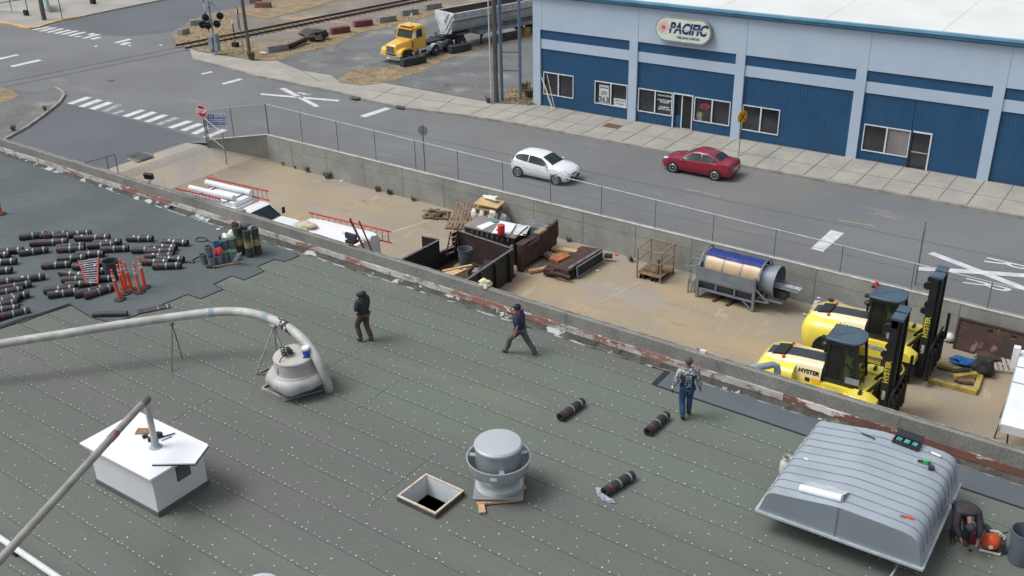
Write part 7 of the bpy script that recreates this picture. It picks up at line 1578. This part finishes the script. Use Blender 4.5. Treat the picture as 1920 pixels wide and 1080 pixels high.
# --- brown dock plates ---
d1 = thing('dock_leveler', 'tall rusty brown dock leveler standing on edge by the table', 'dock leveler', (12.0,-20.0,YZ), R(88))
g = MB(); g.prism([(0,-.17,.35),(0,-.17,1.42),(.35,-.17,1.48),(.38,-.17,1.25),(1.35,-.17,1.28),(1.4,-.17,1.48),(2.1,-.17,1.5),(2.15,-.17,1.62),(2.75,-.17,1.66),(3.0,-.17,1.75),(3.05,-.17,.95),(2.9,-.17,.75),(2.9,-.17,.45),(.4,-.17,.3)], (0,.12,0), RST); g.build('face_plate', d1)
g = MB(); g.b2((.1,-.05,1.32),(1.3,.35,1.38), RST); g.b2((1.5,-.05,1.44),(2.6,.3,1.5), TANM); g.b2((.1,.0,.1),(2.9,.3,.35), BLKS); g.b2((.0,-.12,0),(.12,.2,1.38), RST); g.b2((2.7,-.1,0),(2.85,.2,.7),BLKS); g.build('frame', d1)
g = MB(); g.box((-.2,.3,.75), (.12,.14,.7), M('pale_red_bumper', (160,80,84), (130,60,66), scale=4)); g.box((-.22,.32,1.25), (.12,.14,.3), TANM); g.build('bumper', d1)
d2 = thing('dock_leveler', 'low rusty dock leveler lying flat near the wire cage', 'dock leveler', (13.15,-19.55,YZ), R(-3))
g = MB(); g.hexa([(0,.1,.1),(1.35,0,.1),(1.35,3.0,.1),(.1,3.0,.1),(0,.1,.42),(1.3,0,.5),(1.3,3.0,.55),(.1,3.0,.42)], RST); g.build('deck', d2)
g = MB(); g.b2((1.2,.1,.5),(1.36,2.9,.62), M('worn_steel_edge', (118,116,120), (90,88,92), scale=4)); g.b2((1.36,.2,.05),(1.42,2.8,.52),BLKS); g.build('lip', d2)
g = MB(); g.bar((1.6,.4,.12),(1.6,2.6,.12),.05,.05,TG); g.bar((1.55,.4,.62),(1.55,2.6,.62),.05,.05,TG); g.bar((1.6,.4,.1),(1.55,.4,.62),.05,.05,TG); g.bar((1.6,2.6,.1),(1.55,2.6,.62),.05,.05,TG); g.b2((1.5,.45,.12),(1.54,2.55,.58),BLKS); g.build('guard_frame', d2)
g = MB(); g.tube([(.2,-.15,.2),(.9,-.25,.35),(1.5,-.1,.25)], .1, RST, 8); g.box((.3,-.1,.25), (.5,.3,.3), RST, rz=.3); g.build('hinge_arm', d2); g = MB(); g.tube([(1.5,2.9,.3),(1.85,3.05,.3)], .13, BLKS, 8); g.build('roller', d2)
for (x, y, z, l, w, a, m, lab) in ((12.9,-17.4,.4,1.3,.35,10,LD,'pale timber piece at the far end between the dock levelers'),(12.7,-18.1,.3,1.2,.4,-5,M('grey_board', (150,144,134), (128,122,114), scale=2),'grey board between the dock levelers'),(13.3,-18.5,.5,.9,.6,80,M('orange_rust_board', (176,108,72), (150,90,62), scale=3),'orange-brown panel on the low dock leveler'),(12.75,-19.5,.12,1.0,.25,55,LD,'pale timber block at the near foot of the low dock leveler')):
    g = MB(); g.box((x,y,YZ+z), (l,w,.12), m, rz=R(a)); tag(g.build('timber'), lab, 'timber', 'timbers by the dock levelers')
for (px, py, lab, m) in ((1120,508,'small white scrap right of the low dock leveler',WBAG),(702,312,'small white scrap at the foot of the wall, left part',WBAG),(860,382,'tiny white litter near the pallets',WBAG),(1156,478,'small red scrap at the foot of the wall left of the cage',REDI),(640,340,'white litter at the foot of the wall near the weeds',WBAG),(1510,590,'tiny pale litter at the wall foot right of the machine',WBAG)):
    blob('litter', lab, 'litter', at(px, py, YZ+.0), (.12,.08,.05), m, int(px))
# --- rusty plate, yellow pallet frame, tarp ---
rp = thing('steel_plate', 'large rusty brown steel plate leaning on the wall right of the forklifts', 'steel plate', (31.2,-16.62,YZ), R(-2)); rp.rotation_euler = (R(-8),0,R(-1.5))
g = MB(); g.b2((0,0,0),(3.3,.05,1.32), M('rust_plate_big', (92,70,62), (74,62,58), scale=.9, fine=.15, stain=[((182,152,140), 2.2, .56, .66, .55, (1,1,.6)), ((120,74,54), 1.3, .55, .7, .6, None)])); g.build('plate', rp)
g = MB(); g.b2((-.03,-.04,0),(.02,.06,1.35),RST); g.b2((0,-.04,1.3),(3.3,.06,1.36),RST); g.b2((0,-.05,0),(3.3,.05,.06),RST); g.build('rim', rp)
g = MB(); g.b2((1.1,-.012,1.08),(1.3,-.002,1.16),PLAST); g.b2((2.0,-.012,1.08),(2.2,-.002,1.16),PLAST); g.build('slots', rp)
YW = M('yellow_painted_timber', (186,164,84), (160,140,80), scale=3, fine=.15, stain=[((110,90,60), 3, .58, .7, .6, None)])
yp = thing('timber_skid', 'yellow timber frame with scrap inside in front of the rusty plate', 'timber skid', (31.05,-19.9,YZ), R(1))
for nm, a, b in (('beam',(0,0,.1),(1.75,0,.1)),('beam',(.05,1.35,.1),(1.6,1.35,.1)),('beam',(1.68,.1,.1),(1.62,1.3,.1)),('beam',(.8,.5,.22),(1.5,1.1,.26))): g = MB(); g.bar(a, b, .2, .2, YW); g.build(nm, yp, bevel=.01)
g = MB(); g.box((1.2,.75,.12), (.6,.5,.1), PW, rz=.3); g.tube([(.1,.9,.22),(.5,.75,.3),(.9,.8,.35),(1.3,1.0,.5)], .05, RUB, 8); g.box((1.0,1.0,.3), (.5,.3,.1), RST, rz=.8); g.build('scrap', yp)
p4 = thing('pallet', 'white-grey slatted pallet lying behind the yellow timber frame', 'pallet', at(1868,686,YZ), R(20)); pallet(p4, 8, 1.5, 1.2, M('pale_grey_wood', (188,182,176), (164,158,152), scale=3), seed=6, mess=.03)
blob('blue_tarp', 'crumpled bright blue tarp left of the pale pallet', 'tarp', at(1806,684,YZ), (.45,.32,.3), M('bright_blue_tarp', (44,134,206), (30,104,176), scale=7, rough=.4), 51, .6)
blob('dark_coat', 'dark grey coat heaped between the timber frame and the pale pallet', 'coat', at(1842,704,YZ), (.38,.3,.85), M('dark_cloth', (62,62,64), (48,48,50), scale=6), 52, .5)
blob('brown_sack', 'brown sack lying on the pale pallet', 'sack', at(1850,672,YZ+.14), (.45,.3,.2), M('brown_sack', (92,66,60), (70,52,48), scale=5), 53, .4)
blob('white_ball', 'round white object behind the rear forklift carriage', 'ball', at(1777,640,YZ), (.26,.22,.4), WBAG, 54, .1)
# metal parts behind the rear forklift
t = thing('sheet_chute', 'bright folded sheet metal chute beside the wall behind the rear forklift', 'chute', (25.5,-17.1,YZ))
g = MB(); g.hexa([(-.2,-.5,.1),(.6,-.6,.1),(.5,.2,.1),(-.3,.2,.1),(.0,-.3,.95),(.6,-.45,1.0),(.6,.0,1.05),(.0,.1,1.0)], M('bright_sheet', (206,210,214), (120,112,112), scale=2.5, thr=(.48,.54), metal=.3, rough=.4)); g.build('hopper', t)
g = MB(); g.hexa([(.8,-.3,1.0),(3.6,-.75,.55),(3.6,-.4,.55),(.8,.05,1.0),(.8,-.3,1.12),(3.6,-.75,.68),(3.6,-.4,.68),(.8,.05,1.12)], M('bright_channel', (190,194,198), (150,150,154), scale=3, metal=.4, rough=.4)); g.build('channel', t)
g = MB(); g.bar((.5,0,1.05),(.9,.1,1.0),.1,.1,RST); g.box((1.6,-.35,.4), (.1,.1,.8), RST); g.box((3.2,-.6,.28), (.1,.1,.56), RST); g.tube([(.3,-.1,.5),(.3,.25,.5)], .3, RST, 14); g.build('supports', t)
# white trailer at the right edge
wt = thing('white_trailer', 'white panelled trailer at the right edge of the yard', 'trailer', (34.02,-20.9,.5), R(4))
g = MB(); g.b2((0,-4.0,-.28),(2.6,1.6,0), WPB); g.b2((-.0,-4.0,0),(2.6,1.6,.03), WPT); g.build('body', wt)
g = MB(); 
for y in (-1.0,.2): g.b2((0,y-.02,.031),(2.6,y+.02,.045), GALV)
g.b2((-.05,-4.02,-.3),(-.002,1.62,-.02), GALVL); g.build('panel_joints', wt)
g = MB(); 
for y in (-1.9,-.4): g.bar((.0,y,-.3),(-.15,y+.25,-2.0),.05,.05,RST); g.bar((.1,y+.3,-.3),(.3,y-.1,-2.0),.05,.05,RST)
g.build('stand_legs', wt)
g = MB(); g.b2((-.25,1.0,-.5),(-.02,1.25,.35), WPT); g.build('corner_post', wt)
# --- white utility truck with ladders ---
LR = M('ladder_bright_red', (206,56,66), (190,50,60), scale=5, rough=.5, fine=.05)
ut = thing('utility_truck', 'white service truck with tubes and ladder rack behind the parapet, upper left', 'truck', (-5.0,-24.55,YZ+.35), R(3.0))
wp2 = paint('truck_white', (226,229,234))
g = MB(); g.b2((0,-1.0,.3),(3.0,1.0,1.75), wp2); g.build('service_box', ut, bevel=.04)
g = MB(); g.b2((.15,-.62,1.75),(2.9,.62,1.98), wp2); g.build('box_roof', ut, bevel=.03)
g = MB(); rows = [[Vector((x,-w,z0)),Vector((x,-w,1.05)),Vector((x,-w*.9,z)),Vector((x,w*.9,z)),Vector((x,w,1.05)),Vector((x,w,z0))] for x, w, z0, z in ((3.05,.93,.3,1.6),(3.2,.93,.3,1.68),(3.85,.93,.3,1.66),(4.6,.93,.3,1.1),(5.6,.9,.3,.95),(5.85,.85,.35,.7))]
g.loft(rows, wp2, closed=False, cap=False); g.build('cab', ut, sharp=40)
g = MB(); g.poly([(3.93,-.76,1.635),(3.93,.76,1.635),(4.58,.82,1.145),(4.58,-.82,1.145)], CARGL); g.build('windscreen', ut)
for s in (-1,1): 
    g = MB(); g.poly([(3.2,s*.935,1.1),(4.45,s*.937,1.1),(3.9,s*.875,1.56),(3.25,s*.875,1.58)], CARGL); g.build('side_window', ut)
    g = MB(); g.box((4.5,s*1.12,1.3), (.08,.16,.32), RUB); g.build('mirror', ut)
for x in (.9,5.0):
    for s in (-1,1): g = MB(); g.tube([(x,s*.75,.0),(x,s*1.0,.0)], .38, TYRE, 20); g.build('wheel', ut)
TUBE = M('white_tube', (224,228,234), (212,216,224), scale=3, fine=.02)
for y, x0, x1, z in ((.55,-.3,2.95,2.16),(-.42,-.5,2.7,2.14),(-.85,-.3,2.1,2.0)): 
    g = MB(); g.tube([(x0,y,z),(x1,y,z)], .15 if y != -.85 else .1, TUBE, 14); g.build('storage_tube', ut)
g = MB(); 
for x in (.4,2.4): g.b2((x,-.95,1.99),(x+.06,.85,2.03), M('rack_grey', (120,126,134)))
g.build('rack_bar', ut)
def lad2(label, o, x0, x1, y, z, h, grp, rz):
    t = thing('extension_ladder', label, 'ladder', o, rz, grp); ladder_mesh(t, Vector((x0,y,z)), Vector((x0,y,z-h)), Vector((x1,y,z)), Vector((x1,y,z-h)), 14, LR)
    return t
lad2('red extension ladder on the far side of the first white truck', (-5.0,-24.55,YZ+.35), -.5, 3.9, .82, 2.32, .5, 'red ladders on the white trucks', R(3))
lad2('red extension ladder on the near side of the first white truck', (-5.0,-24.55,YZ+.35), -.95, 2.3, -.98, 2.2, .42, 'red ladders on the white trucks', R(3))
uo = Vector((1.75,-25.55,YZ+.35))
vt2 = thing('white_van', 'white van roof mostly hidden below the parapet, with a red ladder', 'van', uo, R(3))
g = MB(); rows = [[Vector((x,-w,.2)),Vector((x,-w,z-.25)),Vector((x,-w*.85,z)),Vector((x,w*.85,z)),Vector((x,w,z-.25)),Vector((x,w,.2))] for x, w, z in ((0,.75,1.2),(.5,.95,1.75),(1.2,1.0,2.1),(2.0,1.0,2.15),(5.0,1.0,2.15),(5.3,.98,2.1))]
g.loft(rows, wp2, closed=False, cap=False); g.poly(rows[-1], wp2); g.build('body', vt2, sharp=50)
g = MB(); g.poly([(.55,-.82,1.79),(.55,.82,1.79),(1.12,.85,2.07),(1.12,-.85,2.07)], CARGL); g.build('windscreen', vt2)
g = MB(); g.tube([(3.9,.1,2.2),(5.6,.1,2.2)], .16, TUBE, 14); g.build('storage_tube', vt2)
for x in (1.0,4.4):
    for s in (-1,1): g = MB(); g.tube([(x,s*.75,.0),(x,s*1.02,.0)], .38, TYRE, 20); g.build('wheel', vt2)
lad2('red extension ladder on the van nearest the dumpster', uo, 1.0, 6.0, .98, 2.3, .55, 'red ladders on the white trucks', R(3))
ra = wladder('dark red roof access ladder poking up above the parapet', Vector((9.28,-32.55,1.2)), Vector((9.72,-32.55,1.2)), Vector((0,0,0)), Vector((0,0,0)), 1, RED) if 0 else None
A_ = at(694,462,5.25); B_ = at(678,466,5.25)
l5 = thing('ladder', 'dark red access ladder poking up over the parapet behind the van', 'ladder', (0,0,0))
LDR = M('ladder_dark_red2', (150,50,46), (120,40,38), scale=6, rough=.5)
a1, b1 = at(683,467,5.0), at(697,469,5.0); a2, b2_ = at(656,410,6.15), at(673,414,6.15)
for p, q in ((a1, a2), (b1, b2_)): g = MB(); d = (q-p); g.bar(p-d*3.2, q, .1, .05, LDR); g.build('rail', l5)
for f in (.75,.3,-.15,-.6,-1.1,-1.6): g = MB(); g.bar(a1.lerp(a2,f), b1.lerp(b2_,f), .04, .04, ALU); g.build('rung', l5)
g = MB(); g.box(at(658,443,5.35), (.5,.1,.22), FD_, rz=R(0)); g.box(at(660,452,5.2), (.4,.3,.1), PLAST); tag(g.build('ladder_bracket', bevel=.01), 'dark grey ladder stand-off bracket on the parapet edge', 'bracket')
blob('cream_sack', 'cream coloured sack just behind the parapet left of the van', 'sack', at(574,430,.9), (.6,.4,.35), M('cream_sack', (196,188,166), (172,164,146), scale=4), 61, .3)
# --- weeds along the wall foot ---
def weed(px, py, z, s, label, n=26, seed=0, m=None, cat='weed', name='weed_clump'):
    random.seed(seed); g = MB(); mm = m or M('weed_green', (98,106,68), (122,118,80), scale=12, fine=.15)
    for i in range(n):
        a = random.uniform(0,6.28); l = random.uniform(.4,1)*s; r = random.uniform(.2,.7)*s; w = .035*s+.012
        b = Vector((random.uniform(-.2,.2)*s, random.uniform(-.2,.2)*s, 0)); tpp = b+Vector((math.cos(a)*r, math.sin(a)*r, l)); md = b.lerp(tpp,.55)+Vector((0,0,.12*s)); sd_ = Vector((-math.sin(a),math.cos(a),0))*w
        g.poly([b-sd_*.5, b+sd_*.5, md+sd_, md-sd_], mm); g.poly([md-sd_, md+sd_, tpp], mm)
    o = g.build(name); o.location = at(px, py, z); tag(o, label, cat, 'weeds and dry tufts')
for i, (px, py, z, s, lab) in enumerate(((578,322,YZ,.5,'green weed clump at the wall foot, third from the left'),(615,335,YZ,.55,'tallest green weed at the foot of the concrete wall'),(532,310,YZ,.35,'weed at the wall foot below the fence corner'),(555,316,YZ,.3,'small weed left of the tall ones at the wall foot'),(708,359,YZ,.4,'weed at the wall foot in the middle of the open yard'),(730,364,YZ,.4,'weed just right of the middle wall weed'),(775,377,YZ,.3,'small weed at the wall foot left of the pallets'),(1183,490,YZ,.35,'weed at the wall foot left of the cage'),(1065,452,YZ,.35,'weed at the wall foot above the dock levelers'),(85,207,.13,.4,'weed clump on the corner island kerb'),(25,245,.13,.5,'big weed patch at the lower left island kerb'),(985,172,.15,.9,'green bush at the corner of the blue building'),(992,182,.15,.9,'low weeds beside the blue building corner'),(915,192,.14,.5,'weed tuft at the foot of the tall wooden pole'),(472,112,.14,.8,'green weeds around the pole base by the railway'))):
    weed(px, py, z, s, lab, 30 if s < .8 else 60, 70+i)
DGM = M('dry_grass_blade', (170,151,114), (146,130,100), scale=3, fine=.1)
g = MB(); random.seed(90)
def tuft_region(pl, n, z, s=.22):
    xs_ = [p.x for p in pl]; ys_ = [p.y for p in pl]
    def inside(x, y):
        c = False; j = len(pl)-1
        for i in range(len(pl)):
            if (pl[i].y > y) != (pl[j].y > y) and x < (pl[j].x-pl[i].x)*(y-pl[i].y)/(pl[j].y-pl[i].y)+pl[i].x: c = not c
            j = i
        return c
    k = 0
    while k < n:
        x = random.uniform(min(xs_), max(xs_)); y = random.uniform(min(ys_), max(ys_)); k += 1
        if not inside(x, y): continue
        for q in range(4):
            a = random.uniform(0,6.28); l = random.uniform(.3,.8)*s; r = s*1.1; o = Vector((x+random.uniform(-.1,.1), y+random.uniform(-.1,.1), z)); sdv = Vector((-math.sin(a), math.cos(a), 0))*.03
            g.poly([o-sdv, o+sdv, o+Vector((math.cos(a)*r, math.sin(a)*r, l))], DGM)
tuft_region(c2([(560,545),(640,470),(760,450),(980,440),(1290,350),(1540,290),(1840,200),(1840,250),(1560,310),(1300,375),(1080,480),(850,548),(700,565)], .15), 700, .15, .12)
tuft_region(c2([(-40,400),(-10,290),(180,275),(500,215),(760,135),(1150,70),(1500,0),(1180,92),(1000,160),(700,215),(520,300),(300,350),(140,405)], .15), 1000, .15, .12)
tuft_region(pxs(.15, [(330,60),(352,48),(381,31),(430,22),(440,60),(480,100),(480,112),(430,104),(376,96),(345,85),(328,72)]), 1200, .15, .18)
tuft_region(c2([(1640,680),(1700,600),(1860,570),(1860,700),(1700,690)], .15), 350, .15, .25)
tag(g.build('dry_grass'), 'dry straw-coloured grass on the verges', 'grass', kind='stuff')
